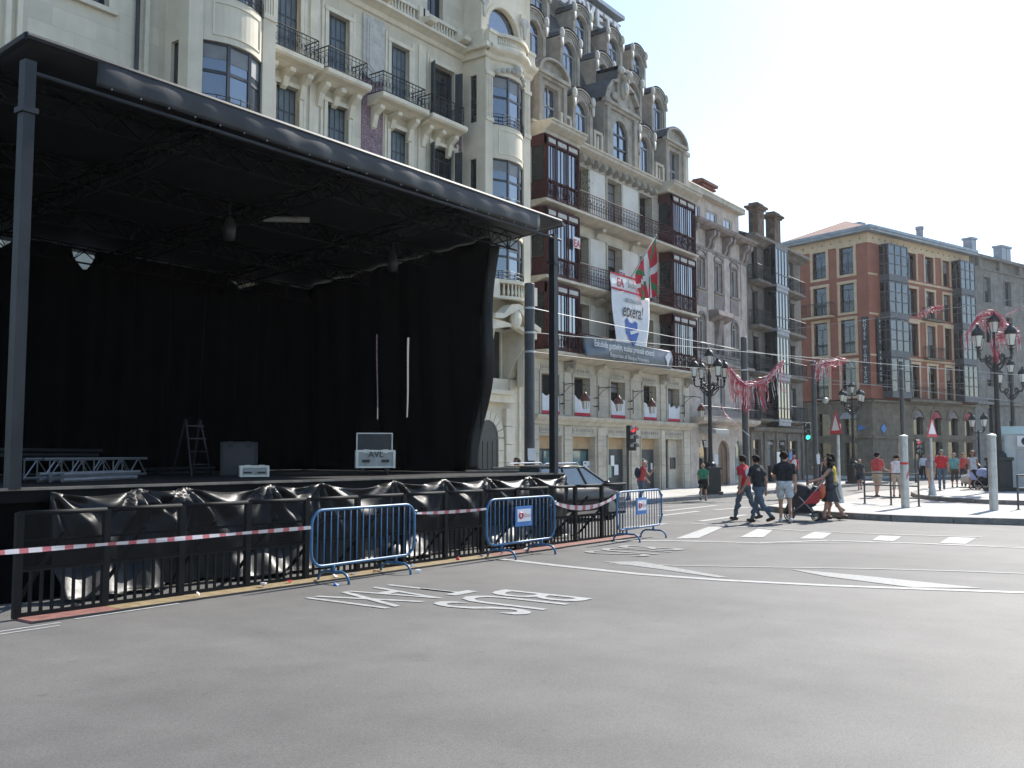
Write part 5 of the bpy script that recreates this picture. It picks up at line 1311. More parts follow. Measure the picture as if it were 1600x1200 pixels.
def lay_truss(label, a, b, d):
    t = thing("lattice_girder", label, "truss", (a[0], a[1], DZ+.014), absolute=True); m = MB()
    p, q = Vector(a), Vector(b); n = 10; D = q-p; up = Vector((0, 0, d)); s = D.cross(Vector((0, 0, 1))).normalized()*d
    for o_ in (s*0, s, up, up+s): m.tube([p+o_, q+o_], .025, 6)
    m.build("chords", "aluminium", t); m = MB()
    for k in range(n):
        c, e = p+D*k/n, p+D*(k+1)/n
        if k % 2: c, e = e, c
        m.tube([c, e+up], .012, 4); m.tube([c+s, e+up+s], .012, 4); m.tube([p+D*k/n, p+D*k/n+up], .012, 4)
    m.build("braces", "aluminium", t)
lay_truss("silver lattice girder lying on the deck behind the left stage post", (7.05, 13.9, DZ+.06), (10.0, 15.9, DZ+.06), .28)
for k, (a, b, lb) in enumerate((((6.9, 13.2), (8.8, 14.4), "bundle of long grey tubes lying in front of the silver girder"), ((10.4, 16.2), (12.3, 17.2), "bundle of long grey tubes lying beyond the silver girder"), ((6.6, 14.6), (9.4, 16.6), "bundle of dark tubes stacked behind the silver girder"))):
    t = thing("tube_bundle", lb, "tubes", (a[0], a[1], DZ+.014), absolute=True)
    for q in range(6):
        m = MB(); o_ = (q % 3)*.11; zz = DZ+.05+(q//3)*.08+(.35 if k == 2 else 0)
        m.tube([(a[0]+o_, a[1]-o_, zz), (b[0]+o_+random.uniform(-.2, .2), b[1]-o_+random.uniform(-.2, .2), zz)], .032, 6); m.build("tube", "stage_steel" if k else "aluminium", t)
t = thing("plank_pile", "loose pale planks lying on the right-hand end of the deck", "planks", (16.2, 12.4, DZ+.014), absolute=True)
for k in range(4): m = MB(); a = .3*k; m.ext([(15.5+a, 12.9-a*.4, DZ+.02+.03*k), (16.9+a*.3, 12.2+a*.2, DZ+.02+.03*k), (16.95+a*.3, 12.28+a*.2, DZ+.02+.03*k), (15.55+a, 12.98-a*.4, DZ+.02+.03*k)], (0, 0, .028)); m.build("plank", "deck_edge" if k % 2 else "stage_steel", t)

# ---------------------------------------------------------------- black crowd fence
FY = 10.32
posts = [5.2]; 
while posts[-1] < 18.1: posts.append(posts[-1]+1.0)
FC = {}
def fence_unit(i):
    x = posts[i]; lab = "black mesh-screened barrier " + ("with red tread plate where the row starts by the left stage post" if i == 0 else "crossed by tape between the row's start and the plain blue barrier" if i < 3 else "standing behind the plain blue barrier" if i < 6 else "between the plain blue barrier and the mid-row signed one" if i == 6 else "behind the mid-row signed blue barrier" if i < 9 else "with red tread plate behind the sagging tape" if i < 11 else "at the row's end by the last signed blue barrier")
    t = thing("crowd_barrier", lab, "barrier", (x, FY+random.uniform(-.012, .012), 0), RAD(random.uniform(-.7, .7)), "black barriers along the stage front")
    if not FC:
        m = MB(); m.tube([(0, 0, 1.12), (.985, 0, 1.12)], .028, 8); FC["top_rail"] = m.mesh("top_rail", "fence_black", True)
        m = MB(); m.box(-.04, .04, -.03, .03, .02, 1.13); FC["post"] = m.mesh("post", "fence_black")
        m = MB(); m.box(.04, .96, -.02, .02, .50, .55); FC["mid_rail"] = m.mesh("mid_rail", "fence_black")
        m = MB(); m.box(.04, .96, -.018, .018, .03, .07); FC["bottom_rail"] = m.mesh("bottom_rail", "fence_black")
        m = MB(); m.box(-.017, .017, -.010, .010, .06, .51); FC["bar"] = m.mesh("bar", "fence_black")
        m = MB(); m.quad((.035, -.024, .52), (.965, -.024, .52), (.965, -.024, 1.10), (.035, -.024, 1.10)); FC["screen"] = m.mesh("mesh_screen", "fence_mesh")
        m = MB(); m.tube([(.5, .02, .9), (.42, .85, .05)], .025, 6); m.tube([(.02, .02, .82), (.98, .02, .82)], .018, 6); FC["brace"] = m.mesh("brace", "fence_black")
        m = MB(); m.box(0, .992, -.36, .05, .005, .028); FC["tread"] = m.mesh("tread_plate", "tread_yellow")
        m = MB(); m.box(0, .992, -.36, .05, .005, .028); FC["tread_r"] = m.mesh("tread_plate", "tread_red")
        m = MB(); m.box(0, .992, -.375, -.36, .004, .03); FC["lip"] = m.mesh("tread_lip", "tread_side")
    for nm, key in (("top_rail", "top_rail"), ("post", "post"), ("mid_rail", "mid_rail"), ("bottom_rail", "bottom_rail"), ("mesh_screen", "screen"), ("brace", "brace"), ("tread_plate", "tread_r" if i in (0, 8, 9, 10, 11, 12) else "tread"), ("tread_lip", "lip")): put(nm, FC[key], t)
    for k in range(7): put("bar", FC["bar"], t, (.14+k*.12, 0, 0))
    return t
for i in range(len(posts)-1): fence_unit(i)

# ---------------------------------------------------------------- blue barriers
def blue_barrier(label, x, y, rz, W=2.05, sign=False):
    t = thing("blue_barrier", label, "barrier", (x, y, 0), rz, "blue tubular barriers")
    r = .20; pts = []
    for cx, cz, a0 in ((W-r, 1.0-r, 0), (r, 1.0-r, pi/2), (r, .25+r, pi), (W-r, .25+r, 3*pi/2)):
        for k in range(6): a = a0+pi/2*k/5; pts.append((cx+r*cos(a), 0, cz+r*sin(a)))
    pts.append(pts[0]); m = MB(); m.tube(pts, .021, 8, cap=False); m.build("frame", "blue_paint", t, smooth=True)
    n = 16; key = "bluebar"
    if key not in FC: m = MB(); m.tube([(0, 0, .255), (0, 0, .995)], .0095, 6); FC[key] = m.mesh("bar", "blue_paint", True)
    for k in range(n): put("bar", FC[key], t, (.11+(W-.22)*k/(n-1), 0, 0))
    for fx in (.42, W-.42):
        m = MB(); m.tube([(fx, 0, .25), (fx, 0, .16)], .024, 6); q = [(fx, -.29, .0), (fx, -.285, .06), (fx, -.24, .125), (fx, -.17, .155), (fx, .17, .155), (fx, .24, .125), (fx, .285, .06), (fx, .29, 0)]; m.tube(q, .019, 7); m.build("foot", "blue_paint", t, smooth=True)
    m = MB(); m.tube([(W, 0, .9), (W+.05, 0, .9), (W+.05, 0, .84)], .012, 5); m.tube([(W, 0, .42), (W+.05, 0, .42), (W+.05, 0, .48)], .012, 5); m.build("hook", "blue_paint", t)
    if sign:
        c = W*.5; m = MB(); m.box(c-.26, c+.24, -.045, -.03, .52, .86); s = m.build("sign_plate", "sign_blue", t); m = MB(); m.box(c-.21, c+.19, -.052, -.046, .60, .81); m.build("sign_face", "sign_white", s)
        m = MB(); m.ring_y((c-.11, -.056, .705), .05, .016, 12, 4); m.build("emblem", "sign_red", s); lettering("Bilbao", "sign_pink", s, (c+.06, -.054, .67), .105, ext=.002)
    return t
blue_barrier("blue tubular barrier without a sign, tied between two stretches of tape", 8.82, 9.78, RAD(2), 2.12)
blue_barrier("blue tubular barrier with a white sign, standing mid-row before the black fence", 12.55, 9.72, RAD(1.0), 2.05, True)
blue_barrier("blue tubular barrier with a white sign, standing at the end of the black fence", 16.62, 9.62, RAD(3), 2.1, True)
def tape(label, a, b, sag, w=.05, n=24):
    a, b = Vector(a), Vector(b); d = b-a; L = d.length; ang = math.atan2(d.y, d.x)
    m = MB()
    def f(u, v): return (u*L, .012*sin(u*L*3+v), (b.z-a.z)*u - sag*4*u*(1-u) + (v-.5)*w*(.55+.45*abs(sin(u*L*1.9))))
    m.grid(f, n, 2); o = m.build("warning_tape", "tape_stripes", None, fix=False, solid=.002); o.location = a; o.rotation_euler = (0, 0, ang); tag(o, label, "tape", "red and white warning tapes"); return o
tape("red and white warning tape running off past the left stage post", (1.0, 9.95, .80), (8.82, 9.78, .78), .02)
tape("red and white warning tape between the plain blue barrier and the signed one mid-row", (10.96, 9.85, .86), (12.55, 9.72, .86), .015)
tape("sagging red and white warning tape between the two signed blue barriers", (14.6, 9.75, .88), (16.6, 9.62, .93), .16, .09)
# litter on the treads
lit = [("sign_white", "crumpled white paper"), ("sign_red", "red wrapper"), ("sign_blue", "crushed blue can"), ("case_grey", "grey carton"), ("sign_white", "white paper cup"), ("tread_red", "red carton"), ("sign_white", "torn white leaflet")]
spots = [(8.3, 10.1), (8.75, 10.12), (9.05, 9.55), (9.5, 10.05), (9.9, 10.1), (10.3, 10.05), (10.75, 9.6), (11.2, 10.1), (12.3, 10.12), (12.9, 10.1), (13.4, 10.05), (14.2, 10.1), (4.1, 10.2), (7.3, 10.1)]
for k, (x, y) in enumerate(spots):
    mm, nm = lit[k % len(lit)]; m = MB(); s = .028+.022*random.random()
    vs = [Vector((random.gauss(0, 1), random.gauss(0, 1), random.gauss(0, .35))).normalized()*s*random.uniform(.7, 1.3) for _ in range(10)]
    bmx = bmesh.new()
    for v in vs: bmx.verts.new(v)
    bmesh.ops.convex_hull(bmx, input=bmx.verts); zmin = min(v.co.z for v in bmx.verts); me = bpy.data.meshes.new("litter"); bmx.to_mesh(me); bmx.free(); me.materials.append(M[mm])
    o = put("litter", me, None, (x, y, (.03 if y > 9.96 else .004)-zmin)); tag(o, nm + " littering the foot of the black barriers", "litter", "litter along the barriers")

# ---------------------------------------------------------------- street furniture
def spiral(c, d, r0, turns, n=14, flip=1):
    return [c + (d*cos(2*pi*turns*k/n) + Vector((0, 0, 1))*sin(2*pi*turns*k/n)*flip)*r0*(1-.75*k/n) for k in range(n+1)]
def lantern(parent, loc, s=1.0):
    m = MB(); m.lathe(loc, [(.05*s, -.05*s), (.09*s, 0), (.155*s, .34*s)], 8); g_ = m.build("lantern", "milk_glass", parent, org=(0, 0, 0))
    m = MB(); m.lathe(loc, [(.18*s, .33*s), (.20*s, .38*s), (.17*s, .47*s), (.10*s, .56*s), (.04*s, .60*s), (.05*s, .64*s), (.012*s, .70*s)], 10); m.build("lantern_cap", "black_iron", g_, org=(0, 0, 0), smooth=True)
    m = MB()
    for k in range(4): a = 2*pi*k/4+.4; m.tube([(loc[0]+.092*s*cos(a), loc[1]+.092*s*sin(a), loc[2]), (loc[0]+.16*s*cos(a), loc[1]+.16*s*sin(a), loc[2]+.34*s)], .009*s, 4)
    m.lathe(loc, [(.03*s, -.22*s), (.06*s, -.14*s), (.03*s, -.08*s), (.09*s, -.03*s), (.09*s, .01*s)], 8); m.build("lantern_cage", "black_iron", g_, org=(0, 0, 0))
def lamp_post(label, x, y, z, Hh, rz=.6):
    t = thing("lamp_post", label, "street lamp", (x, y, z), rz, "ornate street lamps"); s = Hh/5.5
    m = MB(); m.box(-.34*s, .34*s, -.34*s, .34*s, 0, .12*s); m.box(-.26*s, .26*s, -.26*s, .26*s, .12*s, .95*s); m.box(-.30*s, .30*s, -.30*s, .30*s, .95*s, 1.05*s); m.lathe((0, 0, 1.05*s), [(.24*s, 0), (.2*s, .12*s), (.11*s, .2*s)], 10); m.build("pedestal", "black_iron", t, bevel=.012*s)
    m = MB(); m.lathe((0, 0, 1.2*s), [(.115*s, 0), (.10*s, .1*s), (.085*s, .4*s), (.07*s, 2.5*s), (.10*s, 2.56*s), (.12*s, 2.66*s), (.07*s, 2.76*s), (.06*s, 3.2*s), (.09*s, 3.3*s), (.05*s, 3.4*s), (.045*s, 3.58*s)], 10); m.build("column", "black_iron", t, smooth=True)
    for k in range(4):
        a = pi/2*k; d = Vector((cos(a), sin(a), 0)); m = MB()
        p = [d*.06*s+Vector((0, 0, 3.92*s)), d*.25*s+Vector((0, 0, 4.0*s)), d*.42*s+Vector((0, 0, 4.12*s)), d*.56*s+Vector((0, 0, 4.10*s)), d*.64*s+Vector((0, 0, 4.18*s)), d*.65*s+Vector((0, 0, 4.35*s))]
        m.tube(p, .03*s, 6); m.tube(spiral(d*.26*s+Vector((0, 0, 4.15*s)), d, .13*s, 1.6), .02*s, 5); m.tube([d*.06*s+Vector((0, 0, 3.75*s)), d*.2*s+Vector((0, 0, 3.82*s)), d*.42*s+Vector((0, 0, 4.06*s))], .024*s, 5); m.build("arm", "black_iron", t)
        lantern(t, tuple(d*.65*s+Vector((0, 0, 4.5*s))), s)
    lantern(t, (0, 0, 4.98*s), s*.95)
    return t
L1 = lamp_post("ornate black five-lantern lamp on the pavement before the pinkish building, streamers tied to it", 36.3, 16.62, .13, 5.85, .93)
lamp_post("tall ornate black lamp wound with red streamers beside the grey kiosk", 46.77, 7.76, .145, 7.75, .93)
lamp_post("ornate black lamp standing before the left corner of the red hotel", 54.6, 16.4, .13, 5.6, .93)
lamp_post("tall ornate black lamp before the grey stone building, partly behind the streamer-wound lamp", 64.6, 9.9, .02, 7.4, .93)
t = thing("lamp_post", "small two-lantern black lamp before the right end of the hotel", "street lamp", (66.7, 12.2, .008), .93, "ornate street lamps")
m = MB(); m.lathe((0, 0, 0), [(.22, 0), (.2, .6), (.09, .75), (.06, 3.0), (.09, 3.1), (.04, 3.3)], 10); m.build("column", "black_iron", t, smooth=True)
m = MB(); m.tube([(-.5, 0, 3.3), (-.3, 0, 3.1), (0, 0, 3.15), (.3, 0, 3.1), (.5, 0, 3.3)], .04, 6); m.build("arm", "black_iron", t)
lantern(t, (-.5, 0, 3.5), 1.3); lantern(t, (.5, 0, 3.5), 1.3)

def tram_pole(label, x, y, z, h, r, bands=()):
    t = thing("tram_pole", label, "pole", (x, y, z), 0, "tram wire poles")
    m = MB(); m.lathe((0, 0, 0), [(r*1.5, 0), (r*1.5, .04), (r*1.08, .06), (r*1.0, 1.2), (r*.94, h-.02), (r*.8, h)], 16); m.build("shaft", "pole_grey", t, smooth=False)
    for b in bands:
        m = MB(); m.lathe((0, 0, b), [(r*1.06, -.03), (r*1.06, .03)], 16); m.build("band", "galvanised", t)
    return t
tram_pole("thick grey tram pole rising behind the right-hand stage post", 23.67, 16.7, .13, 6.82, .165, (6.05, 5.3, 4.72))
tram_pole("grey tram pole before the boundary of the pinkish and sooty buildings", 39.75, 16.55, .13, 6.75, .14, (5.3,))
tram_pole("grey tram pole before the left edge of the hotel, camera fixed to it", 49.64, 16.86, .13, 6.5, .13, (6.3,))
tram_pole("slim grey tram pole before the hotel's right-hand front", 52.34, 13.17, .008, 6.6, .11, (6.2,))
cm = thing("traffic_camera", "small grey dome camera fixed to a tram pole", "camera", (49.64, 16.7, 4.55)); m = MB(); m.tube([(0, .05, .1), (.25, -.25, .1)], .04, 6); m.build("bracket", "pole_grey", cm); m = MB(); m.ball((.32, -.32, .0), .16, 10, 6); m.build("dome", "galvanised", cm, smooth=True)

def wire(label, a, b, sag=.12, r=.012):
    a, b = Vector(a), Vector(b); n = 16; m = MB(); m.tube([a*(1-k/n)+b*(k/n)-Vector((0, 0, sag*4*(k/n)*(1-k/n))) for k in range(n+1)], r*.75, 5); o = m.build("overhead_wire", "wire_grey"); tag(o, label, "wire", "tram wires over the street")
wire("overhead wire from the thick pole's top band to the pole before the hotel", (23.7, 16.55, 6.17), (49.7, 16.75, 6.6), .1, .014)
wire("overhead wire from the thick pole's middle band crossing before the white banner", (23.7, 16.55, 5.43), (52.3, 4.77, 5.23), .05, .016)
wire("overhead wire from the thick pole's lower band to the next tram pole", (23.7, 16.55, 4.85), (39.7, 16.42, 5.42), .1, .008)
wire("overhead wire from the pole by the pinkish building towards the tall lamp", (39.75, 16.4, 5.42), (46.46, 4.29, 3.61), .02, .014)
wire("overhead wire slanting up across the sky side of the street, streamers tied to it", (47.86, 19.29, 8.11), (32.61, 2.87, 6.64), .08, .014)
wire("thin overhead wire falling from the hotel pole to the right", (49.7, 16.7, 6.6), (49.1, 9.15, 4.75), .05, .008)
wire("thin overhead wire in front of the hotel windows", (49.7, 16.7, 5.4), (66, 6, 6.2), .1, .008)

# streamers: every strip its own narrow twisted ribbon
def streamer_bunch(label, pts, n_, hang, spread=.25, name="streamer_bunch", seed=0):
    rnd = random.Random(seed); t = thing(name, label, "streamers", pts[0], absolute=True); P_ = [Vector(p) for p in pts]; n = int(n_*1.5)
    s_ = MB(); s_.tube(P_, .008, 4); s_.build("string", "ribbon_white", t)
    def along(q):
        q *= len(P_)-1; i = min(int(q), len(P_)-2); return P_[i].lerp(P_[i+1], q-i)
    for mm, cnt in (("ribbon_red", n), ("ribbon_white", n//2)):
        m = MB()
        for k in range(cnt):
            q0, q1 = sorted((rnd.random(), rnd.random())); q1 = min(1, q0+.15+.5*rnd.random()); ring = []
            loose = rnd.random() < .45; L = hang*rnd.uniform(.35, 1.0); J = 10; off = Vector((rnd.gauss(0, 1), rnd.gauss(0, 1), rnd.gauss(0, 1)))*spread*.35; ph = rnd.random()*6
            for j in range(J+1):
                w = j/J
                if loose: p = along(q0)+off*.5+Vector((.06*sin(w*4+ph)+.12*w*rnd.uniform(.5, 1), .06*cos(w*3+ph), -L*w))
                else: p = along(q0*(1-w)+q1*w)+off*sin(w*pi)+Vector((0, 0, -.10*sin(w*pi)*rnd.random()))
                ring.append(p)
            wd = .017
            for j in range(J):
                s1 = Vector((cos(ph+j*.5), sin(ph+j*.5)*.6, .4))*wd; s2 = Vector((cos(ph+j*.5+.5), sin(ph+j*.5+.5)*.6, .4))*wd
                m.quad(ring[j]-s1, ring[j]+s1, ring[j+1]+s2, ring[j+1]-s2)
        m.build("ribbons", mm, t, fix=False)
    return t
streamer_bunch("red and white streamer garland hanging from the lamp before the pinkish building", [(36.7, 15.95, 5.35), (36.9, 15.7, 4.85), (37.1, 15.4, 4.62), (37.7, 15.05, 4.72), (38.1, 14.85, 4.92), (38.5, 14.6, 5.35), (39.0, 14.45, 5.7)], 95, 1.35, .22, seed=2)
streamer_bunch("long white streamer tails falling from the garland's low point", [(37.05, 15.45, 4.72), (37.2, 15.35, 4.7)], 3, 1.7, .05, seed=5)
streamer_bunch("red streamer tuft tied to the wire before the hotel's left-hand front", [(49.0, 16.5, 6.3), (49.4, 16.3, 6.5), (49.8, 15.7, 6.6), (50.0, 15.2, 6.62)], 60, .9, .35, seed=3)
streamer_bunch("red streamer tuft tied to the slanting wire before the hotel's middle windows", [(40.7, 9.6, 7.3), (40.6, 9.2, 7.5), (40.5, 8.8, 7.6), (40.3, 8.5, 7.55)], 40, .25, .2, seed=4)
streamer_bunch("pink streamers wound round the tall lamp's lanterns by the kiosk", [(46.2, 8.9, 7.0), (46.5, 8.3, 7.9), (46.77, 7.76, 8.0), (46.9, 7.4, 7.4), (47.2, 6.9, 7.1), (46.77, 7.76, 6.9), (46.7, 7.7, 5.6)], 110, .9, .35, seed=6)
streamer_bunch("single red streamer blown out from the tall lamp's top to the right", [(46.77, 7.7, 7.6), (46.6, 7.0, 8.0), (46.4, 6.2, 8.3)], 6, .1, .08, seed=7)
streamer_bunch("red streamer tail drifting below the pinkish building's lamp", [(36.5, 16.4, 4.0), (36.7, 16.1, 3.4), (37.3, 15.6, 2.7), (37.5, 15.4, 2.5)], 5, .2, .06, seed=8)

def signal(label, x, y, z, h, rz, lit, cat="traffic light"):
    t = thing("traffic_light", label, cat, (x, y, z), rz, "traffic lights")
    m = MB(); m.lathe((0, 0, 0), [(.09, 0), (.06, .15), (.05, .3), (.05, h+.1)], 10); m.build("pole", "pole_grey", t)
    m = MB(); m.box(-.15, .15, -.32, -.10, h-.45, h+.45); m.build("housing", "signal_dark", t, bevel=.03)
    m = MB(); m.box(.151, .17, -.30, -.12, h-.45, h+.45); m.build("side_panel", "signal_body", t)
    for k, nm in enumerate(("red", "amber", "green")):
        zz = h+.29-.29*k; m = MB(); m.lathe((0, 0, 0), [(.10, 0), (.085, .03), (.001, .05)], 12); mm = "lens_off" if nm != lit else "lens_"+nm
        o = m.build("lens", mm, t, org=(0, 0, 0), loc=(0, -.322, zz)); o.rotation_euler = (pi/2, 0, 0)
        m = MB(); pr = [(.125*cos(a), -.32, zz+.125*sin(a)) for a in [RAD(-15+210*q/10) for q in range(11)]]
        for q in range(10): m.ext([pr[q], pr[q+1], (pr[q+1][0]*.93, -.32, zz+(pr[q+1][2]-zz)*.93), (pr[q][0]*.93, -.32, zz+(pr[q][2]-zz)*.93)], (0, -.2, 0))
        m.build("visor", "signal_body", t)
    return t
signal("traffic light with grey visors showing red at the pavement edge by the parked car", 30.0, 16.9, .13, 2.2, RAD(-25), "red")
signal("traffic light showing bright green before the sooty building", 47.3, 16.5, .13, 2.75, RAD(-58), "green")
signal("small far traffic light showing red before the hotel's right-hand front", 63.2, 15.2, .008, 2.2, RAD(-40), "red")
# triangular warning signs
def tri_sign(label, x, y, rz, plate=1):
    t = thing("warning_sign", label, "road sign", (x, y, .145), rz, "triangular warning signs")
    m = MB(); m.lathe((0, 0, 0), [(.16, 0), (.15, .05), (.09, .45), (.055, .6), (.05, 2.25)], 10); m.build("post", "galvanised", t)
    s = .42; z = 2.65; P3 = [(-s, 0, z-.36), (s, 0, z-.36), (0, 0, z+.42)]
    m = MB(); m.ext(P3, (0, .02, 0)); g_ = m.build("triangle", "sign_red", t, org=(0, .075, 0)); m = MB(); m.ext([(p[0]*.66, -.005, z+(p[2]-z)*.66-.01) for p in P3], (0, .004, 0)); m.build("triangle_face", "sign_white", g_, org=(0, .075, 0))
    m = MB(); m.box(min(0, plate*.5), max(0, plate*.5), .10, .115, z-.34, z-.02); m.build("back_plate", "sign_white", t)
    return t
tri_sign("triangular red and white warning sign on the island, turned nearly edge-on", 32.3, 10.2, RAD(-136), -1); tri_sign("triangular red and white warning sign on the tram platform, facing the road", 40.3, 9.1, RAD(-16))
# galvanised posts and handrails on the island
def bollard(label, x, y, col):
    t = thing("metal_post", label, "post", (x, y, .145), 0, "galvanised posts on the island")
    m = MB(); m.lathe((0, 0, 0), [(.12, 0), (.12, 2.1), (.135, 2.11), (.135, 2.17), (.02, 2.2)], 14); m.build("shaft", "galvanised", t, smooth=False)
    if col:
        m = MB(); m.lathe((0, 0, 1.3), [(.123, 0), (.123, .07)], 14); m.build("red_band", "sign_red", t)
        for k in range(4): m = MB(); a = -2.4+.3*k; m.ext([(.124*cos(a), .124*sin(a), .85+.06*k), (.124*cos(a+.2), .124*sin(a+.2), .95+.06*k), (.124*cos(a+.2), .124*sin(a+.2), 1.05+.06*k), (.124*cos(a), .124*sin(a), .95+.06*k)], (.004*cos(a), .004*sin(a), 0)); m.build("tape_mark", "sign_red", t)
    return t
bollard("galvanised post with red marks beside the low railing on the island", 30.57, 7.68, True); bollard("plain galvanised post with a cap on the island before the kiosk", 30.67, 5.27, False)
def handrail(label, a, b, n):
    t = thing("handrail", label, "railing", (*a, .145), absolute=True); a, b = Vector((*a, .145)), Vector((*b, .145))
    for k in range(n+1): p = a.lerp(b, k/n); m = MB(); m.tube([p, p+Vector((0, 0, 1.0))], .03, 7); m.lathe(tuple(p), [(.07, 0), (.07, .015)], 8); m.build("post", "pole_grey", t)
    for z in (1.0, .62, .25): m = MB(); m.tube([a+Vector((0, 0, z)), b+Vector((0, 0, z))], .024, 7); m.build("rail", "pole_grey", t)
handrail("low dark tubular railing between the warning sign and the red-marked post", (32.2, 9.35), (31.45, 7.5), 2); handrail("low dark tubular railing on the island, right of the plain galvanised post", (31.4, 4.75), (31.3, 2.4), 2)
# kiosk
KI = thing("kiosk", "pale grey cabin with a fan unit on its wall behind the tall lamp", "kiosk", (47.5, 7.75, .145), RAD(-80))
kd = 3.0; m = MB(); m.box(.15, 5, 0, kd, .1, 2.5); m.build("wall", "kiosk_panel", KI); m = MB(); m.box(0, 5.2, -.12, kd+.1, 2.5, 2.85); m.build("roof", "kiosk_teal", KI); m = MB(); m.box(.1, 5.05, -.05, kd, 0, .1); m.build("plinth", "pole_grey", KI); m = MB(); m.box(.12, .2, -.03, .1, .1, 2.5); m.build("corner_post", "kiosk_teal", KI)
m = MB(); m.box(.6, 1.7, -.3, 0, 1.95, 2.42); f_ = m.build("fan_unit", "sign_white", KI); m = MB()
for k in range(4): m.ring_y((.95, -.31, 2.18), .05+.04*k, .008, 14, 4)
m.ball((.95, -.31, 2.18), .04, 6, 4); m.build("fan_grille", "pole_grey", f_); m = MB(); m.disc_y((.95, -.302, 2.18), .19, .004, 16); m.build("fan_blades", "signal_dark", f_)
lettering("+", "sign_red", f_, (1.5, -.305, 2.2), .25, ext=.002); m = MB(); m.box(.55, 3.4, -.03, 0, .15, 1.85); m.build("hatch", "signal_body", KI)
# small bin
t = thing("litter_bin", "dark ribbed litter bin at the foot of the pavement lamp", "bin", (36.95, 16.75, .13)); m = MB(); m.lathe((0, 0, 0), [(.2, 0), (.24, .05), (.24, .85), (.27, .87), (.27, .93), (.2, 1.0), (.05, 1.05)], 14); m.build("body", "black_iron", t); m = MB()
for k in range(14): a = 2*pi*k/14; m.box(.245*cos(a)-.012, .245*cos(a)+.012, .245*sin(a)-.012, .245*sin(a)+.012, .08, .82)
m.build("ribs", "black_iron", t)
for k, (x, y, z, w_, h_, lb) in enumerate(((23.52, 16.52, 1.75, .26, .36, "white flyer peeling off the thick tram pole"), (36.43, 16.43, 1.55, .16, .4, "white flyer stuck on the column of the pavement lamp"), (49.55, 16.7, 1.5, .2, .5, "white flyers stuck on the hotel-side tram pole"))):
    m = MB(); m.grid(lambda u, v: ((u-.5)*w_, -.06*v*v*(1-u)-.02, h_*(.5-v)), 4, 6); o = m.build("flyer", "sign_white", None, fix=False, solid=.003); o.location = (x, y, z); o.rotation_euler = (0, 0, RAD(-40)); tag(o, lb, "flyer")

# ---------------------------------------------------------------- banners, flag, cloths and lanterns on the tan building
def banner(name, label, x0, x1, z0, z1, y, mm, wob=.05, taper=0.0, bow=0.0):
    t = thing(name, label, "banner", (x0, y, z0), absolute=True); m = MB()
    def f(u, v): c = (u-.5)*(1-taper*v); return (x0+(x1-x0)*(.5+c), y+wob*sin(u*9+v*4)*.6+wob*sin(v*6+u*2)*.5, z1+(z0-z1)*v-bow*4*u*(1-u))
    m.grid(f, 40, 18); m.build("cloth", mm, t, fix=False, smooth=True, solid=.006); return t
b1 = banner("white_banner", "white hanging banner with black script and a blue map on the tan building", 34.15, 37.5, 6.2, 8.62, 19.95, "cloth_white", .04, .22)
y_ = -.075
lettering("NEXCO-GELLARI", "letter_black", b1, (1.75, y_, 1.98), .24, xs=.8, ext=.003); lettering("etxera!", "letter_black", b1, (1.66, y_, 1.36), .82, xs=.74, bold=.006, ext=.003, shear=.3)
m = MB(); mp = [(1.02, 1.18), (1.2, 1.3), (1.38, 1.12), (1.62, 1.08), (1.86, 1.22), (2.08, 1.15), (2.06, .9), (2.18, .72), (2.0, .42), (1.78, .1), (1.66, .08), (1.68, .32), (1.42, .45), (1.38, .28), (1.26, .52), (1.1, .62)]
m.ext([(a, 0, b) for a, b in mp], (0, .004, 0)); o = m.build("map_print", "banner_blue", b1, org=(0, 0, 0)); o.location = (0, y_, .02)
m = MB(); m.ext([(1.4, -.002, .74), (2.3, -.002, .9), (2.3, -.002, .8), (1.5, -.002, .6)], (0, -.002, 0)); o = m.build("map_stripe", "cloth_white", b1, org=(0, 0, 0)); o.location = (0, y_-.001, .02)
b2 = banner("party_banner", "short white and red banner tied to the balcony above the script banner", 34.15, 37.25, 8.64, 9.3, 19.98, "cloth_white", .03)
lettering("EA", "letter_red", b2, (.72, -.06, .14), .5, bold=.02, ext=.003); lettering("bidegile", "letter_grey", b2, (2.0, -.06, .2), .42, ext=.003)
m = MB(); m.box(34.15, 37.25, 19.92, 19.94, 9.24, 9.31); m.box(34.15, 37.25, 19.92, 19.94, 8.62, 8.68); m.build("red_hem", "cloth_red", b2)
b3 = banner("slate_banner", "long slate blue banner with white slogan stretched along the first-floor balcony", 31.95, 39.45, 5.62, 6.44, 19.9, "banner_slate", .05)
lettering("Eskubide guztiekin, euskal presoak etxera!", "letter_white", b3, (3.15, -.085, .44), .37, xs=.80, bold=.012, ext=.003); lettering("Repatriate all Basque Prisoners", "letter_white", b3, (3.5, -.085, .12), .25, xs=1.05, ext=.003)
m = MB(); m.ext([(6.7, 0, .5), (7.1, 0, .75), (7.3, 0, .55), (7.1, 0, .3), (6.95, 0, .05), (6.85, 0, .3)], (0, -.004, 0)); o = m.build("map_print", "cloth_white", b3, org=(0, 0, 0)); o.location = (0, -.08, 0)
for k, (x, z, lb) in enumerate(((35.95, 9.35, "red letters hung in a window above the party banner"), (38.85, 8.95, "red letters hung in the window behind the flag"), (31.6, 9.95, "red letters behind the gallery glass by the stage post"))):
    t = thing("window_letters", lb, "letters", (x, 20.55 if k < 2 else 20.15, z)); m = MB(); m.box(-.02, .5, .01, .02, -.04, .4); m.build("card", "cloth_white", t); lettering("EA", "letter_red", t, (.24, 0, 0), .42, bold=.03, ext=.003)
fl = thing("flag", "red, green and white cross flag hanging limp from a slanting pole on the tan building", "flag", (36.2, 20.0, 8.8), absolute=True)
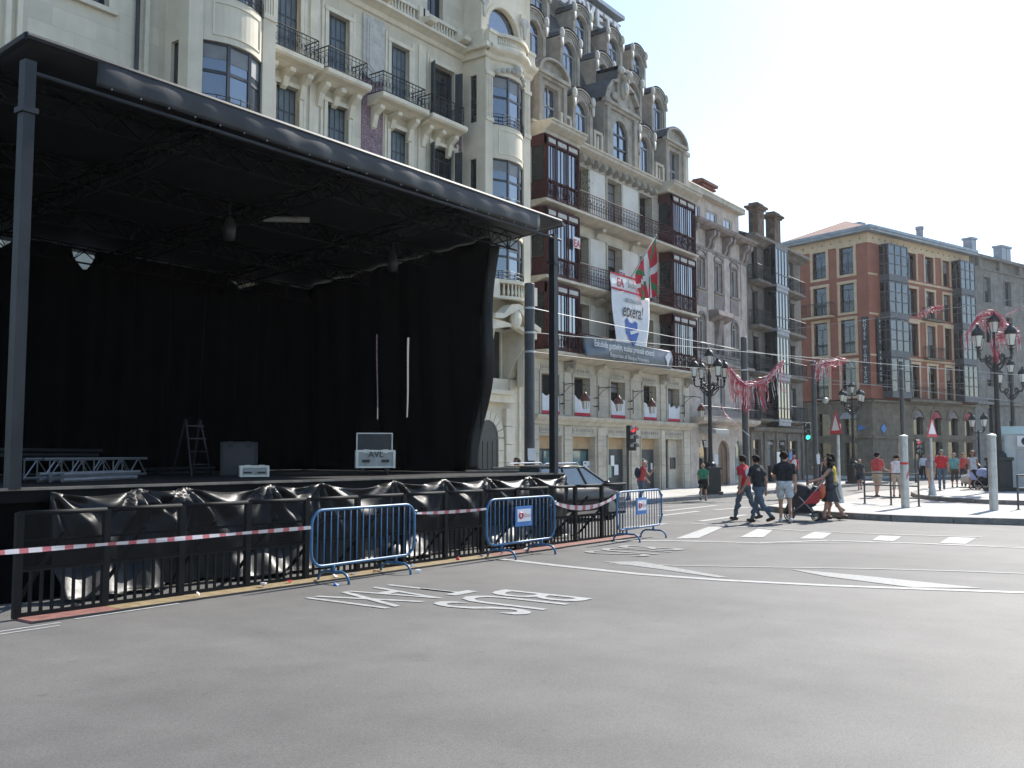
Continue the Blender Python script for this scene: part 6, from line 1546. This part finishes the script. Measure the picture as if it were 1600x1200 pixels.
m = MB(); m.tube([(35.55, 20.2, 8.7), (36.85, 19.3, 11.2)], .028, 6); m.ball((36.87, 19.28, 11.25), .05, 6, 4); m.build("pole", "case_grey", fl, smooth=True)
m = MB(); NU, NV = 36, 44
def ff(u, v):
    top = Vector((36.0, 19.88, 9.55)).lerp(Vector((36.82, 19.32, 11.12)), u); ln = 1.15+1.35*u
    return (top.x+.10*sin(u*17)*min(1, v*3)+.32*v*(1-u)+.10*v, top.y-.05+.10*cos(u*15+v*2)*min(1, v*3), top.z-ln*v)
m.grid(ff, NU, NV)
for i in range(len(m.f)):
    a, b = (i % NU+.5)/NU, (i//NU+.5)/NV
    m.mi[i] = 1 if (abs(a-.5) < .07 or abs(b-.5) < .06) else (2 if (abs(a-b) < .075 or abs(a+b-1) < .075) else 0)
m.build("flag_cloth", ["cloth_red", "cloth_white", "cloth_green"], fl, fix=False, smooth=True)
wn_ = ["in the mezzanine window behind the tram pole", "in the second mezzanine window", "in the third mezzanine window", "in the fourth mezzanine window", "in the mezzanine window nearest the pinkish building"]
for k, (a, b) in enumerate(mz):
    t = thing("window_cloth", "white cloth with red hem " + wn_[k], "cloth", (a, F, 3.32), absolute=True, group="festival cloths in the mezzanine windows")
    m = MB()
    def f(u, v): top = 4.05+.07*cos(u*4*pi)*(1 if u < .97 else .4)+.05*sin(k*2+u*5); return (a+.03+(b-a-.06)*u, F-.05+.02*sin(u*14+k)*(1-v), top+(3.45-top)*v)
    m.grid(f, 24, 6); m.build("cloth", "cloth_white", t, fix=False, solid=.006); m = MB(); m.box(a+.02, b-.02, F-.075, F-.03, 3.33, 3.45); m.build("hem", "cloth_red", t)
for k, x in enumerate((31.98, 34.62, 37.55, 42.62)):
    t = thing("wall_lantern", "copper-capped lantern on an iron wall bracket, " + ("behind the right-hand stage post", "between the second and third mezzanine windows", "between the third and fourth mezzanine windows", "at the pinkish building's corner")[k], "lantern", (x, F, 3.4), absolute=True, group="wall lanterns")
    m = MB(); m.tube([(x-.2, F-.25, 3.55), (x-.2, F-.25, 4.62)], .022, 6); m.tube([(x-.2, F-.25, 4.52), (x+.1, F-.6, 4.56), (x+.42, F-.85, 4.5)], .02, 6); m.tube([(x-.2, F-.25, 4.2), (x, F-.4, 4.45), (x+.1, F-.55, 4.53)], .014, 5)
    for z in (3.75, 4.1): m.tube([(x-.2, F, z), (x-.2, F-.25, z)], .02, 5); m.ball((x-.32, F-.25, z), .045, 6, 4); m.tube([(x-.32, F-.25, z), (x-.2, F-.25, z)], .016, 5)
    m.tube([(x+.42, F-.85, 4.5), (x+.42, F-.85, 4.2)], .01, 4); m.build("bracket", "black_iron", t)
    m = MB(); m.lathe((x+.42, F-.85, 3.56), [(.09, 0), (.15, .32)], 6); m.build("glass_body", "milk_glass", t); m = MB(); m.lathe((x+.42, F-.85, 3.86), [(.20, 0), (.21, .08), (.15, .22), (.05, .30), (.03, .36)], 10); m.build("cap", "copper_cap", t, smooth=True); m = MB()
    for q in range(6): an = 2*pi*q/6; m.tube([(x+.42+.092*cos(an), F-.85+.092*sin(an), 3.55), (x+.42+.155*cos(an), F-.85+.155*sin(an), 3.9)], .010, 4)
    m.build("cage", "black_iron", t)
for k, (x, z, w_, h_, mm, lb) in enumerate(((33.95, .75, .55, .72, "sign_white", "white festival poster in the teal shop window"), (33.15, .8, .45, .5, "tread_yellow", "yellow poster low in the teal shop window"), (36.2, 1.25, .3, .45, "sign_white", "pale leaflet on the poster-covered roller shutter"), (36.5, .85, .35, .45, "sign_white", "second pale leaflet on the poster-covered roller shutter"), (35.85, .75, .4, .55, "cotton_mint", "faded green poster on the roller shutter"), (39.85, 1.05, .16, .3, "sign_white", "small white note on the graffitied shutter"))):
    m = MB(); m.box(0, w_, 0, .012, 0, h_); o = m.build("poster", mm); o.location = (x, F+.235, z); tag(o, lb, "poster")
    if k == 0:
        for q in range(7): m = MB(); xx, zz = .08+.36*random.random(), .08+.52*random.random(); m.box(xx, xx+.12, -.004, -.001, zz, zz+.07); m.build("print", "banner_blue", o)

# ---------------------------------------------------------------- vehicles and prams
def car(name, label, x, y, rz, paint, L=4.25, Wd=1.72, Hh=1.46):
    t = thing(name, label, "car", (x, y, .0), rz)
    # lofted lower body: stations along x (front = +x), each an outline of half-width / height
    st = [(-L/2, .55, .95, .62), (-L/2+.08, .40, 1.0, .80), (-L/2+.5, .28, 1.0, .85), (-.6, .24, .98, .86), (.6, .24, .96, .86), (1.2, .25, .93, .85), (L/2-.35, .28, .82, .80), (L/2-.08, .34, .72, .70), (L/2, .42, .62, .55)]
    m = MB(); n = 12; rings = []
    for sx, zb, zt, hw in st:
        r_ = []
        for k in range(n):
            a = 2*pi*k/n; cx, cz = cos(a), sin(a); ex = abs(cx)**.45*(1 if cx >= 0 else -1); ez = abs(cz)**.55*(1 if cz >= 0 else -1)
            r_.append((sx, hw*ex*Wd/1.72, (zb+zt)/2+(zt-zb)/2*ez))
        rings.append(r_)
    vs = [p for r_ in rings for p in r_]; fs = []
    for i in range(len(rings)-1):
        for k in range(n): fs.append((i*n+k, i*n+(k+1) % n, (i+1)*n+(k+1) % n, (i+1)*n+k))
    fs += [tuple(range(n-1, -1, -1)), tuple(range((len(rings)-1)*n, len(rings)*n))]; m.add(vs, fs); body = m.build("body", paint, t, smooth=True)
    # cabin: roof shell on slanted pillars with glass between
    base = [(-L/2+.12, .74), (1.35, .78)]; roof = [(-L/2+.42, .58), (.35, .60)]; zb, zt = .93, Hh
    m = MB(); m.add([(roof[0][0], -roof[0][1], zt-.05), (roof[1][0], -roof[1][1], zt-.03), (roof[1][0], roof[1][1], zt-.03), (roof[0][0], roof[0][1], zt-.05), (roof[0][0]+.1, -.45, zt), (roof[1][0]-.15, -.46, zt+.02), (roof[1][0]-.15, .46, zt+.02), (roof[0][0]+.1, .45, zt)], [(0, 1, 5, 4), (1, 2, 6, 5), (2, 3, 7, 6), (3, 0, 4, 7), (4, 5, 6, 7), (3, 2, 1, 0)]); m.build("roof", paint, t, smooth=True)
    for sy in (-1, 1):
        for bx, rx in ((base[0][0], roof[0][0]), (-.75, -.72), (.25, .05), (base[1][0], roof[1][0])): m = MB(); m.tube([(bx, sy*.75, zb), (rx, sy*.59, zt-.05)], .035, 6); m.build("pillar", "frame_dark", t)
    for sy in (-1, 1):
        xs = [(base[0][0]+.1, roof[0][0]+.08), (-.79, -.76), (-.71, -.68), (.21, .01), (.29, .09), (base[1][0]-.1, roof[1][0]-.02)]
        for a, b in ((0, 1), (2, 3), (4, 5)): p = MB(); p.quad((xs[a][0], sy*.748, zb), (xs[b][0], sy*.75, zb), (xs[b][1], sy*.595, zt-.07), (xs[a][1], sy*.595, zt-.07)); p.build("side_window", "glass_car", t, fix=False)
        m = MB(); m.tube([(-1.5, sy*.56, zt+.0), (-1.4, sy*.56, zt+.06), (0, sy*.56, zt+.07), (.12, sy*.56, zt+.01)], .018, 6); m.build("roof_rail", "aluminium", t)
        m = MB(); m.ball((.95, sy*.93, .98), .11, 8, 5, (.7, 1, .75)); m.tube([(.95, sy*.78, .95), (.95, sy*.9, .96)], .02, 5); m.build("mirror", paint, t, smooth=True)
        m = MB(); m.box(L/2-.28, L/2-.06, sy*.56-.14, sy*.56+.14, .62, .74); m.build("headlight", "sign_white", t); m = MB(); m.box(-L/2-.01, -L/2+.12, sy*.58-.1, sy*.58+.1, .72, .96); m.build("tail_light", "tail_lamp", t)
    for (a, b) in (((base[0][0], .70), (roof[0][0], .54)), ((base[1][0], .70), (roof[1][0], .54))): p = MB(); p.quad((a[0], -a[1], zb), (a[0], a[1], zb), (b[0], b[1], zt-.06), (b[0], -b[1], zt-.06)); p.build("windscreen" if a[0] > 0 else "rear_window", "glass_car", t, fix=False)
    m = MB(); m.box(-.04, .04, -.26, .26, .45, .56); o = m.build("number_plate", "sign_white", t, org=(0, 0, 0)); o.location = (-L/2-.02, 0, 0)
    for wx_ in (-L/2+.75, L/2-.82):
        for sy in (-1, 1):
            m = MB(); pr = [(.31, -.09), (.325, -.06), (.325, .06), (.31, .09)]; m.lathe((0, 0, 0), pr, 18); o = m.build("wheel", "rubber", t, org=(0, 0, 0), loc=(wx_, sy*.78, .325)); o.rotation_euler = (pi/2, 0, 0)
            m = MB(); m.lathe((0, 0, 0), [(.2, .085), (.2, .1), (.05, .105)], 12); m.lathe((0, 0, 0), [(.2, -.1), (.2, -.085)], 12); m.build("rim", "aluminium", o, org=(0, 0, 0))
    return t
car("parked_car", "dark brown car with roof rails parked behind the black fence at the stage end", 21.2, 14.05, 0, "car_paint")
v = car("white_car", "cream car with its door open beside the blue-covered pram", 51.6, 8.2, RAD(95), "van_paint", 4.1, 1.7, 1.5)
m = MB(); m.tube([(.55, .9, .4), (.45, 1.55, .4), (.45, 1.6, .95), (.3, 1.55, 1.5), (.1, 1.2, 1.55), (.35, .92, .95)], .035, 6); m.ext([(.55, .9, .4), (.45, 1.58, .4), (.45, 1.6, .95), (.5, .92, .95)], (.05, 0, 0)); m.build("open_door", "van_paint", v)

def pram(label, x, y, z, rz, fab, hoodm, seatm):
    t = thing("pram", label, "pram", (x, y, z), rz, "prams")
    for wx_ in (-.32, .36):
        for sy in (-.24, .24):
            r = .11; m = MB(); pts = [(wx_+r*cos(2*pi*k/14), sy, .12+r*sin(2*pi*k/14)) for k in range(15)]; m.tube(pts, .018, 6, cap=False); o = m.build("wheel", "rubber", t, smooth=True)
            m = MB()
            for k in range(5): a = 2*pi*k/5; m.tube([(wx_, sy, .12), (wx_+.1*cos(a), sy, .12+.1*sin(a))], .008, 4)
            m.build("spokes", "aluminium", o, org=(0, 0, 0))
    m = MB()
    for sy in (-.22, .22): m.tube([(-.32, sy, .14), (.12, sy, .5), (.55, sy, 1.02)], .016, 6); m.tube([(.36, sy, .14), (.05, sy, .52), (-.25, sy, .85)], .016, 6); m.tube([(-.32, sy, .14), (.36, sy, .14)], .012, 5)
    m.tube([(.55, -.22, 1.02), (.6, -.2, 1.06), (.6, .2, 1.06), (.55, .22, 1.02)], .02, 6); m.build("frame", "aluminium", t, smooth=True)
    m = MB(); side = [(-.46, .20), (-.30, .17), (-.20, .34), (.05, .30), (.34, .38), (.50, .74), (.42, .86), (.30, .92), (.16, .66), (-.16, .62), (-.34, .50)]
    m.ext([(a, -.22, b) for a, b in side], (0, .44, 0)); m.build("seat", seatm, t, bevel=.02)
    m = MB(); m.ext([(.02, -.235, .42), (.42, -.235, .46), (.52, -.235, .78), (.34, -.235, .80)], (0, .47, 0)); m.build("side_panel", fab, t, bevel=.015)
    m = MB(); n, q = 9, 8
    def hood(u, v): a = RAD(30+165*u); w = sin(pi*(.08+.84*v)); return (-.02+.42*cos(a)*(.75+.25*w), -.25+.5*v, .66+.42*sin(a)*(.55+.45*w))
    m.ball((-.06, 0, .70), .27, 14, 9, (1.25, .92, 1.05)); m.build("hood", hoodm, t, smooth=True)
    m = MB(); m.ball((.50, -.05, .78), .19, 9, 6, (.6, .9, 1.2)); m.build("hanging_bag", "pram_orange" if fab == "pram_red" else "pram_black", t, smooth=True)
    m = MB(); m.box(-.18, .26, -.18, .18, .2, .34); m.build("basket", "pram_black", t, bevel=.03)
    return t
pram("black pram with red lining pushed by the woman in the grey dress", 25.35, 9.0, .004, RAD(-75), "pram_red", "pram_black", "pram_black")
pram("pram draped with a pale blue cover pushed by the woman in white", 48.3, 8.75, .145, RAD(60), "pram_blue", "pram_blue", "pram_black")

# ---------------------------------------------------------------- people
def capsule(mb, p, r0, q, r1, n=9):
    p, q = Vector(p), Vector(q); d = q-p; L = max(d.length, 1e-4); d = d/L; pts, rs = [], []
    for a in (-80, -45, 0): pts.append(p+d*r0*sin(RAD(a))); rs.append(max(.002, r0*cos(RAD(a))))
    for a in (0, 45, 80): pts.append(q+d*r1*sin(RAD(a))); rs.append(max(.002, r1*cos(RAD(a))))
    mb.tube(pts, rs, n)
def person(label, x, y, z, face, h=1.74, stride=22, phase=1, arms=(18, -18), elbow=(15, 15), lean=3, top="black", bottom="jeans", bottom_len="long",
           sleeve=.62, hair="hair_dark", hair_style="short", shoes="leather_brown", female=False, dress=None, turn=0, bag=None, build=1.0, cap=None, extra=None):
    """posed figure facing local +x; thigh swing is +-stride, arms are swing angles (left, right)"""
    t = thing("person", label, "person", (x, y, z), RAD(face)); s = h/1.74
    caps = []
    def add(nm, p, r0, q, r1): caps.append((nm, Vector(p)*s, r0*s, Vector(q)*s, r1*s))
    def rotY(v, a): a = RAD(a); return Vector((v.x*cos(a)+v.z*sin(a), v.y, -v.x*sin(a)+v.z*cos(a)))
    b = build; sw = (.155 if female else .175)*b; hw = .095 if not female else .10
    legs = {}; low = 9
    for sd, nm in ((1, "L"), (-1, "R")):
        sgn = phase*sd; th = stride*sgn; kn = (6 if sgn > 0 else 5+stride*.55)
        hip = Vector((0, sd*hw, .91)); knee = hip+rotY(Vector((0, 0, -.43)), -th); ank = knee+rotY(Vector((0, 0, -.42)), -(th-kn))
        toe = ank+rotY(Vector((.15, 0, -.05)), -(0 if sgn > 0 else -stride*.8)); heel = ank+rotY(Vector((-.05, 0, -.05)), -(0 if sgn > 0 else -stride*.8))
        legs[nm] = (hip, knee, ank, toe, heel); low = min(low, toe.z-.035, heel.z-.04)
    dz = Vector((0, 0, -low))
    for nm, (hip, knee, ank, toe, heel) in legs.items():
        add("thigh"+nm, hip+dz, .088*b, knee+dz, .058); add("calf"+nm, knee+dz, .056, ank+dz, .037); add("shin"+nm, knee+dz+Vector((-.02, 0, -.1)), .05, ank+dz+Vector((0, 0, .15)), .038); add("foot"+nm, heel+dz, .040, toe+dz, .034)
    base = Vector((0, 0, .93))+dz
    def up(v): return base+rotY(Vector(v)-Vector((0, 0, .93)), lean)
    for sd in (-1, 1):
        add("pelvis", up((-.01, sd*.07, .93)), .105*b, up((0, sd*.06, 1.03)), .095*b); add("torso", up((0, sd*.065*b, 1.05)), .095*b, up((.0, sd*.085*b, 1.32)), .105*b)
        add("torso", up((0, sd*.03, 1.36)), .095, up((0, sd*(sw-.035), 1.375)), .066); add("torso", up((-.01, sd*.02, 1.44)), .055, up((-.005, sd*(sw-.05), 1.40)), .045)
        if female: add("torso", up((.07, sd*.07, 1.27)), .062, up((.07, sd*.075, 1.27)), .06)
    add("pelvis", up((-.05, .06, .9)), .08, up((-.05, -.06, .9)), .08)
    add("neck", up((0, 0, 1.4)), .055, up((.015, 0, 1.53)), .05)
    hd = up((.02, 0, 1.625)); T = Matrix.Rotation(RAD(turn), 3, 'Z')
    def H_(v): return hd+T @ Vector(v)
    add("head", H_((-.02, 0, .02)), .093, H_((.005, 0, .03)), .09); add("head", H_((.035, 0, -.045)), .06, H_((.045, 0, -.075)), .042)
    add("head", H_((.09, 0, -.0)), .014, H_((.115, 0, -.03)), .016)
    for sd in (-1, 1): add("head", H_((-.005, sd*.088, -.005)), .018, H_((-.008, sd*.092, .018)), .016)
    hands = []
    for i, (sd, nm) in enumerate(((1, "L"), (-1, "R"))):
        sh = up((0, sd*sw, 1.375)); out = Vector((0, sd*.055, 0)); el = sh+rotY(Vector((0, 0, -.29)), -arms[i])+out; wr = el+rotY(Vector((0, 0, -.25)), -(arms[i]+elbow[i]))+out*.2
        d = (wr-el).normalized(); add("uarm"+nm, sh, .055*b, el, .041*b); add("farm"+nm, el, .041, wr, .028)
        pm = wr+d*.075; add("hand", wr, .027, pm, .033); side = Vector((0, 1, 0)).cross(d).normalized()
        for k in range(4): o_ = side*(.026*(k-1.5)*.8); e = pm+o_+d*(.045+.012*(1.5-abs(k-1.2))); add("hand", pm+o_, .010, e, .009); add("hand", e, .009, e+(d*.03+Vector((-.012, -sd*.012, 0))), .008)
        add("hand", wr+d*.02+side*.02, .012, wr+d*.065+side*.052, .010); hands.append(pm)
    mb = MB()
    for c in caps: capsule(mb, *c[1:])
    me = mb.mesh("tmp", "skin"); ob = bpy.data.objects.new("tmp", me); COL.objects.link(ob)
    q = ob.modifiers.new("r", 'REMESH'); q.mode = 'VOXEL'; q.voxel_size = .0145*s; q.use_smooth_shade = True
    q2 = ob.modifiers.new("s", 'SMOOTH'); q2.iterations = 3; q2.factor = .5
    dg = bpy.context.evaluated_depsgraph_get(); bme = bpy.data.meshes.new_from_object(ob.evaluated_get(dg)); bpy.data.objects.remove(ob); bpy.data.meshes.remove(me)
    bme.materials.clear(); bme.materials.append(M["skin"]); bme.name = "body"; put("body", bme, t)
    nv, nf = len(bme.vertices), len(bme.polygons)
    co = np.empty(nv*3); bme.vertices.foreach_get("co", co); co = co.reshape(-1, 3); no = np.empty(nv*3); bme.vertices.foreach_get("normal", no); no = no.reshape(-1, 3)
    polys = [tuple(p.vertices) for p in bme.polygons]; cen = np.array([co[list(p)].mean(0) for p in polys])
    best = np.full(nf, 1e9); idx = np.zeros(nf, int); par = np.zeros(nf)
    for ci, (nm, p, r0, qq, r1) in enumerate(caps):
        p_, d_ = np.array(p), np.array(qq-p); L2 = max(d_.dot(d_), 1e-8); u = np.clip(((cen-p_) @ d_)/L2, 0, 1)
        dist = np.linalg.norm(cen-(p_+u[:, None]*d_), axis=1)-(r0+(r1-r0)*u); k = dist < best; best[k] = dist[k]; idx[k] = ci; par[k] = u[k]
    names = np.array([c[0] for c in caps])[idx]
    def garment(nm, sel, off, mm, extra_fn=None):
        ids = np.nonzero(sel)[0]
        if len(ids) == 0: return None
        mp, vs, fs = {}, [], []
        for f in ids:
            r_ = []
            for v in polys[f]:
                if v not in mp:
                    mp[v] = len(vs); pnt = co[v]+no[v]*(off if not extra_fn else extra_fn(co[v])); vs.append(tuple(pnt))
                r_.append(mp[v])
            fs.append(r_)
        g_ = MB(); g_.add(vs, fs); return g_.build(nm, mm, t, fix=False, smooth=True, org=(0, 0, 0))
    st = lambda *a: np.isin(names, a)
    rz_ = lambda k: k*s
    wav = lambda am: (lambda c: am*(1+.55*sin(c[2]*34+c[1]*21)+.4*sin(c[0]*40+c[2]*13)))
    if top:
        sel = st("torso") | (st("pelvis") & (cen[:, 2] > (.93-low)*s)) | ((st("uarmL") | st("uarmR")) & (par < sleeve)) | (st("neck") & (par < .15))
        if sleeve < .1: sel = sel & ~(st("uarmL", "uarmR"))
        if sleeve > .9: sel |= (st("farmL") | st("farmR")) & (par < .9)
        garment("shirt", sel, .014, "cotton_"+top, wav(.016))
    if bottom:
        lim = {"long": 9, "short": .78, "capri": 1.5}[bottom_len]
        sel = (st("pelvis") & (cen[:, 2] <= (1.0-low)*s)) | (st("thighL", "thighR") & (par < (lim if lim < 1 else 2)))
        if lim > 1: sel |= st("calfL", "calfR", "shinL", "shinR") & (par < (2 if lim > 2 else .45))
        garment("trousers" if lim > 2 else "shorts", sel, .012, "cotton_"+bottom, wav(.014 if lim > 1 else .028))
    if dress:
        mm, hem, flare = dress; zt = (1.02-low)*s; zb = hem*s; g_ = MB()
        mid = (legs["L"][1]+legs["R"][1])/2
        def dr(u, v): a = 2*pi*u; w = v; rr = (.125+flare*w)*s; return (rr*cos(a)*(.85+.25*w)+.0*w, rr*sin(a)*1.12, zt+(zb-zt)*w+.01*sin(a*7)*w)
        g_.grid(lambda u, v: (lambda p: (p[0]*(1+.05*sin(u*50)*v), p[1]*(1+.05*sin(u*50)*v), p[2]))(dr(u, v)), 36, 10); g_.build("skirt", "cotton_"+mm, t, fix=False, smooth=True, org=(0, 0, 0))
    for ft in ("footL", "footR"): garment("shoe", st(ft), .010, "cotton_"+shoes if shoes in ("white", "black") else shoes)
    hc = np.array(hd); rel = cen-hc; fwd = np.array(T @ Vector((1, 0, 0))); fx = rel @ fwd
    hs = st("head") & ((rel[:, 2] > (.055*s)) | ((fx < -.005*s) & (rel[:, 2] > -.055*s))) & ~((fx > .07*s) & (rel[:, 2] < .07*s))
    rnd = random.Random(int(x*100))
    if cap: garment("cap", st("head") & (rel[:, 2] > .05*s), .02, cap)
    else: garment("hair", hs, .0, hair, (lambda c: (.016+.004*sin(c[2]*90+c[1]*70)) if hair_style == "short" else (.03+.02*sin(c[2]*70)*cos(c[1]*80+c[0]*60))))
    if hair_style in ("long", "curly"):
        g_ = MB(); R_ = .10 if hair_style == "long" else .125
        for k in range(26 if hair_style == "curly" else 14):
            a = rnd.uniform(pi*.45, pi*1.55); zz = rnd.uniform(-.20 if hair_style == "long" else -.16, .09); rr = rnd.uniform(.6, 1)*R_
            g_.ball(tuple(H_((cos(a)*rr-.01, sin(a)*rr, zz))*1.0) if False else tuple((H_((cos(a)*rr-.02, sin(a)*rr*.95, zz))-hd)*s+hd*s), rnd.uniform(.035, .055)*s, 6, 4)
        g_.build("long_hair", hair, t, smooth=True, org=(0, 0, 0))
    for sd in (-1, 1):
        g_ = MB(); g_.ball(tuple((H_((.088, sd*.033, .015)))*s), .011*s, 6, 4); g_.build("eye", "letter_black", t, org=(0, 0, 0))
    if bag:
        mm, side = bag; g_ = MB(); bx = up((-.02, side*(sw+.08), 1.0))*s; g_.ball(tuple(bx), .16*s, 10, 6, (.8, .35, 1.1)); g_.tube([bx+Vector((0, 0, .15)), up((0, side*.12, 1.45))*s, bx+Vector((-.1, 0, .12))], .012, 5); g_.build("shoulder_bag", mm, t, smooth=True, org=(0, 0, 0))
    if extra: extra(t, up, s)
    return t
def back_print(t, up, s):
    m = MB(); c = up((-.125, -.01, 1.27))*s; m.ext([(c.x, c.y+.10*cos(2*pi*k/14), c.z+.12*sin(2*pi*k/14)) for k in range(14)], (-.012, 0, 0)); m.build("back_print", "cotton_white", t, org=(0, 0, 0))
def backpack(mm):
    def f(t, up, s):
        m = MB(); c = up((-.2, 0, 1.22))*s; m.ball(tuple(c), .2*s, 10, 7, (.55, .75, 1.1)); m.build("backpack", mm, t, smooth=True, org=(0, 0, 0))
    return f
# headings are measured from +X (away along the street) towards +Y (the facades)
person("man in red shirt with white back print and jeans, walking", 24.5, 10.25, .004, 75, 1.73, 20, 1, (-14, 22), (20, 25), 4, "red", "jeans", extra=back_print, hair="hair_brown")
person("man in black polo shirt and jeans walking beside the red shirt", 23.75, 9.55, .004, 72, 1.76, 24, -1, (20, -16), (15, 20), 6, "black", "jeans", build=1.08)
person("man in black shirt and pale shorts seen from behind, walking by the pram", 24.25, 9.05, .004, 28, 1.80, 12, 1, (28, -8), (70, 12), 2, "black", "pale", "short", shoes="white", hair="hair_brown", build=1.1, sleeve=.7)
person("woman in grey dress with curly dark hair pushing the black pram", 25.75, 8.35, .004, 105, 1.66, 16, 1, (38, 40), (35, 35), 6, "charcoal", "charcoal", "short", .05, "hair_dark", "curly", female=True, dress=("charcoal", .52, .10), shoes="leather_brown")
person("woman in yellow top with long hair and a white bag beside the grey dress", 26.2, 8.45, .004, 100, 1.72, 12, -1, (10, 20), (20, 40), 3, "yellow", "olive", "short", .3, "hair_brown", "long", female=True, dress=("olive", .55, .09), bag=("cotton_white", -1))
person("person in yellow and green shirt and dark shorts crossing before the sooty shops", 36.9, 13.7, .004, 30, 1.66, 16, 1, (12, -12), (15, 15), 2, "yellow", "olive", "short", hair="hair_grey")
person("boy in green shirt and dark shorts stepping along the kerb by the lamp", 33.6, 15.7, .004, 20, 1.42, 20, -1, (16, -14), (20, 15), 2, "green", "black", "short")
person("person in red top and cap with a backpack standing behind the end blue barrier", 29.3, 16.0, .004, -40, 1.52, 4, 1, (25, 40), (20, 105), 10, "coral", "jeans", hair="hair_brown", cap="case_grey", sleeve=.2, extra=backpack("cotton_navy"))
person("worker in yellow shirt bending down behind the right-hand end of the stage", 22.6, 16.0, .004, 150, 1.72, 6, 1, (60, 70), (20, 10), 30, "yellow", "jeans", hair="hair_dark")
person("boy in dark shirt and dark shorts walking beyond the island railing", 48.2, 14.2, .008, 10, 1.52, 18, 1, (14, -14), (15, 15), 2, "charcoal", "navy", "short", hair="hair_brown")
person("man in coral shirt and beige shorts behind the island railing", 40.7, 11.3, .008, -15, 1.80, 8, 1, (12, 18), (20, 55), 2, "coral", "beige", "short", shoes="black", build=1.12, turn=-25)
person("woman in white sleeveless top and pale trousers beside the coral shirt", 41.15, 10.65, .008, 10, 1.70, 10, -1, (14, -12), (20, 20), 2, "white", "beige", "capri", .1, "hair_brown", "short", female=True)
person("man in white shirt and black trousers far off, arm bent, beside another in white", 71.8, 16.75, .008, 200, 1.74, 12, 1, (10, -10), (40, 15), 2, "white", "black", sleeve=1.0)
person("second man in white shirt and black trousers far off, nearer the grey building", 71.9, 15.85, .008, 190, 1.76, 10, -1, (10, -10), (15, 60), 2, "white", "black", sleeve=1.0)
person("person in lilac top half hidden behind the red polo man", 48.3, 10.95, .145, 190, 1.62, 10, 1, (8, -8), (15, 15), 2, "lilac", "beige", "short", hair="hair_dark", female=True)
person("man in red polo shirt and jeans walking towards us on the tram platform", 46.6, 10.1, .145, 195, 1.80, 14, -1, (12, -12), (20, 15), 2, "red", "jeans", hair="hair_grey", build=1.1)
person("person in teal top and olive shorts walking away on the tram platform", 50.4, 10.35, .145, 15, 1.66, 14, 1, (12, -12), (20, 15), 2, "teal", "olive", "capri", hair="hair_grey")
person("person with ginger hair walking beyond the teal top", 52.2, 10.3, .145, 15, 1.66, 14, -1, (12, -12), (20, 15), 2, "coral", "charcoal", hair="hair_ginger")
person("woman in white top and white skirt with ginger curls pushing the covered pram", 48.6, 9.2, .145, 205, 1.74, 10, 1, (35, 30), (40, 40), 4, "white", "white", "short", .1, "hair_ginger", "curly", female=True, dress=("white", .55, .12), bag=("leather_brown", -1))
person("person in navy with a white backpack by the shop front next to the green signal", 50.2, 18.2, .13, 20, 1.6, 14, 1, (12, -12), (20, 15), 4, "red", "navy", hair="hair_dark", extra=backpack("cotton_white"))
person("person in dark clothes waiting behind the hotel-side tram pole", 52.3, 17.6, .13, 170, 1.68, 4, 1, (5, -5), (15, 60), 2, "charcoal", "navy", hair="hair_brown")
person("person in pink leaning by the cream car", 50.4, 8.25, .145, 60, 1.62, 6, 1, (60, 50), (20, 20), 18, "lilac", "navy", hair="hair_dark")

# ---------------------------------------------------------------- sunlit city haze
m = MB(); m.box(-203, 603, -253, 403, -1.0, 29.0)
hz = stuff(m.build("haze", "skin")); hz.data.materials.clear()
hm = bpy.data.materials.new("haze"); hm.use_nodes = True; hn = hm.node_tree.nodes; hn.clear()
pv_ = hn.new("ShaderNodeVolumePrincipled"); pv_.inputs["Color"].default_value = (0.93, 0.96, 1.0, 1); pv_.inputs["Density"].default_value = 0.0002; pv_.inputs["Anisotropy"].default_value = 0.6
ho = hn.new("ShaderNodeOutputMaterial"); hm.node_tree.links.new(pv_.outputs[0], ho.inputs["Volume"])
hz.data.materials.append(hm)
